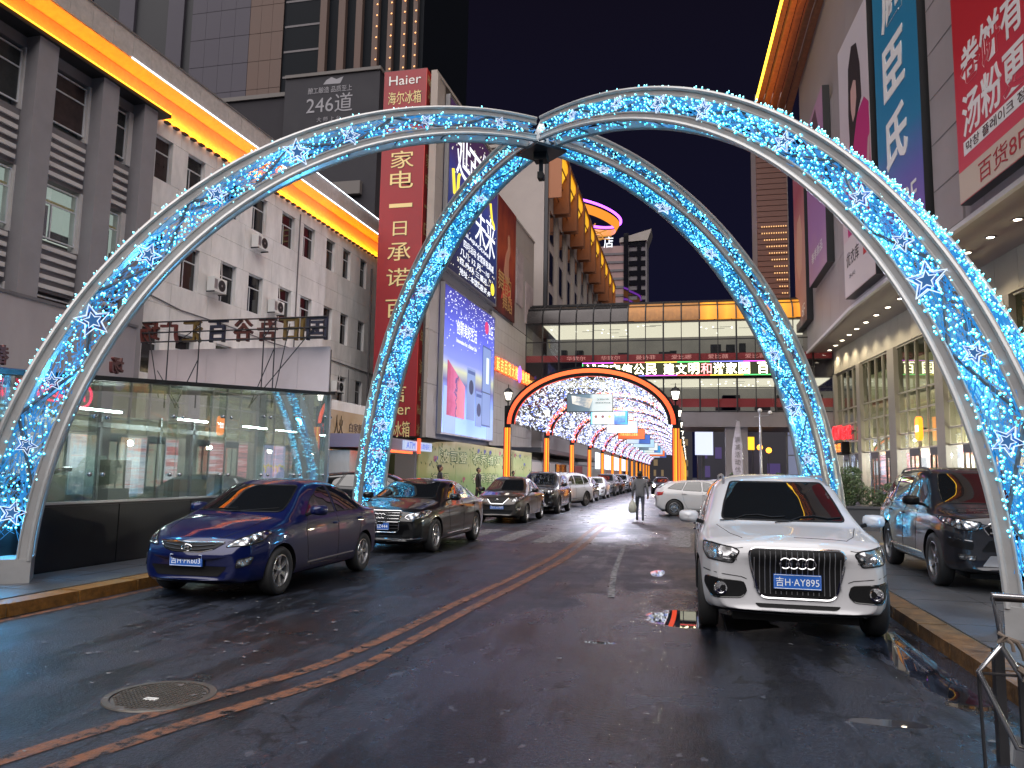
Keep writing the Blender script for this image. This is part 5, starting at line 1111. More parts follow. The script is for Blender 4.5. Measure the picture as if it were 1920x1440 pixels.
# light canopy, one bay after another
R = random.Random(5)
cb = MB()
for i in range(2700):
    a = R.uniform(0.04, PI - 0.04); y = R.uniform(0.12, TS - 0.12); dr = 0.02 - (R.random() ** 2) * 0.30; x, z = am(a, dr)
    cb.cm = 0 if R.random() < 0.72 else 1
    s_ = R.uniform(0.014, 0.027); dx, dy, dz = R.uniform(-1, 1) * 0.06, R.uniform(-1, 1) * 0.06, R.uniform(-0.5, 1) * 0.05
    cb.add([(x - dx, y - dy, z - dz - s_), (x - dx, y - dy, z - dz + s_), (x + dx, y + dy, z + dz + s_), (x + dx, y + dy, z + dz - s_), (x, y + s_, z)], [(0, 1, 2, 3), (0, 1, 4), (1, 2, 4), (2, 3, 4), (3, 0, 4)])
cb.cm = 2
for k in range(34):
    a = PI * (k + 0.5) / 34; x, z = am(a, -0.05); cb.tube([(x, 0.1, z), (x, TS / 2, z - 0.08), (x, TS - 0.1, z)], 0.012, 3, caps=False)
for k in range(24):
    y = 0.2 + k * (TS - 0.4) / 23; cb.tube([(am(PI * j / 14, -0.06)[0], y, am(PI * j / 14, -0.06)[1]) for j in range(15)], 0.010, 3, caps=False)
cme = cb.mesh('light_canopy', [M['canopy_w'], M['canopy_b'], M['canopy_k']], fix=False)
for k in range(13):
    o = link('light_canopy', cme, None, loc=(0, TY0 + TS * k, 0)); tag(o, 'sparkling white bulb net in the %s bay of the light tunnel' % (['first'] + ordn)[k], 'light net', 'bulb nets between the tunnel arches', 'stuff')
    if k < 8:
        for dy in (0.3,): lamp('tunnel_fill', 'POINT', (TC, TY0 + TS * (k + 0.86), 5.5), 1900 * 0.68 ** k, (0.80, 0.82, 1.0), size=0.10)  # added point lamps that boost the bulb net's light on the road
# hanging sign boards
BD = [('car picture and pale text panel', [(0, (0.10, 0.14, 0.17)), (0.5, (0.16, 0.25, 0.32)), (0.58, (0.65, 0.75, 0.75)), (1, (0.75, 0.82, 0.8))]),
      ('blue border and three small emblems', [(0, (0.05, 0.5, 0.7)), (0.08, (0.6, 0.75, 0.7)), (0.62, (0.75, 0.8, 0.7)), (0.65, (0.05, 0.1, 0.4)), (1, (0.05, 0.35, 0.6))]),
      ('white and pale blue picture', [(0, (0.75, 0.8, 0.8)), (0.5, (0.8, 0.85, 0.85)), (1, (0.45, 0.6, 0.8))]),
      ('orange ground and yellow text', [(0, (0.9, 0.15, 0.03)), (1, (1.0, 0.2, 0.05))]),
      ('blue right half', [(0, (0.6, 0.7, 0.75)), (0.5, (0.55, 0.65, 0.8)), (0.55, (0.05, 0.12, 0.4)), (1, (0.06, 0.15, 0.5))]),
      ('white face and blue rim', [(0, (0.6, 0.8, 0.85)), (1, (0.4, 0.6, 0.75))])]
for k in range(11):
    nm, st_ = BD[k % 6]
    t = thing('hanging_board', '%s board in the %s bay of the light tunnel' % (nm, (['first'] + ordn)[k]), 'sign board', (-5.9 + (0.0 if k else 0), 38 + TS * k, 4.68), 0, 'lit boards hanging in the light tunnel')
    MB().box(0, 2.32, 0, 0.14, 0, 0.92).build('frame', M['black'], t)
    MB().box(0.03, 2.29, -0.012, -0.002, 0.03, 0.89).build('face', gradmat('board_face_%d' % k, st_, 'X', es=0.5, nscale=3, namt=0.05), t)
    MB().tube([(0.3, 0.07, 0.92), (0.3, 0.07, 1.7)], 0.015, 5).tube([(2.0, 0.07, 0.92), (2.0, 0.07, 1.7)], 0.015, 5).build('hanger', M['black'], t)
    if k == 0:
        MB().prism([(0.25, -0.02, 0.82), (0.3, -0.02, 0.42), (1.15, -0.02, 0.18), (1.32, -0.02, 0.66)], (0, 0.006, 0)).build('car_picture', gradmat('car_pic', [(0, (0.8, 0.75, 0.65)), (0.5, (0.2, 0.25, 0.3)), (1, (0.6, 0.55, 0.45))], 'X', es=0.8, nscale=5, namt=1.0), t)
        text('print', 'QUEEN MM', 1, M['black'], t, (1.82, -0.02, 0.62), w=0.6, h=0.1, extrude=0.001); text('print', '最新款车型 限时优惠', 1, M['black'], t, (1.82, -0.02, 0.46), w=0.75, h=0.07, extrude=0.001)
    elif k == 1:
        for i, c in enumerate(((0.4, 0.1, 0.05), (0.3, 0.05, 0.05), (0.7, 0.7, 0.1))): MB().lathe([(0, -0.016), (0.1, -0.016)], 12, (0.35 + i * 0.42, 0, 0.5), 'Y', caps=False).build('emblem_print', glow('emblem_%d' % i, c, 0.8), t)
        MB().box(1.5, 2.15, -0.02, -0.014, 0.15, 0.8).build('picture', gradmat('pic_blue', [(0, (0.05, 0.1, 0.5)), (0.6, (0.1, 0.3, 0.8)), (1, (0.7, 0.6, 0.6))], 'Z', es=0.8, nscale=4, namt=1), t)
    elif k == 3: text('print', '大家乐超市 万家惠', 1, glow('board_yellow', (1, 0.8, 0.15), 1.6), t, (0.95, -0.02, 0.45), w=1.5, h=0.3, extrude=0.001)
    elif k == 2: text('print', '春天百货', 1, glow('board_red', (0.8, 0.08, 0.12), 1.0), t, (0.6, -0.02, 0.62), w=0.8, h=0.16, extrude=0.001); text('print', '吉人卫视', 1, glow('board_blue', (0.1, 0.2, 0.5), 1.0), t, (0.6, -0.02, 0.35), w=0.8, h=0.16, extrude=0.001)

# ================================================================ GREEN HOARDING and kiosk
gh = thing('green_hoarding', 'green and beige printed hoarding with painted flowers behind the parked cars', 'hoarding', (-9.9, 27.6, 0.12), PI / 2)
M['green_print'] = gradmat('green_hoarding_print', [(0, (0.20, 0.38, 0.14)), (0.45, (0.34, 0.50, 0.18)), (0.62, (0.52, 0.55, 0.25)), (0.8, (0.40, 0.48, 0.20)), (1, (0.55, 0.48, 0.26))], 'Z', rough=0.45, nscale=5, namt=0.25)
for i in range(9):
    x0 = i * 2.4; h0 = 2.45 + 0.35 * min(1, i / 1.5); h1 = 2.45 + 0.35 * min(1, (i + 1) / 1.5)
    MB().prism([(x0 + 0.01, 0, 0), (x0 + 2.39, 0, 0), (x0 + 2.39, 0, h1), (x0 + 0.01, 0, h0)], (0, 0.06, 0)).build('board', M['green_print'], gh)
gp = mat('pale_green_print', (0.75, 0.78, 0.45), 0.5); gdk = mat('leaf_print', (0.04, 0.15, 0.03), 0.5)
for s_, x, z, w, h in (('波司登', 4.6, 2.12, 4.0, 0.5), ('衣秀维娅', 10.2, 2.12, 5.4, 0.5), ('波司登', 2.7, 1.2, 2.4, 0.42), ('衣秀维娅', 10.0, 1.2, 5.0, 0.45)):
    text('letter_outline', s_, 1, gdk, gh, (x, -0.010, z), w=w * 1.04, h=h * 1.16, extrude=0.002, offset=0.05); text('letter', s_, 1, gp, gh, (x, -0.018, z), w=w, h=h, extrude=0.002)
lv = MB(); fl1 = MB(); fl2 = MB()
for i in range(150):
    x = R.uniform(0.3, 21); z = R.choice((R.gauss(2.45, .1), R.gauss(1.78, .08), R.gauss(1.0, .1))); z = min(z, 2.6); a = R.uniform(0, PI); l_ = R.uniform(0.1, 0.28)
    lv.prism([(x, -0.006, z), (x + l_ * .5 * math.cos(a) - .05, -0.006, z + .06), (x + l_ * math.cos(a), -0.006, z + abs(l_ * math.sin(a)) * .5), (x + l_ * .5 * math.cos(a) + .04, -0.006, z - .05)], (0, 0.004, 0))
for i in range(16):
    x = R.uniform(0.5, 20); z = R.choice((2.0, 2.5, 1.15)); b = fl1 if i % 2 else fl2; b.lathe([(0, -0.008), (0.13, -0.008)], 7, (x, 0, z), 'Y', caps=False).lathe([(0, -0.009), (0.09, -0.009)], 6, (x + .2, 0, z + .04), 'Y', caps=False)
lv.build('leaf_print', gdk, gh, kind='stuff'); fl1.build('flower_print', mat('blue_flower_print', (0.10, 0.12, 0.42), 0.5), gh, kind='stuff'); fl2.build('flower_print', mat('pink_flower_print', (0.45, 0.10, 0.15), 0.5), gh, kind='stuff')
kk = thing('kiosk', 'small kiosk with a red neon edge and a blue white sign beside the green hoarding', 'kiosk', (-10.3, 22.4, 0.12), PI / 2)
MB().box(0, 1.9, 0, 2, 0, 2.1).build('wall', M['wall_white'], kk); MB().box(1.9, 4.6, 0.3, 2, 0, 2.1).build('doorway', M['black_gloss'], kk)
MB().box(-0.1, 5.6, -0.35, 2, 2.2, 2.62).build('fascia', mat('mauve_fascia', (0.35, 0.30, 0.42), 0.5), kk); MB().box(-0.1, 4.6, -0.38, -0.35, 2.12, 2.2).build('led_line', glow('red_orange_line', (1, 0.10, 0.02), 3), kk)
MB().box(2.0, 2.2, 0.25, 0.3, 0.2, 2.0).build('led_line', glow('mint_line', (0.7, 1, 0.75), 1.2), kk); MB().box(3.6, 6.6, -0.45, -0.36, 2.25, 2.58).build('sign_box', glow('pale_sign_box', (0.5, 0.6, 0.85), 0.9), kk)
text('print', 'ATM', 1, glow('blue_text', (0.05, 0.12, 0.7), 1), kk, (4.2, -0.46, 2.42), w=0.9, h=0.24, extrude=0.002); text('print', '自助银行', 1, bpy.data.materials['blue_text'], kk, (5.8, -0.46, 2.42), w=1.2, h=0.22, extrude=0.002)
MB().box(4.85, 5.15, -0.50, -0.46, 2.15, 2.7).build('emblem', glow('red_emblem', (1, 0.08, 0.02), 2), kk)
# ledge wall and awnings past the hoarding
lw = thing('ledge_wall', 'low beige tiled wall under the department store behind the tunnel posts', 'wall', (-9.9, 49.4, 0), PI / 2)
for i in range(16):
    for j in range(2): cell('wall_tile', lw, i * 2.5, i * 2.5 + 2.48, 0, 0.3, 0.1 + j * 1.15, 1.22 + j * 1.15, M['tile'])
MB().box(0, 40, 0.1, 0.5, 0, 2.5).build('core', M['seam'], lw); MB().box(0, 40, -0.6, 3, 3.0, 3.3).build('canopy', M['dark_metal'], lw)
for i in range(9): cell('sign_panel', lw, 30 + i * 5, 33.5 + i * 5, -0.7, -0.6, 2.2, 3.9, glow('far_white_sign', (0.75, 0.85, 1.0), 1.6) if i == 0 else bpy.data.materials['far_white_sign'])
cell('doorway', lw, 9, 14, -0.1, 0.0, 0.05, 2.35, M['black_gloss']); cell('doorway', lw, 19, 24, -0.1, 0.0, 0.05, 2.35, mat('red_doorway', (0.25, 0.03, 0.04), 0.5))

# ================================================================ BEYOND THE BRIDGE
def block(name, label, x0, x1, y0, y1, h, m, wins_=None, cat='building'):
    t = thing(name, label, cat, (x0, y0, 0)); MB().box(0, x1 - x0, 0, y1 - y0, 0, h).build('wall', m, t)
    if wins_:
        nx, nz, mm = wins_
        for i in range(nx):
            for j in range(nz):
                if rnd.random() < 0.35: continue
                cell('window', t, 0.8 + i * (x1 - x0 - 1) / nx, 0.8 + i * (x1 - x0 - 1) / nx + (x1 - x0) / nx * rnd.choice((0.3, 0.5)), -0.06, 0.0, 1.5 + j * 2.8, 3.2 + j * 2.8, mm)
    return t
M['night_wall'] = mat('dark_far_wall', (0.03, 0.028, 0.04), 0.6)
M['win_v'] = glow('violet_window', (0.20, 0.12, 0.5), 0.25); M['win_w'] = glow('warm_window', (0.9, 0.6, 0.3), 0.2)
block('far_building', 'dark building with violet windows seen under the footbridge', 1.5, 11, 120, 135, 18, M['night_wall'], (5, 4, M['win_v']))
block('far_building', 'far block closing the street at the end of the tunnel', -14, 1.2, 215, 230, 15, M['night_wall'], (7, 4, M['win_w']))
t = block('far_building', 'dark block behind the yellow light boxes under the bridge', 8, 19, 92, 110, 9, M['night_wall'], (4, 2, M['win_v']))
ty = thing('yellow_light_box', 'yellow shop light boxes glowing under the footbridge', 'sign', (4.9, 88, 0)); YB = glow('yellow_box', (1.0, 0.55, 0.02), 1.6)
MB().box(0, 2.2, 0, 0.4, 4.6, 6.0).box(0, 1.3, 0, 0.4, 2.4, 4.4).build('light_box', YB, ty); MB().box(0.1, 0.2, 0.4, 0.5, 0, 6.0).box(2.0, 2.1, 0.4, 0.5, 0, 6.0).build('post', M['dark_metal'], ty)
ty = thing('street_screen', 'white glowing street screen under a violet striped frame left of the column', 'screen', (0.9, 100, 0)); MB().box(0, 2.2, 0, 0.4, 4.3, 7.6).build('screen', glow('cool_white_screen', (0.65, 0.7, 1.0), 1.2), ty); MB().box(-0.8, 2.8, 0.1, 0.5, 7.7, 11).build('header', glow('violet_header', (0.12, 0.08, 0.7), 1.2), ty); MB().box(0.8, 1.2, 0.4, 0.8, 0, 4.3).build('post', M['dark_metal'], ty)
mg = thing('glazed_wing', 'glazed mall wing lit pale blue beyond the footbridge', 'building', (8.2, 70, 0), -0.25)
MB().box(0, 14, 0.3, 10, 0, 9).build('wall', M['mall_pier'], mg)
for i in range(7):
    for j in range(4): cell('pane', mg, 0.2 + i * 1.15, 1.25 + i * 1.15, 0.1, 0.3, 0.2 + j * 1.7, 1.8 + j * 1.7, glow('pale_blue_pane', (0.20, 0.22, 0.33), 0.8) if (i, j) == (0, 0) else bpy.data.materials['pale_blue_pane'])
MB().box(8.3, 10.5, -0.5, 0.3, 0, 7).build('pier', mat('lilac_pier', (0.5, 0.48, 0.6), 0.5), mg)
sd = thing('blue_road_sign', 'pale blue direction panel hanging under the footbridge', 'sign', (5.0, 66, 5.6)); MB().box(0, 2.5, 0, 0.1, 0, 1.0).build('panel', glow('pale_blue_sign', (0.25, 0.5, 0.9), 0.8), sd); MB().box(0.3, 0.4, 0.1, 0.2, 0, 1.2).box(2.1, 2.2, 0.1, 0.2, 0, 1.2).build('bracket', M['dark_metal'], sd)
# twin globe lamp post, flag banner
lp = thing('globe_lamp', 'tall street lamp with small globe heads before the footbridge', 'street lamp', (4.4, 50, 0))
MB().lathe([(0.11, 0), (0.09, 1), (0.06, 5.6)], 10).tube([(-0.35, 0, 5.35), (0.55, 0, 5.45)], 0.03, 6).build('pole', M['alu'], lp, smooth=True)
for x, z in ((-0.0, 5.75), (0.6, 5.6)): MB().ball((x, 0, z), 0.14, 10, 6).build('globe', mat('unlit_globe', (0.6, 0.6, 0.6), 0.3), lp, smooth=True)
for i, (x, y, z) in enumerate(((5.4, 62, 3.9), (6.1, 62.5, 3.7), (3.2, 63, 3.4))):
    t = thing('amber_lamp', ['amber lamp head glowing under the bridge beside the lamp pole', 'small amber lamp glowing at the right of the pair under the bridge', 'amber lamp glowing under the bridge left of the lamp pole'][i], 'street lamp', (x, y, 0)); MB().tube([(0, 0.1, 0), (0, 0.1, z)], 0.04, 6).build('pole', M['dark_metal'], t); MB().ball((0, 0, z), 0.22, 8, 6).build('globe', glow('amber_globe', (1, 0.35, 0.03), 4) if i == 0 else bpy.data.materials['amber_globe'], t)
fb = thing('feather_flag', 'tall white feather flag printed with grey text near the bridge column', 'flag', (2.75, 45, 0))
MB().tube([(0.28, 0, 0), (0.22, 0, 3.5), (0.05, 0, 4.7), (-0.1, 0, 4.8)], 0.02, 6).build('pole', M['alu'], fb)
vs = []; 
for k in range(13):
    z = 1.0 + k * 3.75 / 12; l = -0.05 - 0.30 * math.sin(PI * (k / 12) ** 0.8) - (0.0); r = 0.27 - 0.17 * (k / 12) ** 2.5
    vs += [(l - 0.0, 0.03 * math.sin(k), z), (r, 0, z)]
MB().add(vs, [(2 * i, 2 * i + 1, 2 * i + 3, 2 * i + 2) for i in range(12)]).build('cloth', mat('flag_cloth', (0.42, 0.38, 0.42), 0.7), fb, fix=False)
for k, ch in enumerate('满减活动优惠'): text('print', ch, 1, M['seam'], fb, (-0.03, -0.04, 3.7 - k * 0.42), w=0.3, h=0.32, extrude=0.002)

# ================================================================ PLANTS
M['leaf1'] = mat('dark_leaf', (0.025, 0.055, 0.018), 0.45); M['leaf2'] = mat('mid_leaf', (0.05, 0.095, 0.03), 0.45); M['bark'] = mat('bark', (0.06, 0.045, 0.035), 0.8)
def bush(t, c, rx, ry, rz, n, seed, lf=0.05):
    R = random.Random(seed); b = MB(); cl = [(R.gauss(0, .5), R.gauss(0, .5), R.gauss(0, .45), R.uniform(.25, .5)) for _ in range(26)]
    for i in range(n):
        q = R.choice(cl); d = Vector((R.gauss(0, 1), R.gauss(0, 1), R.gauss(0, 1))).normalized() * q[3] * R.uniform(.75, 1.05)
        p = Vector((q[0] + d.x, q[1] + d.y, q[2] + d.z))
        if p.length > 1.15: p *= 1.15 / p.length
        p = Vector((c[0] + p.x * rx, c[1] + p.y * ry, max(0.02, c[2] + p.z * rz)))
        a = Vector((R.gauss(0, 1), R.gauss(0, 1), R.gauss(0, 1))).normalized() * lf * R.uniform(.6, 1.4); e = a.orthogonal().normalized() * lf * 0.5
        b.cm = 0 if R.random() < 0.6 else 1; b.add([p - a, p + e, p + a, p - e], [(0, 1, 2, 3)])
    b.build('foliage', [M['leaf1'], M['leaf2']], t, fix=False, kind='stuff')
    s = MB()
    for i in range(6): s.tube([(c[0], c[1], c[2] - rz), (c[0] + R.uniform(-.5, .5) * rx, c[1] + R.uniform(-.5, .5) * ry, c[2] + rz * .5)], 0.02, 5)
    s.build('stem', M['bark'], t)
pb = thing('planter', 'long dark planter box on the right pavement behind the near cars', 'planter', (3.9, 24.5, 0)); MB().box(0, 6.5, 0, 1.6, 0, 0.75).box(-0.05, 6.55, -0.05, 0.1, 0.75, 0.82).build('trough', mat('planter_stone', (0.07, 0.07, 0.08), 0.5, noise=0.2, nscale=2), pb)
t = thing('hedge_bush', 'dark round bush in the planter beside the right far arch leg', 'bush', (4.6, 25.3, 0.7)); bush(t, (0, 0, .62), .75, .7, .62, 5200, 4, 0.045)
t = thing('hedge_bush', 'lower bush in the planter right of the round one', 'bush', (6.1, 25.4, 0.7)); bush(t, (0, 0, .3), .9, .6, .42, 3600, 5, 0.045)
t = thing('hedge_bush', 'rounded shrub left of the column under the bridge', 'bush', (3.6, 56, 0)); bush(t, (0, 0, 1.0), 1.0, .9, .9, 1800, 6, 0.08)
t = thing('hedge_bush', 'wide clipped shrub right of the feather flag', 'bush', (4.7, 46.5, 0)); bush(t, (0, 0, .9), 1.2, .9, .85, 2600, 8, 0.07)

# ================================================================ METAL BARRIER bottom right
fb = thing('metal_barrier', 'bent steel pipe barrier with a rag tied to it, nearest on the right', 'barrier', (1.7, 5.0, 0))
def bpn(*a): return [(x - 1.7, y, z) for x, y, z in a]
MB().tube(bpn((2.6, .12, .92), (1.685, 0, .955), (1.715, 0, .80), (1.725, 0, .67), (1.83, 0.02, .50), (2.2, .05, .2)), 0.017, 10).build('frame', M['steel'], fb, smooth=True)
MB().tube(bpn((1.72, 0, .68), (1.585, -.04, .54), (1.76, -.04, .145), (2.3, 0, .0)), 0.015, 10).build('frame', M['steel'], fb, smooth=True)
MB().tube(bpn((1.69, .03, .93), (2.6, .15, .9)), 0.01, 8).tube(bpn((1.59, -.03, .53), (1.80, .02, .515)), 0.008, 6).tube(bpn((1.59, -.02, .53), (1.61, 0, .0)), 0.010, 6).build('crossbar', M['dark_metal'], fb)
MB().box(.02, .07, .1, .16, 0, .64).box(.14, .17, .1, .13, .12, .5).build('leg', M['dark_metal'], fb)
rg_ = MB(); q = [(1.70, -.02, .75), (1.73, -.04, .735), (1.70, -.03, .71), (1.75, -.03, .725), (1.79, -.03, .71), (1.82, -.02, .66), (1.83, -.02, .61)]
rg_.tube(bpn(*q), 0.014, 7).tube(bpn((1.73, -.03, .73), (1.76, -.05, .70), (1.765, -.05, .66)), 0.010, 6).tube(bpn((1.80, -.0, .56), (1.84, -.02, .53), (1.82, -.03, .50), (1.86, -.02, .46)), 0.016, 7)
rg_.build('tied_rag', mat('dirty_rag', (0.14, 0.11, 0.09), 0.9), fb, smooth=True)
# ================================================================ CARS
def paint(name, col, metal=0.35, rough=0.28):
    return mat(name, col, rough + .08, metal, coat=1.0, spec=0.2)
M['car_glass'] = mat('car_window_glass', (0.006, 0.007, 0.008), 0.02, spec=0.9, coat=0.6)
M['lampglass'] = None
def lampmat(name, a, b, sc=14, es=0.0):
    m = mat(name, a, 0.12, 0.8, coat=1.0); nt = m.node_tree; n = nt.nodes; l = nt.links; p = n['Principled BSDF']
    t = n.new('ShaderNodeTexCoord'); v = n.new('ShaderNodeTexVoronoi'); v.inputs['Scale'].default_value = sc; l.new(t.outputs['Object'], v.inputs['Vector'])
    r = n.new('ShaderNodeValToRGB'); r.color_ramp.elements[0].position = 0.25; r.color_ramp.elements[0].color = ramp_lin(a); r.color_ramp.elements[1].position = 0.6; r.color_ramp.elements[1].color = ramp_lin(b)
    l.new(v.outputs['Distance'], r.inputs[0]); l.new(r.outputs[0], p.inputs['Base Color'])
    bp_ = n.new('ShaderNodeBump'); bp_.inputs['Strength'].default_value = 0.9; bp_.inputs['Distance'].default_value = 0.03; l.new(v.outputs['Distance'], bp_.inputs['Height']); l.new(bp_.outputs[0], p.inputs['Normal'])
    return m
M['hl'] = lampmat('headlamp_optic', (0.75, 0.76, 0.78), (0.06, 0.06, 0.07), 13)
M['hl_dark'] = lampmat('headlamp_dark', (0.05, 0.05, 0.055), (0.40, 0.40, 0.42), 9)
M['tail'] = mat('tail_lamp_red', (0.30, 0.01, 0.01), 0.15, coat=1.0)
M['plate_b'] = mat('blue_plate', (0.015, 0.10, 0.42), 0.35, emit=(0.02, 0.12, 0.5), es=0.12)
M['plate_t'] = mat('plate_character', (0.75, 0.78, 0.8), 0.4, emit=(0.7, 0.75, 0.8), es=0.12)
M['rim'] = mat('alloy_rim', (0.50, 0.50, 0.51), 0.25, 0.85)
M['rim_dark'] = mat('alloy_rim_grey', (0.22, 0.22, 0.23), 0.3, 0.8)
def interp(tab, x):
    if x <= tab[0][0]: return tab[0][1]
    for (a, p), (b, q) in zip(tab, tab[1:]):
        if x <= b: return p + (q - p) * (x - a) / (b - a)
    return tab[-1][1]
def sstep(a, b, x): t = max(0, min(1, (x - a) / (b - a))); return t * t * (3 - 2 * t)
def car_body(sp, mats):
    X = sorted(set([p[0] for k in ('top', 'sh', 'hw', 'rw', 'bot') for p in sp[k]] + [sp['fx'] + d for d in (-.42, 0, .42)] + [sp['rx'] + d for d in (-.42, 0, .42)]))
    XX = [X[0]]
    for x in X[1:]:
        if x - XX[-1] > 0.025: XX.append(x)
    L2 = sp['L'] / 2; vs = []; fs = []; n = 13
    for x in XX:
        top, sh, hw, rw, bt = (interp(sp[k], x) for k in ('top', 'sh', 'hw', 'rw', 'bot'))
        rh = max(0, top - sh); g = min(1, rh / 0.3)
        cz = bt + (sh - bt) * sp.get('crease', .62)
        P = [(0, bt), (.8 * hw, bt), (.94 * hw, bt + .02), (.985 * hw, bt + .10), (1.0 * hw, bt + (cz - bt) * .55), (hw * (1 - .0), cz), (hw * .985, sh - .10), (hw * (.95), sh - 0.008)]
        e = (rw, top - .035 - .03 * g); a = (hw * .925, sh + .012)
        P += [a, (a[0] + (e[0] - a[0]) * .5 + .02 * g, a[1] + (e[1] - a[1]) * .5), e, (rw * .62, top - .012), (0, top)]
        row = P + [(-y, z) for y, z in P[-2:0:-1]]
        for y, z in row:
            xx = x - sp['bow'] * (y / .9) ** 2 * sstep(L2 - 1.0, L2, x) + sp.get('rbow', sp['bow'] * .7) * (y / .9) ** 2 * sstep(L2 - .9, L2, -x)
            k_ = sp.get('wsbow', 0.10)
            xx -= k_ * (y / .7) ** 2 * sstep(sh, sh + .25, z) * sstep(-0.2, 0.6, x) * (1 if z > sh else 0)
            vs.append((xx, y, z))
    R_ = 24
    for i in range(len(XX) - 1):
        for k in range(R_): fs.append((i * R_ + k, i * R_ + (k + 1) % R_, (i + 1) * R_ + (k + 1) % R_, (i + 1) * R_ + k))
    for base, rev in ((0, True), ((len(XX) - 1) * R_, False)):
        for k in range(12):
            q = [base + k, base + k + 1, base + (24 - k - 1) % 24, base + (24 - k) % 24]
            q2 = []
            for v in q:
                if v not in q2: q2.append(v)
            fs.append(tuple(reversed(q2)) if rev else tuple(q2))
    me = bpy.data.meshes.new('body'); me.from_pydata(vs, [], fs)
    bm = bmesh.new(); bm.from_mesh(me); bmesh.ops.recalc_face_normals(bm, faces=bm.faces); bm.to_mesh(me); bm.free()
    for m in mats: me.materials.append(m)
    o = bpy.data.objects.new('tmp', me); COL.objects.link(o)
    s = o.modifiers.new('s', 'SUBSURF'); s.levels = 2; s.render_levels = 2
    dg = bpy.context.evaluated_depsgraph_get(); dg.update()
    smooth_me = bpy.data.meshes.new_from_object(o.evaluated_get(dg))
    bvh = BVHTree.FromObject(o, dg)
    # wheel openings
    cut = MB(); cut.cm = 1; r = sp['r'] + sp.get('gap', .045)
    for ax in (sp['fx'], sp['rx']):
        for s_ in (1, -1):
            y0, y1 = s_ * (sp['W'] / 2 - .27), s_ * (sp['W'] / 2 + .3)
            cut.lathe([(r, min(y0, y1)), (r, max(y0, y1))], 36, (ax, 0, sp['r']), 'Y')
    cme = cut.mesh('cut', [mats[0], mats[1]]); co = bpy.data.objects.new('cut', cme); COL.objects.link(co)
    b = o.modifiers.new('b', 'BOOLEAN'); b.operation = 'DIFFERENCE'; b.object = co; b.solver = 'EXACT'
    dg = bpy.context.evaluated_depsgraph_get(); dg.update()
    out = bpy.data.meshes.new_from_object(o.evaluated_get(dg))
    bpy.data.objects.remove(o); bpy.data.objects.remove(co)
    out.polygons.foreach_set('use_smooth', [True] * len(out.polygons))
    try: out.set_sharp_from_angle(angle=math.radians(38))
    except Exception: pass
    return out, bvh
def hit(bvh, u, v, ax):
    if ax == 'F': o, d = Vector((6, u, v)), Vector((-1, 0, 0))
    elif ax == 'B': o, d = Vector((-6, u, v)), Vector((1, 0, 0))
    elif ax == 'L': o, d = Vector((u, 4, v)), Vector((0, -1, 0))
    elif ax == 'R': o, d = Vector((u, -4, v)), Vector((0, 1, 0))
    else: o, d = Vector((u, v, 5)), Vector((0, 0, -1))
    h = bvh.ray_cast(o, d)
    return (h[0], h[1]) if h[0] is not None else None
def dens(pts, step, closed=True):
    out = []; n = len(pts)
    for i in range(n if closed else n - 1):
        a, b = pts[i], pts[(i + 1) % n]; k = max(1, int(math.dist(a, b) / step))
        out += [(a[0] + (b[0] - a[0]) * j / k, a[1] + (b[1] - a[1]) * j / k) for j in range(k)]
    if not closed: out.append(pts[-1])
    return out
def rnd_poly(pts, r=0.03, k=3):
    out = []; n = len(pts)
    for i in range(n):
        p, a, b = Vector(pts[i]), Vector(pts[i - 1]), Vector(pts[(i + 1) % n]); ra = min(r, (a - p).length * .45); rb = min(r, (b - p).length * .45)
        s, e = p + (a - p).normalized() * ra, p + (b - p).normalized() * rb
        for j in range(k + 1): t = j / k; q = s * (1 - t) ** 2 + p * 2 * t * (1 - t) + e * t * t; out.append((q.x, q.y))
    return out
def patch(bvh, pts, ax, off, m, name, parent, step=0.035, rim=None, rimr=0.006, rr_=0.0):
    if rr_: pts = rnd_poly(pts, rr_)
    B = dens(pts, step); n = len(B); V = [Vector(p) for p in B]
    xs = [p[0] for p in B]; ys = [p[1] for p in B]
    x = min(xs) + step / 2
    def inside(px, py):
        c = False; j = n - 1
        for i in range(n):
            if (B[i][1] > py) != (B[j][1] > py) and px < (B[j][0] - B[i][0]) * (py - B[i][1]) / (B[j][1] - B[i][1]) + B[i][0]: c = not c
            j = i
        return c
    while x < max(xs):
        y = min(ys) + step / 2
        while y < max(ys):
            if inside(x, y) and min((V[i] - Vector((x, y))).length for i in range(n)) > step * .4: V.append(Vector((x, y)))
            y += step
        x += step
    vo, ed, fo, *_ = delaunay_2d_cdt(V, [], [list(range(n))], 1, 1e-5)
    vs = []; ok = True
    last = None
    for p in vo:
        h = hit(bvh, p.x, p.y, ax)
        if h is None: h = last or (Vector((0, 0, 0)), Vector((1, 0, 0)))
        last = h; vs.append(h[0] + h[1] * off)
    mb = MB(); mb.add(vs, [tuple(f) for f in fo]); o = mb.build(name, m, parent, fix=False, smooth=180)
    # orient outward
    if rim:
        tp = []
        for p in B:
            h = hit(bvh, p[0], p[1], ax)
            if h: tp.append(h[0] + h[1] * (off * .6))
        t = MB(); t.tube(tp, rimr, 5, closed=True); t.build('trim', rim, o, smooth=True)
    return o
def seam(bvh, pts, ax, mb, r=0.004, off=0.0, step=0.06, closed=False):
    tp = []
    for p in dens(pts, step, closed):
        h = hit(bvh, p[0], p[1], ax)
        if h: tp.append(h[0] + h[1] * off)
    if len(tp) > 1: mb.tube(tp, r, 5, closed=closed)
_wm = {}
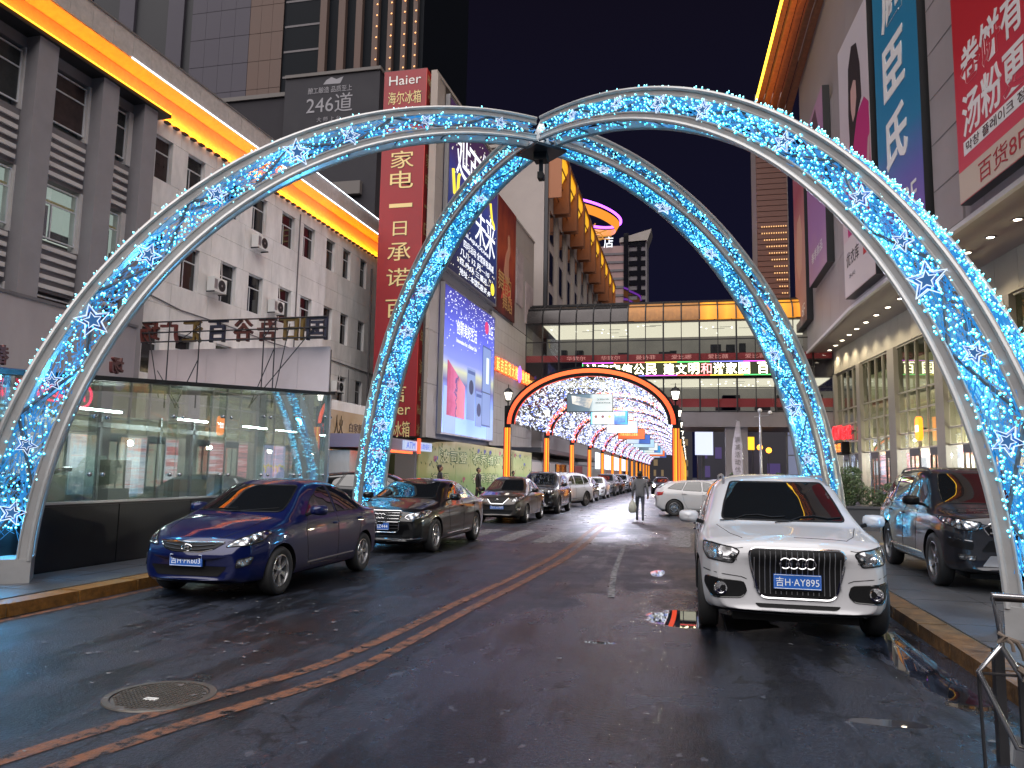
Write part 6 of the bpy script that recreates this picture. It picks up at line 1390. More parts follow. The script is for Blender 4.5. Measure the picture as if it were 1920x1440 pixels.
def wheel(t, x, y, r, w, style, nsp, rimm):
    key = (r, w, style, nsp, rimm.name)
    if key not in _wm:
        ty = MB(); rr0 = r * .66; ty.lathe([(rr0, -w / 2 + .02), (r * .80, -w / 2), (r * .94, -w / 2 + .008), (r, -w / 2 + .04), (r, w / 2 - .04), (r * .94, w / 2 - .008), (r * .80, w / 2), (rr0, w / 2 - .02)], 32, axis='Y', caps=False)
        rim = MB(); rim.lathe([(rr0 + .004, w / 2 - .02), (rr0 - .012, w / 2 - .015), (rr0 - .02, w / 2 - .05), (rr0 - .03, -w / 2 + .03)], 32, axis='Y', caps=False)
        yo = w / 2 - .035
        for k in range(nsp):
            a = 2 * PI * k / nsp
            for d in ((-.10, .10) if style == 'twin' else (0,)):
                hwid = (.020 if style == 'twin' else .034) * r / .33; wo = hwid * (1.0 if style == 'twin' else .75)
                ca, sa = math.cos(a + d), math.sin(a + d); c0, s0 = math.cos(a + d * .2), math.sin(a + d * .2)
                p0 = Vector((c0 * .045, 0, s0 * .045)); p1 = Vector((ca * (rr0 - .015), 0, sa * (rr0 - .015))); q = Vector((-sa, 0, ca))
                rim.add([p0 - q * hwid + Vector((0, yo - .005, 0)), p0 + q * hwid + Vector((0, yo - .005, 0)), p1 + q * wo + Vector((0, yo, 0)), p1 - q * wo + Vector((0, yo, 0)), p0 - q * hwid + Vector((0, yo - .05, 0)), p0 + q * hwid + Vector((0, yo - .05, 0)), p1 + q * wo + Vector((0, yo - .04, 0)), p1 - q * wo + Vector((0, yo - .04, 0))],
                        [(0, 1, 2, 3), (0, 3, 7, 4), (1, 5, 6, 2), (2, 6, 7, 3)])
        rim.lathe([(0, yo + .008), (.035, yo + .008), (.06, yo - .005), (.065, yo - .04)], 14, axis='Y', caps=False)
        bk = MB(); bk.lathe([(0, yo - .09), (rr0 - .03, yo - .09)], 24, axis='Y', caps=False)
        dk = MB(); dk.lathe([(.05, yo - .07), (rr0 * .72, yo - .07)], 24, axis='Y', caps=False)
        _wm[key] = (ty.mesh('wheel', M['rubber'], smooth=50), rim.mesh('rim', rimm, smooth=40), bk.mesh('wheel_back', M['black']), dk.mesh('brake_disc', M['steel']))
    s = 1 if y > 0 else -1
    o = link('wheel', _wm[key][0], t, loc=(x, y - s * w / 2, r), rot=(0, 0.3 + x, 0) if s > 0 else (0, .3 + x, PI))
    for nm, me in zip(('rim', 'wheel_back', 'brake_disc'), _wm[key][1:]): link(nm, me, o)
def plate(t, x, z, s, face=1):
    p = MB().box(-.01, .01, -.22, .22, -.07, .07).build('licence_plate', M['plate_b'], t); p.location = (x, 0, z); 
    fr_ = MB().tube([(.011, -.214, -.064), (.011, .214, -.064), (.011, .214, .064), (.011, -.214, .064)], .003, 4, closed=True).build('plate_rim', M['plate_t'], p)
    text('plate_text', s, 1, M['plate_t'], p, (.0125, 0, 0), (PI / 2, 0, PI / 2), w=.40, h=.088, extrude=.001, space=1.05, offset=0.002)
    if face < 0: p.rotation_euler = (0, 0, PI)
def car(name, label, group, loc, rz, sp, pm, glass=None):
    """sp holds the shape tables; returns the thing"""
    t = thing(name, label, 'car', loc, rz, group)
    me, bvh = car_body(sp, [pm, M['black']]); me.name = 'body'
    body = link('body', me, t)
    G = M['car_glass']
    f = sp['f']
    for nm, ax, pts, m, off, rim, rimr, rr_ in f.get('patches', []):
        o = patch(bvh, pts, ax, off, m, nm, t, rim=rim, rimr=rimr, rr_=rr_)
        if ax == 'L': patch(bvh, pts, 'R', off, m, nm, t, rim=rim, rimr=rimr, rr_=rr_)
        if ax in 'FB' and min(p[0] for p in pts) > 0.02: patch(bvh, [(-a, b) for a, b in pts], ax, off, m, nm, t, rim=rim, rimr=rimr, rr_=rr_)
    sm = MB()
    for ax, pts in f.get('seams', []):
        seam(bvh, pts, ax, sm)
        if ax == 'L': seam(bvh, pts, 'R', sm)
        elif ax in 'FTB' and pts[0][0 if ax in 'FB' else 1] > 0: seam(bvh, [(-a, b) if ax in 'FB' else (a, -b) for a, b in pts], ax, sm)
    sm.build('panel_gaps', M['black'], t)
    if f.get('chrome'):
        cm_ = MB()
        for ax, pts, r in f['chrome']:
            seam(bvh, pts, ax, cm_, r, r * .5)
            if ax == 'L': seam(bvh, pts, 'R', cm_, r, r * .5)
            elif pts[0][0] > 0.01: seam(bvh, [(-a, b) for a, b in pts], ax, cm_, r, r * .5)
        cm_.build('chrome_trim', f.get('chrome_mat', M['chrome']), t, smooth=True)
    for x, z in f.get('handles', []):
        for ax, s in (('L', 1), ('R', -1)):
            h = hit(bvh, x, z, ax)
            if h: MB().tube([h[0] + Vector((-.09, s * .004, 0)), h[0] + Vector((-.06, s * .035, 0)), h[0] + Vector((.06, s * .035, 0)), h[0] + Vector((.09, s * .004, 0))], .013, 6).build('door_handle', f.get('handle_mat', pm), t, smooth=True)
    mx, mz, mm = f['mirror']
    for s in (1, -1):
        h = hit(bvh, mx, mz, 'L' if s > 0 else 'R'); y0 = h[0].y
        b = MB(); c = (mx + .02, y0 + s * .17, mz + .07)
        vs = []; N1 = 12
        prof = [(-.09, .9), (-.085, 1.0), (-.02, 1.0), (.04, .82), (.075, .5), (.085, .15)]
        for dx, k in prof:
            for j in range(N1):
                a = 2 * PI * j / N1; ca, sa = math.cos(a), math.sin(a); e = .6
                vs.append((c[0] + dx - abs(ca) * 0.02, c[1] + s * .115 * k * math.copysign(abs(ca) ** e, ca), c[2] + .072 * k * math.copysign(abs(sa) ** e, sa)))
        b.add(vs, [(i * N1 + j, i * N1 + (j + 1) % N1, (i + 1) * N1 + (j + 1) % N1, (i + 1) * N1 + j) for i in range(len(prof) - 1) for j in range(N1)] + [tuple(range(N1 - 1, -1, -1)), tuple(range((len(prof) - 1) * N1, len(prof) * N1))])
        o = b.build('door_mirror', mm or pm, t, smooth=50)
        MB().tube([(mx, y0 - s * .02, mz), (mx + .01, y0 + s * .08, mz + .03)], .022, 6).build('mirror_arm', M['black'], o)
    for ax in (sp['fx'], sp['rx']):
        for s in (1, -1): wheel(t, ax, s * (sp['W'] / 2 - .012), sp['r'], .21, sp['wheel'][0], sp['wheel'][1], sp['wheel'][2])
    if 'extra' in f: f['extra'](t, bvh)
    # underbody shadow tray and axles
    MB().box(-sp['L'] / 2 + .3, sp['L'] / 2 - .35, -.6, .6, .17, .24).build('underbody', M['black'], t)
    return t, bvh
def front_bars(t, bvh, pts, r, m, name):
    b = MB()
    for seg in pts:
        tp = []
        for p in dens(seg, .05, False):
            h = hit(bvh, p[0], p[1], 'F')
            if h: tp.append(h[0] + Vector((.014, 0, 0)))
        if len(tp) > 1: b.tube(tp, r, 5)
    return b.build(name, m, t, smooth=True)
def rail_on(t, bvh, y, x0, x1, m):
    tp = []
    for k in range(11):
        x = x0 + (x1 - x0) * k / 10; h = hit(bvh, x, y, 'T')
        if h: tp.append(h[0] + Vector((0, 0, .0 if k in (0, 10) else .045)))
    MB().tube(tp, .016, 6).build('roof_rail', m, t, smooth=True)
# ---- white SUV (hero, right)
def suv_tables(L, W, H, nose=.96, hood=1.06):
    h = L / 2; w = W / 2
    return dict(L=L, W=W, bow=.16, rbow=.10, crease=.60,
        top=[(-h, .80), (-h + .03, 1.0), (-h + .12, 1.18), (-h + .42, 1.50), (-h + .62, H - .05), (-h + 1.1, H - .015), (-.3, H), (.1, H - .01), (.42, H - .07), (.75, 1.42), (1.22, hood + .04), (1.6, hood), (h - .30, nose + .035), (h - .12, nose), (h - .05, nose - .06), (h - .018, nose - .18), (h, nose - .38)],
        sh=[(-h, .74), (-h + .06, .92), (-h + .2, 1.02), (-1.2, 1.04), (.3, 1.01), (1.22, 1.0), (h - .3, nose - .04), (h - .08, nose - .10), (h, nose - .32)],
        hw=[(-h, w - .22), (-h + .08, w - .10), (-h + .35, w - .02), (-h + .8, w), (fx_ := h - .86, w), (h - .35, w - .05), (h - .12, w - .13), (h, w - .24)],
        rw=[(-h, w - .38), (-h + .3, w - .30), (-h + .8, w - .27), (.3, w - .27), (.8, w - .24), (1.22, w - .16), (h - .3, w - .22), (h - .05, w - .32), (h, w - .40)],
        bot=[(-h, .42), (-h + .2, .28), (-h + .6, .24), (h - .7, .24), (h - .15, .26), (h, .32)])
Q = suv_tables(4.63, 1.89, 1.655, .985, 1.07); Q.update(fx=1.46, rx=-1.35, r=.365, wheel=('twin', 5, M['rim']))
BG = M['black_gloss']; BK = M['black']; CH = M['chrome']
def q5_extra(t, bvh):
    # vertical slats in the big grille
    segs = []
    for k in range(17):
        y = -.40 + k * .05
        if abs(y) > .37: segs.append([(y, .52), (y, .82)])
        else: segs.append([(y, .47), (y, .885)])
    front_bars(t, bvh, segs, .0042, M['alu'], 'grille_slats')
    ex = max(hit(bvh, 0, z_, 'F')[0].x for z_ in (.72, .775, .82, .86, .90)); r = MB()
    for k in range(4):
        c = (-.1155 + k * .077); r.tube([(ex + .022, c + .049 * math.cos(a), .775 + .049 * math.sin(a)) for a in [2 * PI * j / 24 for j in range(24)]], .0075, 6, closed=True)
    r.build('ring_emblem', M['chrome'], t, smooth=True)
    h = hit(bvh, 0, .60, 'F'); plate(t, h[0].x + .03, .595, '吉H·AY895')
    MB().box(h[0].x - .05, h[0].x + .018, -.24, .24, .50, .675).build('plate_holder', M['black'], t)
    for s in (1, -1):
        h = hit(bvh, s * .72, .50, 'F'); MB().lathe([(0, -.01), (.045, .0), (.05, .012), (.062, .014), (.068, .0)], 18, (h[0].x + .012, s * .72, .50), 'X', caps=False).build('fog_lamp', M['chrome'], t, smooth=True)
        rail_on(t, bvh, s * .60, -1.6, .35, M['alu'])
        for (y_, z_, m_) in ((.60, .815, 'a'), (.72, .825, 'b')):
            h = hit(bvh, s * y_, z_, 'F'); MB().ball((h[0].x + .0, s * y_, z_), .036, 10, 6).build('lamp_lens', M['car_glass'] if m_ == 'a' else M['chrome'], t, smooth=True)
    for y0, y1 in ((-.1, .62), (-.68, .02)):
        tp = []
        for k in range(6):
            y = y0 + (y1 - y0) * k / 5; h = hit(bvh, y, 1.10 + (.035 if k in (2, 3) else .0) + .012 * k, 'F'); tp.append(h[0] + h[1] * .015)
        MB().tube(tp, .008, 5).build('wiper', M['black'], t)
Q['f'] = dict(mirror=(.80, 1.06, None), handles=[(-.15, .93), (-1.0, .95)], handle_mat=CH, extra=q5_extra,
    patches=[('windshield', 'F', [(-.66, 1.125), (.66, 1.125), (.615, 1.3), (.54, 1.50), (.52, 1.545), (-.52, 1.545), (-.54, 1.50), (-.615, 1.3)], M['car_glass'], .006, BK, .012, .05),
             ('side_window', 'L', [(.62, 1.12), (.10, 1.46), (-.12, 1.49), (-.12, 1.10)], M['car_glass'], .005, CH, .006, .03), ('side_window', 'L', [(-.20, 1.10), (-.20, 1.49), (-1.02, 1.48), (-1.05, 1.10)], M['car_glass'], .005, CH, .006, .03), ('side_window', 'L', [(-1.13, 1.11), (-1.10, 1.47), (-1.5, 1.42), (-1.75, 1.18)], M['car_glass'], .005, CH, .006, .03),
             ('grille', 'F', [(-.40, .905), (.40, .905), (.445, .865), (.43, .72), (.365, .47), (.31, .425), (-.31, .425), (-.365, .47), (-.43, .72), (-.445, .865)], BK, .010, CH, .012, .04),
             ('headlight', 'F', [(.535, .87), (.60, .90), (.87, .935), (.875, .845), (.84, .775), (.60, .755)], M['hl_dark'], .006, BK, .008, .02),
             ('fog_surround', 'F', [(.50, .575), (.86, .60), (.87, .52), (.80, .405), (.52, .42), (.47, .48)], BK, .006, BG, .006, .03),
             ('lower_intake', 'F', [(-.40, .375), (.40, .375), (.36, .335), (-.36, .335)], BK, .006, None, .004, .02),
             ('sill_skirt', 'F', [(-.80, .31), (.80, .31), (.78, .285), (-.78, .285)], BK, .006, None, .004, .01),
             ('rear_window', 'B', [(-.55, 1.18), (.55, 1.18), (.50, 1.48), (-.50, 1.48)], M['car_glass'], .006, BK, .008, .04), ('tail_light', 'B', [(.45, 1.0), (.85, 1.02), (.84, .90), (.45, .88)], M['tail'], .006, None, .004, .03)],
    seams=[('L', [(.55, 1.06), (.66, .9), (.62, .45), (.5, .36)]), ('L', [(-.16, 1.08), (-.16, .36), (.5, .36)]), ('L', [(-.16, .36), (-.9, .36), (-1.08, .62), (-1.1, 1.08)]), ('T', [(2.02, .50), (1.8, .60), (1.25, .72)]), ('F', [(.50, .905), (.56, .895), (.86, .945)]), ('T', [(2.05, .0), (2.05, .2), (2.02, .50)]), ('F', [(.47, .60), (.52, .62), (.88, .66)])],
    chrome=[('F', [(.56, .785), (.80, .80)], .005), ('F', [(.86, .86), (.85, .925)], .004)])
M['paint_white'] = paint('white_car_paint', (0.50, 0.50, 0.52), 0.0, 0.3)
q5, q5b = car('suv', 'white SUV with plate AY895 and big chromed grille parked on the right', 'cars parked along the street', (1.03, 10.32, 0), -PI / 2, Q, M['paint_white'])
# ---- dark SUV on the right pavement
T = suv_tables(4.68, 1.87, 1.70, 1.02, 1.08); T.update(fx=1.45, rx=-1.30, r=.37, wheel=('single', 5, M['rim_dark']))
def ts_extra(t, bvh):
    front_bars(t, bvh, [[(-.42, z), (0, z - .012), (.42, z)] for z in (.80, .87)], .013, CH, 'grille_bars')
    h = hit(bvh, 0, .60, 'F'); plate(t, h[0].x + .02, .62, '吉H·A6K32')
    for s in (1, -1): rail_on(t, bvh, s * .58, -1.6, .3, M['dark_metal'])
T['f'] = dict(mirror=(.78, 1.10, M['black']), handles=[(-.15, .95), (-1.0, .97)], handle_mat=CH, extra=ts_extra,
    patches=[('windshield', 'F', [(-.65, 1.15), (.65, 1.15), (.60, 1.35), (.52, 1.585), (-.52, 1.585), (-.60, 1.35)], M['car_glass'], .006, BK, .01, .05),
             ('side_window', 'L', [(.60, 1.13), (.10, 1.50), (-.12, 1.54), (-.12, 1.12)], M['car_glass'], .005, CH, .006, .03), ('side_window', 'L', [(-.20, 1.12), (-.20, 1.54), (-1.02, 1.53), (-1.05, 1.12)], M['car_glass'], .005, CH, .006, .03), ('side_window', 'L', [(-1.13, 1.13), (-1.10, 1.52), (-1.5, 1.46), (-1.72, 1.22)], M['car_glass'], .005, CH, .006, .03),
             ('grille', 'F', [(-.40, .92), (.40, .92), (.50, .86), (.42, .755), (-.42, .755), (-.50, .86)], BK, .006, CH, .010, .03),
             ('headlight', 'F', [(.50, .93), (.70, .95), (.88, .99), (.87, .90), (.76, .83), (.56, .82)], M['hl'], .006, BK, .008, .03),
             ('fog_surround', 'F', [(.60, .66), (.86, .70), (.85, .60), (.62, .56)], BK, .006, None, .006, .03), ('fog_lamp', 'F', [(.58, .49), (.78, .51), (.76, .44), (.60, .43)], M['hl'], .008, BK, .006, .02),
             ('lower_intake', 'F', [(-.42, .70), (.42, .70), (.52, .55), (-.52, .55)], BK, .006, None, .004, .02), ('skid_plate', 'F', [(-.42, .50), (.42, .50), (.52, .36), (-.52, .36)], M['alu'], .012, None, .004, .02), ('skid_slot', 'F', [(-.3, .46), (.3, .46), (.33, .40), (-.33, .40)], BK, .016, None, .004, .01),
             ('rear_window', 'B', [(-.55, 1.2), (.55, 1.2), (.50, 1.5), (-.50, 1.5)], M['car_glass'], .006, BK, .008, .04)],
    seams=[('L', [(.55, 1.06), (.66, .9), (.62, .45), (.5, .36)]), ('L', [(-.16, 1.08), (-.16, .36), (.5, .36)]), ('L', [(-.16, .36), (-.9, .36), (-1.08, .62), (-1.1, 1.08)]), ('T', [(2.0, .40), (1.8, .58), (1.25, .70)])],
    chrome=[('L', [(1.0, .42), (-.95, .42)], .014), ('L', [(.62, 1.10), (-1.1, 1.095), (-1.75, 1.17)], .008), ('F', [(.62, .68), (.84, .71)], .006)])
car('suv', 'dark grey SUV on the right pavement behind the near arch leg', 'cars parked along the street', (4.33, 13.65, .13), -PI / 2 - .02, T, paint('graphite_paint', (0.018, 0.02, 0.028), 0.5, 0.3))
# ---- blue sedan (hero, left)
def sedan_tables(L, W, H, nose=.72, hood=.98, deck=1.03):
    h = L / 2; w = W / 2
    return dict(L=L, W=W, bow=.22, rbow=.14, crease=.66,
        top=[(-h, .78), (-h + .05, .93), (-h + .14, deck - .01), (-h + .45, deck + .015), (-h + .75, deck + .10), (-.95, H - .10), (-.55, H - .012), (-.1, H), (.25, H - .02), (.55, H - .10), (1.20, hood + .02), (1.5, hood - .03), (h - .32, nose + .09), (h - .14, nose + .0), (h - .04, nose - .12), (h, nose - .24)],
        sh=[(-h, .70), (-h + .08, .88), (-h + .4, .95), (-1.2, .96), (0, .93), (1.1, .90), (h - .5, .82), (h - .18, nose - .02), (h - .05, nose - .14), (h, nose - .28)],
        hw=[(-h, w - .24), (-h + .08, w - .12), (-h + .4, w - .03), (-h + .9, w), (h - .95, w), (h - .45, w - .04), (h - .16, w - .12), (h, w - .27)],
        rw=[(-h, w - .36), (-h + .3, w - .25), (-1.5, w - .27), (-.8, w - .30), (.3, w - .29), (.7, w - .25), (1.2, w - .15), (h - .4, w - .2), (h - .1, w - .32), (h, w - .42)],
        bot=[(-h, .36), (-h + .2, .22), (-h + .6, .19), (h - .7, .19), (h - .15, .20), (h, .26)])
A = sedan_tables(4.37, 1.70, 1.475, .75, .98, 1.04); A.update(fx=1.33, rx=-1.24, r=.305, wheel=('twin', 6, M['rim']))
def ac_extra(t, bvh):
    front_bars(t, bvh, [[(-.33, z + .02), (-.15, z), (0, z - .006), (.15, z), (.33, z + .02)] for z in (.615, .655)], .007, M['dark_metal'], 'grille_bars')
    front_bars(t, bvh, [[(-.43, .70), (-.25, .70), (0, .69), (.25, .70), (.43, .70)]], .013, CH, 'chrome_bar')
    h = hit(bvh, 0, .63, 'F'); r = MB(); x = h[0].x + .018
    r.tube([(x, .07 * math.cos(a), .637 + .038 * math.sin(a)) for a in [2 * PI * j / 24 for j in range(24)]], .006, 6, closed=True)
    r.tube([(x, -.035, .61), (x, -.015, .664)], .008, 6).tube([(x, .015, .61), (x, .035, .664)], .008, 6).tube([(x, -.024, .632), (x, 0, .642), (x, .024, .64)], .007, 6)
    r.build('oval_emblem', CH, t, smooth=True)
    h = hit(bvh, 0, .47, 'F'); plate(t, h[0].x + .035, .485, '吉H·PR603'); MB().box(h[0].x - .04, h[0].x + .022, -.23, .23, .41, .56).build('plate_holder', M['black'], t)
    for y0, y1 in ((-.05, .55), (-.60, .0)):
        tp = []
        for k in range(6):
            y = y0 + (y1 - y0) * k / 5; h = hit(bvh, y, 1.015 + .01 * k, 'F'); tp.append(h[0] + h[1] * .012)
        MB().tube(tp, .007, 5).build('wiper', M['black'], t)
def sedan_f(extra, dy=0, hl=M['hl'], gm=BK, chrome=True, mirror=None):
    return dict(mirror=(.62, .97, mirror), handles=[(-.18, .83), (-1.05, .86)], extra=extra,
      patches=[('windshield', 'F', [(-.62, 1.025), (.62, 1.025), (.56, 1.2), (.49, 1.37), (-.49, 1.37), (-.56, 1.2)], M['car_glass'], .006, BK, .010, .06),
             ('side_window', 'L', [(.62, .99), (.36, 1.18), (.0, 1.335), (-.24, 1.36), (-.24, .985)], M['car_glass'], .005, BK, .007, .03), ('side_window', 'L', [(-.31, .985), (-.31, 1.36), (-.70, 1.335), (-1.0, 1.235), (-1.12, 1.0)], M['car_glass'], .005, BK, .007, .03), ('quarter_window', 'L', [(-1.17, 1.005), (-1.06, 1.215), (-1.38, 1.05)], M['car_glass'], .005, BK, .006, .02),
             ('grille', 'F', [(-.45, .70), (-.25, .705), (0, .70), (.25, .705), (.45, .70), (.34, .62), (.18, .585), (-.18, .585), (-.34, .62)], gm, .005, CH if chrome else None, .006, .03),
             ('headlight', 'F', [(.46, .645), (.52, .70), (.64, .775), (.76, .83), (.79, .80), (.77, .71), (.70, .665)], hl, .006, BK, .007, .03),
             ('lower_intake', 'F', [(-.52, .42), (.52, .42), (.42, .30), (-.42, .30)], BK, .006, None, .004, .03), ('fog_lamp', 'F', [(.62, .50), (.74, .53), (.72, .44), (.61, .40)], M['hl'], .006, BK, .006, .02),
             ('rear_window', 'B', [(-.55, 1.07), (.55, 1.07), (.48, 1.33), (-.48, 1.33)], M['car_glass'], .006, BK, .008, .05), ('tail_light', 'B', [(.42, .93), (.76, .95), (.78, .82), (.45, .80)], M['tail'], .006, None, .004, .03)],
      seams=[('L', [(.60, .96), (.72, .8), (.66, .40), (.55, .30)]), ('L', [(-.27, .97), (-.27, .30), (.55, .30)]), ('L', [(-.27, .30), (-.85, .30), (-1.0, .55), (-1.14, .97)]), ('T', [(1.98, .36), (1.75, .52), (1.2, .62)]), ('F', [(.46, .70), (.52, .72), (.72, .83)])],
      chrome=[])
A['f'] = sedan_f(ac_extra); A['f']['chrome'] = [('L', [(.66, .345), (-.80, .36)], .010)]; A['f']['chrome_mat'] = M['alu']
blue = paint('deep_blue_paint', (0.001, 0.005, 0.055), 0.25, 0.3)
acc, accb = car('sedan', 'dark blue sedan with plate PR603 parked nearest on the left', 'cars parked along the street', (-5.93, 10.52, 0), -PI / 2, A, blue)
MB().add([(0.45, -.02, 1.10), (0.45, .02, 1.10), (.45, .02, 1.0), (.45, -.02, 1.0)], [(0, 1, 2, 3)])
# ---- black executive sedan
B = sedan_tables(5.0, 1.87, 1.46, .80, 1.0, 1.06); B.update(fx=1.62, rx=-1.38, r=.335, wheel=('twin', 5, M['rim']))
B['top'] = [(-2.5, .78), (-2.45, .95), (-2.36, 1.05), (-2.0, 1.08), (-1.65, 1.18), (-1.15, 1.36), (-.7, 1.445), (-.2, 1.46), (.2, 1.44), (.55, 1.36), (1.2, 1.03), (1.6, .985), (2.15, .90), (2.36, .83), (2.46, .72), (2.5, .58)]
def a6_extra(t, bvh):
    front_bars(t, bvh, [[(-.40, z), (.40, z)] for z in (.50, .56, .62, .68, .74, .79)], .007, CH, 'grille_bars')
    ex = max(hit(bvh, 0, z_, 'F')[0].x for z_ in (.69, .74, .78, .82)); r = MB()
    for k in range(4): c = -.10 + k * .067; r.tube([(ex + .02, c + .043 * math.cos(a), .735 + .043 * math.sin(a)) for a in [2 * PI * j / 20 for j in range(20)]], .006, 6, closed=True)
    r.build('ring_emblem', CH, t, smooth=True); h = hit(bvh, 0, .55, 'F'); plate(t, h[0].x + .03, .54, '吉H·SZ444')
B['f'] = dict(mirror=(.70, 1.0, None), handles=[(-.2, .86), (-1.15, .88)], extra=a6_extra,
      patches=[('windshield', 'F', [(-.68, 1.05), (.68, 1.05), (.60, 1.22), (.54, 1.38), (-.54, 1.38), (-.60, 1.22)], M['car_glass'], .006, BK, .010, .06),
             ('side_window', 'L', [(.62, 1.02), (.40, 1.17), (.0, 1.33), (-.24, 1.36), (-.24, 1.01)], M['car_glass'], .005, CH, .007, .03), ('side_window', 'L', [(-.31, 1.01), (-.31, 1.36), (-.85, 1.32), (-1.18, 1.02)], M['car_glass'], .005, CH, .007, .03), ('quarter_window', 'L', [(-1.24, 1.03), (-.95, 1.28), (-1.28, 1.17), (-1.6, 1.06)], M['car_glass'], .005, CH, .006, .02),
             ('grille', 'F', [(-.40, .83), (.40, .83), (.44, .78), (.38, .45), (.33, .42), (-.33, .42), (-.38, .45), (-.44, .78)], BK, .005, CH, .009, .04),
             ('headlight', 'F', [(.50, .70), (.54, .75), (.84, .84), (.87, .80), (.84, .72), (.62, .66)], M['hl'], .006, CH, .006, .03),
             ('lower_intake', 'F', [(.50, .46), (.78, .50), (.76, .36), (.46, .34)], BK, .006, None, .004, .03),
             ('rear_window', 'B', [(-.6, 1.12), (.6, 1.12), (.5, 1.34), (-.5, 1.34)], M['car_glass'], .006, BK, .008, .05)],
      seams=[('L', [(.70, .98), (.82, .8), (.75, .40), (.6, .30)]), ('L', [(-.27, .99), (-.27, .30), (.6, .30)]), ('L', [(-.27, .30), (-.95, .30), (-1.1, .6), (-1.22, .99)]), ('T', [(2.25, .42), (1.95, .60), (1.3, .72)])],
      chrome=[('L', [(.9, .32), (-.85, .32)], .012), ('L', [(.64, 1.005), (-1.7, 1.03)], .006), ('F', [(.2, .27), (.8, .31)], .008)])
car('sedan', 'black sedan with plate ending Z444 and four ring grille behind the blue sedan', 'cars parked along the street', (-5.86, 16.62, 0), -PI / 2, B, paint('black_car_paint', (0.006, 0.006, 0.007), 0.2, 0.2))
# ---- grey compact sedan
C_ = sedan_tables(4.45, 1.69, 1.50, .80, 1.0, 1.06); C_.update(fx=1.32, rx=-1.26, r=.30, wheel=('single', 7, M['rim']))
def ni_extra(t, bvh):
    front_bars(t, bvh, [[(-.36, .80), (-.20, .62), (.20, .62), (.36, .80)]], .018, CH, 'chrome_v')
    h = hit(bvh, 0, .73, 'F'); MB().tube([(h[0].x + .012, .05 * math.cos(a), .72 + .05 * math.sin(a)) for a in [2 * PI * j / 16 for j in range(16)]], .007, 6, closed=True).box(h[0].x + .008, h[0].x + .016, -.075, .075, .708, .732).build('round_emblem', CH, t)
    h = hit(bvh, 0, .52, 'F'); plate(t, h[0].x + .03, .525, '吉H·LS9B0')
f_ = sedan_f(ni_extra, mirror=M['black_gloss']); f_['patches'][4] = ('grille', 'F', [(-.38, .82), (.38, .82), (.24, .62), (-.24, .62)], BK, .005, None, .006, .03)
f_['patches'][5] = ('headlight', 'F', [(.44, .70), (.48, .78), (.66, .86), (.77, .90), (.78, .84), (.72, .74), (.62, .69)], M['hl'], .006, BK, .007, .03)
C_['f'] = f_
nis, nb_ = car('sedan', 'brownish grey compact sedan with a V shaped chrome nose, third in the left row', 'cars parked along the street', (-5.95, 26.25, 0), -PI / 2, C_, paint('bronze_grey_paint', (0.05, 0.043, 0.04), 0.6, 0.3))
def repaint(t, m):
    for c in t.children:
        if c.name.split('.')[0] in ('body', 'door_mirror', 'door_handle'):
            c.material_slots[0].link = 'OBJECT'; c.material_slots[0].material = m
def copy_car(src, loc, rz, label, m, plate_=None):
    c = copy_tree(src, loc, rz, label)
    repaint(c, m)
    for k in list(c.children):
        if k.name.startswith('licence_plate'):
            for q in list(k.children):
                if q.name.startswith('plate_text'):
                    if plate_: q.data = text_cache(plate_)
    return c
def text_cache(s):
    o = text('plate_text', s, 1, M['plate_t'], None, (0, 0, 0), w=.40, h=.088, extrude=.001, space=1.05, offset=0.002); me = o.data; bpy.data.objects.remove(o); return me
pw_ = M['paint_white']; pk = paint('black_suv_paint', (0.010, 0.010, 0.012), 0.3, 0.25); pg = paint('silver_grey_paint', (0.16, 0.16, 0.17), 0.6, 0.3); pb_ = paint('brown_paint', (0.05, 0.03, 0.028), 0.5, 0.3)
suvT = [o for o in bpy.data.objects if o.get('label', '').startswith('dark grey SUV')][0]
copy_car(suvT, (-6.0, 32.6, 0), -PI / 2, 'black SUV parked behind the grey compact sedan in the left row', pk, '吉H·B8812')
copy_car(suvT, (-6.35, 38.6, 0), -PI / 2 - .35, 'white SUV turned out of line behind the black SUV in the left row', pw_, '吉H·D1K07')
copy_car(nis, (-6.15, 46.0, 0), -PI / 2, 'dark brown sedan half hidden behind the turned white SUV', pb_, '吉H·77C21')
copy_car(acc, (-6.2, 53.3, 0), -PI / 2, 'white sedan in the left row past the dark brown sedan', pw_, '吉H·K3906')
copy_car(suvT, (-6.3, 61, 0), -PI / 2, 'silver SUV in the left row under the footbridge', pg, '吉H·E5518')
copy_car(nis, (-6.3, 68, 0), -PI / 2, 'black sedan just past the footbridge in the left row', pk, '吉H·F6620')
copy_car(suvT, (-6.3, 75, 0), -PI / 2, 'white SUV far down the left row, first past the black sedan', pw_, '吉H·G1733')
for k, (y, m, w) in enumerate(((82, pg, 'silver'), (89, pw_, 'white'), (97, pk, 'black'), (106, pw_, 'small white'), (116, pg, 'small silver'))): copy_car(acc if k % 2 else nis, (-6.35, y, 0), -PI / 2, '%s sedan far down the left row, %s from its far end' % (w, ['fifth', 'fourth', 'third', 'second', 'first'][k]), m, None)
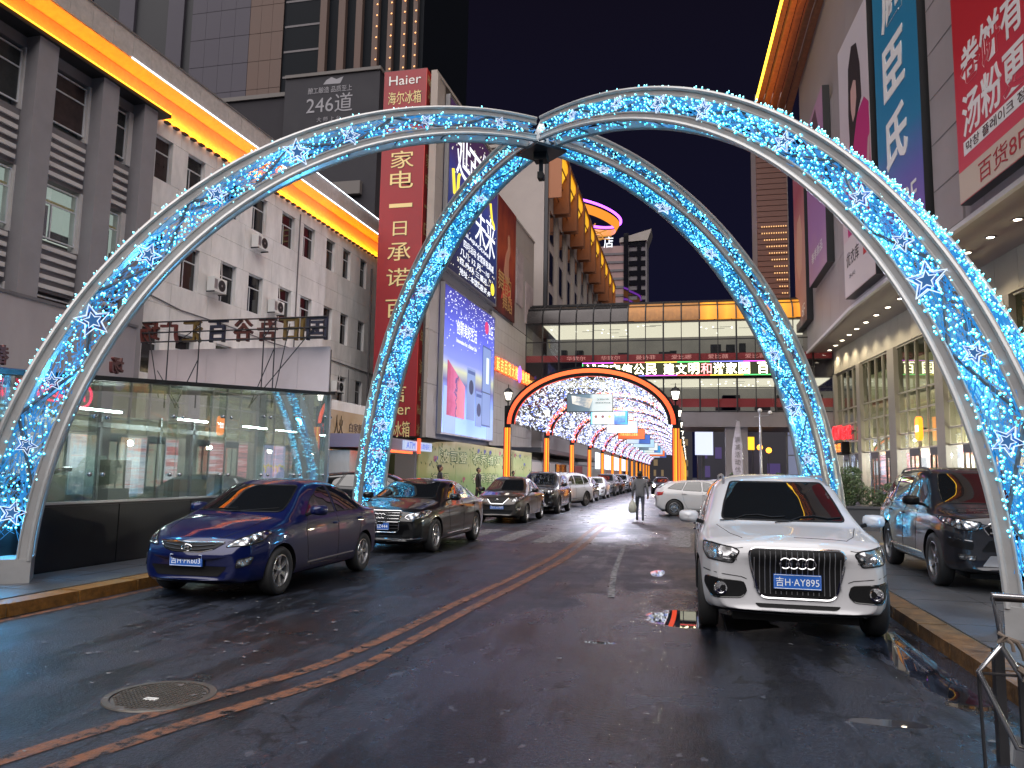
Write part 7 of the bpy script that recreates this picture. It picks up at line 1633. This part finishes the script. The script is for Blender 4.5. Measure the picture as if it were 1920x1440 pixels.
# ---- white hatchback, side on
Hh = sedan_tables(4.30, 1.78, 1.46, .76, .99, 1.04); Hh.update(fx=1.28, rx=-1.38, r=.325, wheel=('twin', 5, M['rim_dark']))
Hh['top'] = [(-2.15, .72), (-2.12, .95), (-2.04, 1.08), (-1.85, 1.24), (-1.55, 1.38), (-1.0, 1.44), (-.3, 1.46), (.2, 1.44), (.55, 1.35), (1.2, 1.0), (1.5, .95), (1.85, .84), (2.02, .75), (2.11, .62), (2.15, .5)]
Hh['sh'] = [(-2.15, .66), (-2.1, .86), (-1.9, .98), (-1.2, 1.0), (0, .95), (1.1, .90), (1.7, .82), (1.97, .74), (2.1, .6), (2.15, .48)]
Hh['f'] = dict(mirror=(.62, .98, None), handles=[(-.18, .86), (-1.0, .90)],
      patches=[('windshield', 'F', [(-.62, 1.04), (.62, 1.04), (.5, 1.36), (-.5, 1.36)], M['car_glass'], .006, BK, .01, .06),
             ('side_window', 'L', [(.62, 1.0), (.36, 1.18), (.0, 1.33), (-.24, 1.36), (-.24, 1.0)], M['car_glass'], .005, BK, .007, .03), ('side_window', 'L', [(-.31, 1.0), (-.31, 1.36), (-.85, 1.35), (-1.05, 1.03)], M['car_glass'], .005, BK, .007, .03), ('side_window', 'L', [(-1.1, 1.04), (-.92, 1.34), (-1.35, 1.29), (-1.65, 1.10)], M['car_glass'], .005, BK, .006, .03),
             ('tail_light', 'L', [(-1.78, .98), (-2.0, .93), (-2.03, .80), (-1.85, .84)], M['tail'], .006, None, .004, .02), ('tail_light', 'B', [(.45, .95), (.72, .95), (.72, .80), (.45, .82)], M['tail'], .006, None, .004, .02), ('headlight', 'F', [(.46, .66), (.52, .72), (.76, .80), (.77, .71), (.68, .66)], M['hl'], .006, BK, .007, .03), ('rear_window', 'B', [(-.52, 1.1), (.52, 1.1), (.46, 1.33), (-.46, 1.33)], M['car_glass'], .006, BK, .008, .05)],
      seams=[('L', [(.60, .96), (.72, .8), (.66, .40), (.55, .30)]), ('L', [(-.27, .97), (-.27, .30), (.55, .30)]), ('L', [(-.27, .30), (-.85, .30), (-1.0, .55), (-1.08, .97)])], chrome=[])
hb, hbb = car('hatchback', 'white hatchback standing side on across the street behind the white SUV', 'cars parked along the street', (.75, 32.9, 0), .10, Hh, M['paint_white'])
c = copy_tree(hb, (2.9, 37.4, 0), .1, 'white hatchback roof showing just beyond the side on hatchback'); repaint(c, pg)
c = copy_tree(acc, (1.9, 44, 0), .05, 'white sedan crosswise behind the two hatchbacks'); repaint(c, pw_)
c = copy_tree(hb, (-9.0, 21.6, .12), .3, 'black hatchback parked on the left pavement beyond the far arch leg'); repaint(c, pk)
# approaching car with lit headlamps
c = copy_car(nis, (-2.3, 70, 0), -PI / 2, 'dark car driving toward the camera with its headlamps lit', pk, None)
lampg = glow('lit_headlamp', (1, 0.85, 0.55), 25)
for s in (.58, -.58): MB().ball((2.12, s, .74), .10, 10, 6).build('lit_lamp', lampg, c, smooth=True); lamp('headlamp_beam', 'SPOT', (2.25, s, .74), 60, (1, .88, .65), (0, -PI / 2 + .04, 0), size=.05, spot=.8, parent=c)

# ================================================================ PEOPLE
def person(label, loc, rz, hgt=1.75, cols=None, pose='walk', name='person', bag=False):
    t = thing(name, label, 'person', loc, rz)
    k = hgt / 1.75
    J = {'pel': (0, 0, .95, .145), 'wa': (0, 0, 1.08, .135), 'ch': (0, .01, 1.28, .165), 'nk': (0, 0, 1.47, .065), 'hd': (0, .02, 1.57, .085), 'ht': (0, .02, 1.68, .095),
         'hL': (.09, 0, .90, .105), 'kL': (.10, -.10, .50, .07), 'aL': (.10, .02, .09, .05), 'tL': (.10, -.13, .05, .045), 'hR': (-.09, 0, .90, .105), 'kR': (-.10, .06, .50, .07), 'aR': (-.10, .24, .12, .05), 'tR': (-.10, .12, .04, .045),
         'sL': (.19, 0, 1.41, .075), 'eL': (.25, .05, 1.14, .055), 'wL': (.26, -.05, .90, .04), 'fL': (.26, -.07, .80, .042), 'sR': (-.19, 0, 1.41, .075), 'eR': (-.25, .03, 1.14, .055), 'wR': (-.27, .0, .88, .04), 'fR': (-.27, -.02, .78, .042)}
    E = [('pel', 'wa'), ('wa', 'ch'), ('ch', 'nk'), ('nk', 'hd'), ('hd', 'ht'), ('pel', 'hL'), ('hL', 'kL'), ('kL', 'aL'), ('aL', 'tL'), ('pel', 'hR'), ('hR', 'kR'), ('kR', 'aR'), ('aR', 'tR'), ('ch', 'sL'), ('sL', 'eL'), ('eL', 'wL'), ('wL', 'fL'), ('ch', 'sR'), ('sR', 'eR'), ('eR', 'wR'), ('wR', 'fR')]
    ks = list(J); me = bpy.data.meshes.new('person'); me.from_pydata([tuple(c * k for c in J[q][:3]) for q in ks], [(ks.index(a), ks.index(b)) for a, b in E], [])
    o = bpy.data.objects.new('tmp', me); COL.objects.link(o); sk = o.modifiers.new('s', 'SKIN')
    for i, q in enumerate(ks): me.skin_vertices[0].data[i].radius = (J[q][3] * k * (1.15 if q in ('ch', 'pel', 'wa') else 1), J[q][3] * k * .85)
    me.skin_vertices[0].data[0].use_root = True
    ss = o.modifiers.new('u', 'SUBSURF'); ss.levels = 2; ss.render_levels = 2
    dg = bpy.context.evaluated_depsgraph_get(); dg.update(); out = bpy.data.meshes.new_from_object(o.evaluated_get(dg)); bpy.data.objects.remove(o)
    cols = cols or ((.10, .10, .11), (.02, .02, .022))
    ms = [mat('jacket_cloth', cols[0], .8), mat('trouser_cloth', cols[1], .8), mat('skin_tone', (.35, .2, .14), .6), mat('dark_hair', (.01, .008, .007), .6), mat('shoe_leather', (.01, .01, .01), .5)]
    for m in ms: out.materials.append(m)
    for p in out.polygons:
        c = p.center / k; p.use_smooth = True
        p.material_index = 4 if c.z < .09 else 1 if c.z < .86 and abs(c.x) < .215 else 2 if (c.z < .86) else 0 if c.z < 1.47 else (3 if c.z > 1.60 or c.y > .02 else 2)
    link('body', out, t)
    # head with face, ears and hair
    hd = MB(); hd.ball((0, -.005 * k, 1.615 * k), .092 * k, 14, 10, 1.22); hd.build('head', ms[2], t, smooth=True)
    hr = MB(); hr.ball((0, .018 * k, 1.645 * k), .098 * k, 14, 10, 1.08); hr.build('hair', ms[3], t, smooth=True)
    fc = MB(); fc.prism([(-.012, -.085, 1.59), (.012, -.085, 1.59), (0, -.090, 1.635)], (0, -.022, -.008)); 
    for s in (1, -1): fc.ball((s * .092, .0, 1.605), .022, 6, 4)
    fc.build('nose_and_ears', ms[2], t); ey = MB(); ey.ball((.033, -.086, 1.632), .010, 6, 4).ball((-.033, -.086, 1.632), .010, 6, 4).box(-.022, .022, -.094, -.088, 1.553, 1.559); ey.build('eyes_and_mouth', ms[3], t)
    for s in (1, -1):
        f = MB()
        for i in range(4): f.tube([(s * .265 * k, (-.09 + .02 * i - .03) * k, .80 * k), (s * .262 * k, (-.09 + .021 * i - .035) * k, .755 * k), (s * .252 * k, (-.085 + .021 * i - .03) * k, .725 * k)], .009, 5)
        f.tube([(s * .25 * k, -.10 * k, .82 * k), (s * .235 * k, -.12 * k, .78 * k)], .010, 5); f.build('fingers', ms[2], t, smooth=True)
    return t
M['jk'] = None
pd_ = person('person in a grey jacket walking away down the street with a bag', (-1.66, 27.8, 0), PI + .05, 1.76, ((.13, .13, .14), (.035, .04, .055)))
bg_ = thing('carrier_bag', 'pale plastic carrier bag in the left hand of the walking person', 'bag', (-1.93, 27.85, .28))
vs = []; N1 = 12
for z, r, d in ((0, .07, .05), (.05, .14, .08), (.2, .16, .09), (.34, .12, .06), (.42, .04, .02), (.5, .025, .012)):
    for j in range(N1): a = 2 * PI * j / N1; vs.append((r * math.cos(a) * (1 + .08 * math.sin(5 * a + z * 9)), d * math.sin(a), z))
MB().add(vs, [(i * N1 + j, i * N1 + (j + 1) % N1, (i + 1) * N1 + (j + 1) % N1, (i + 1) * N1 + j) for i in range(5) for j in range(N1)] + [tuple(range(N1 - 1, -1, -1))]).build('sack', mat('pale_plastic', (.42, .42, .36), .5), bg_, smooth=True)
person('person in dark clothes walking before the left end of the green hoarding', (-8.6, 26.3, .12), PI / 2 + .2, 1.74, ((.015, .015, .018), (.015, .015, .02)))
person('person with dark jacket walking behind the grey compact sedan by the hoarding', (-8.9, 32.6, .12), PI / 2, 1.70, ((.018, .016, .015), (.02, .02, .025)))
person('person bending past the black SUV at the far end of the green hoarding', (-8.9, 39.5, .12), PI / 2, 1.6, ((.012, .012, .02), (.02, .02, .025)))
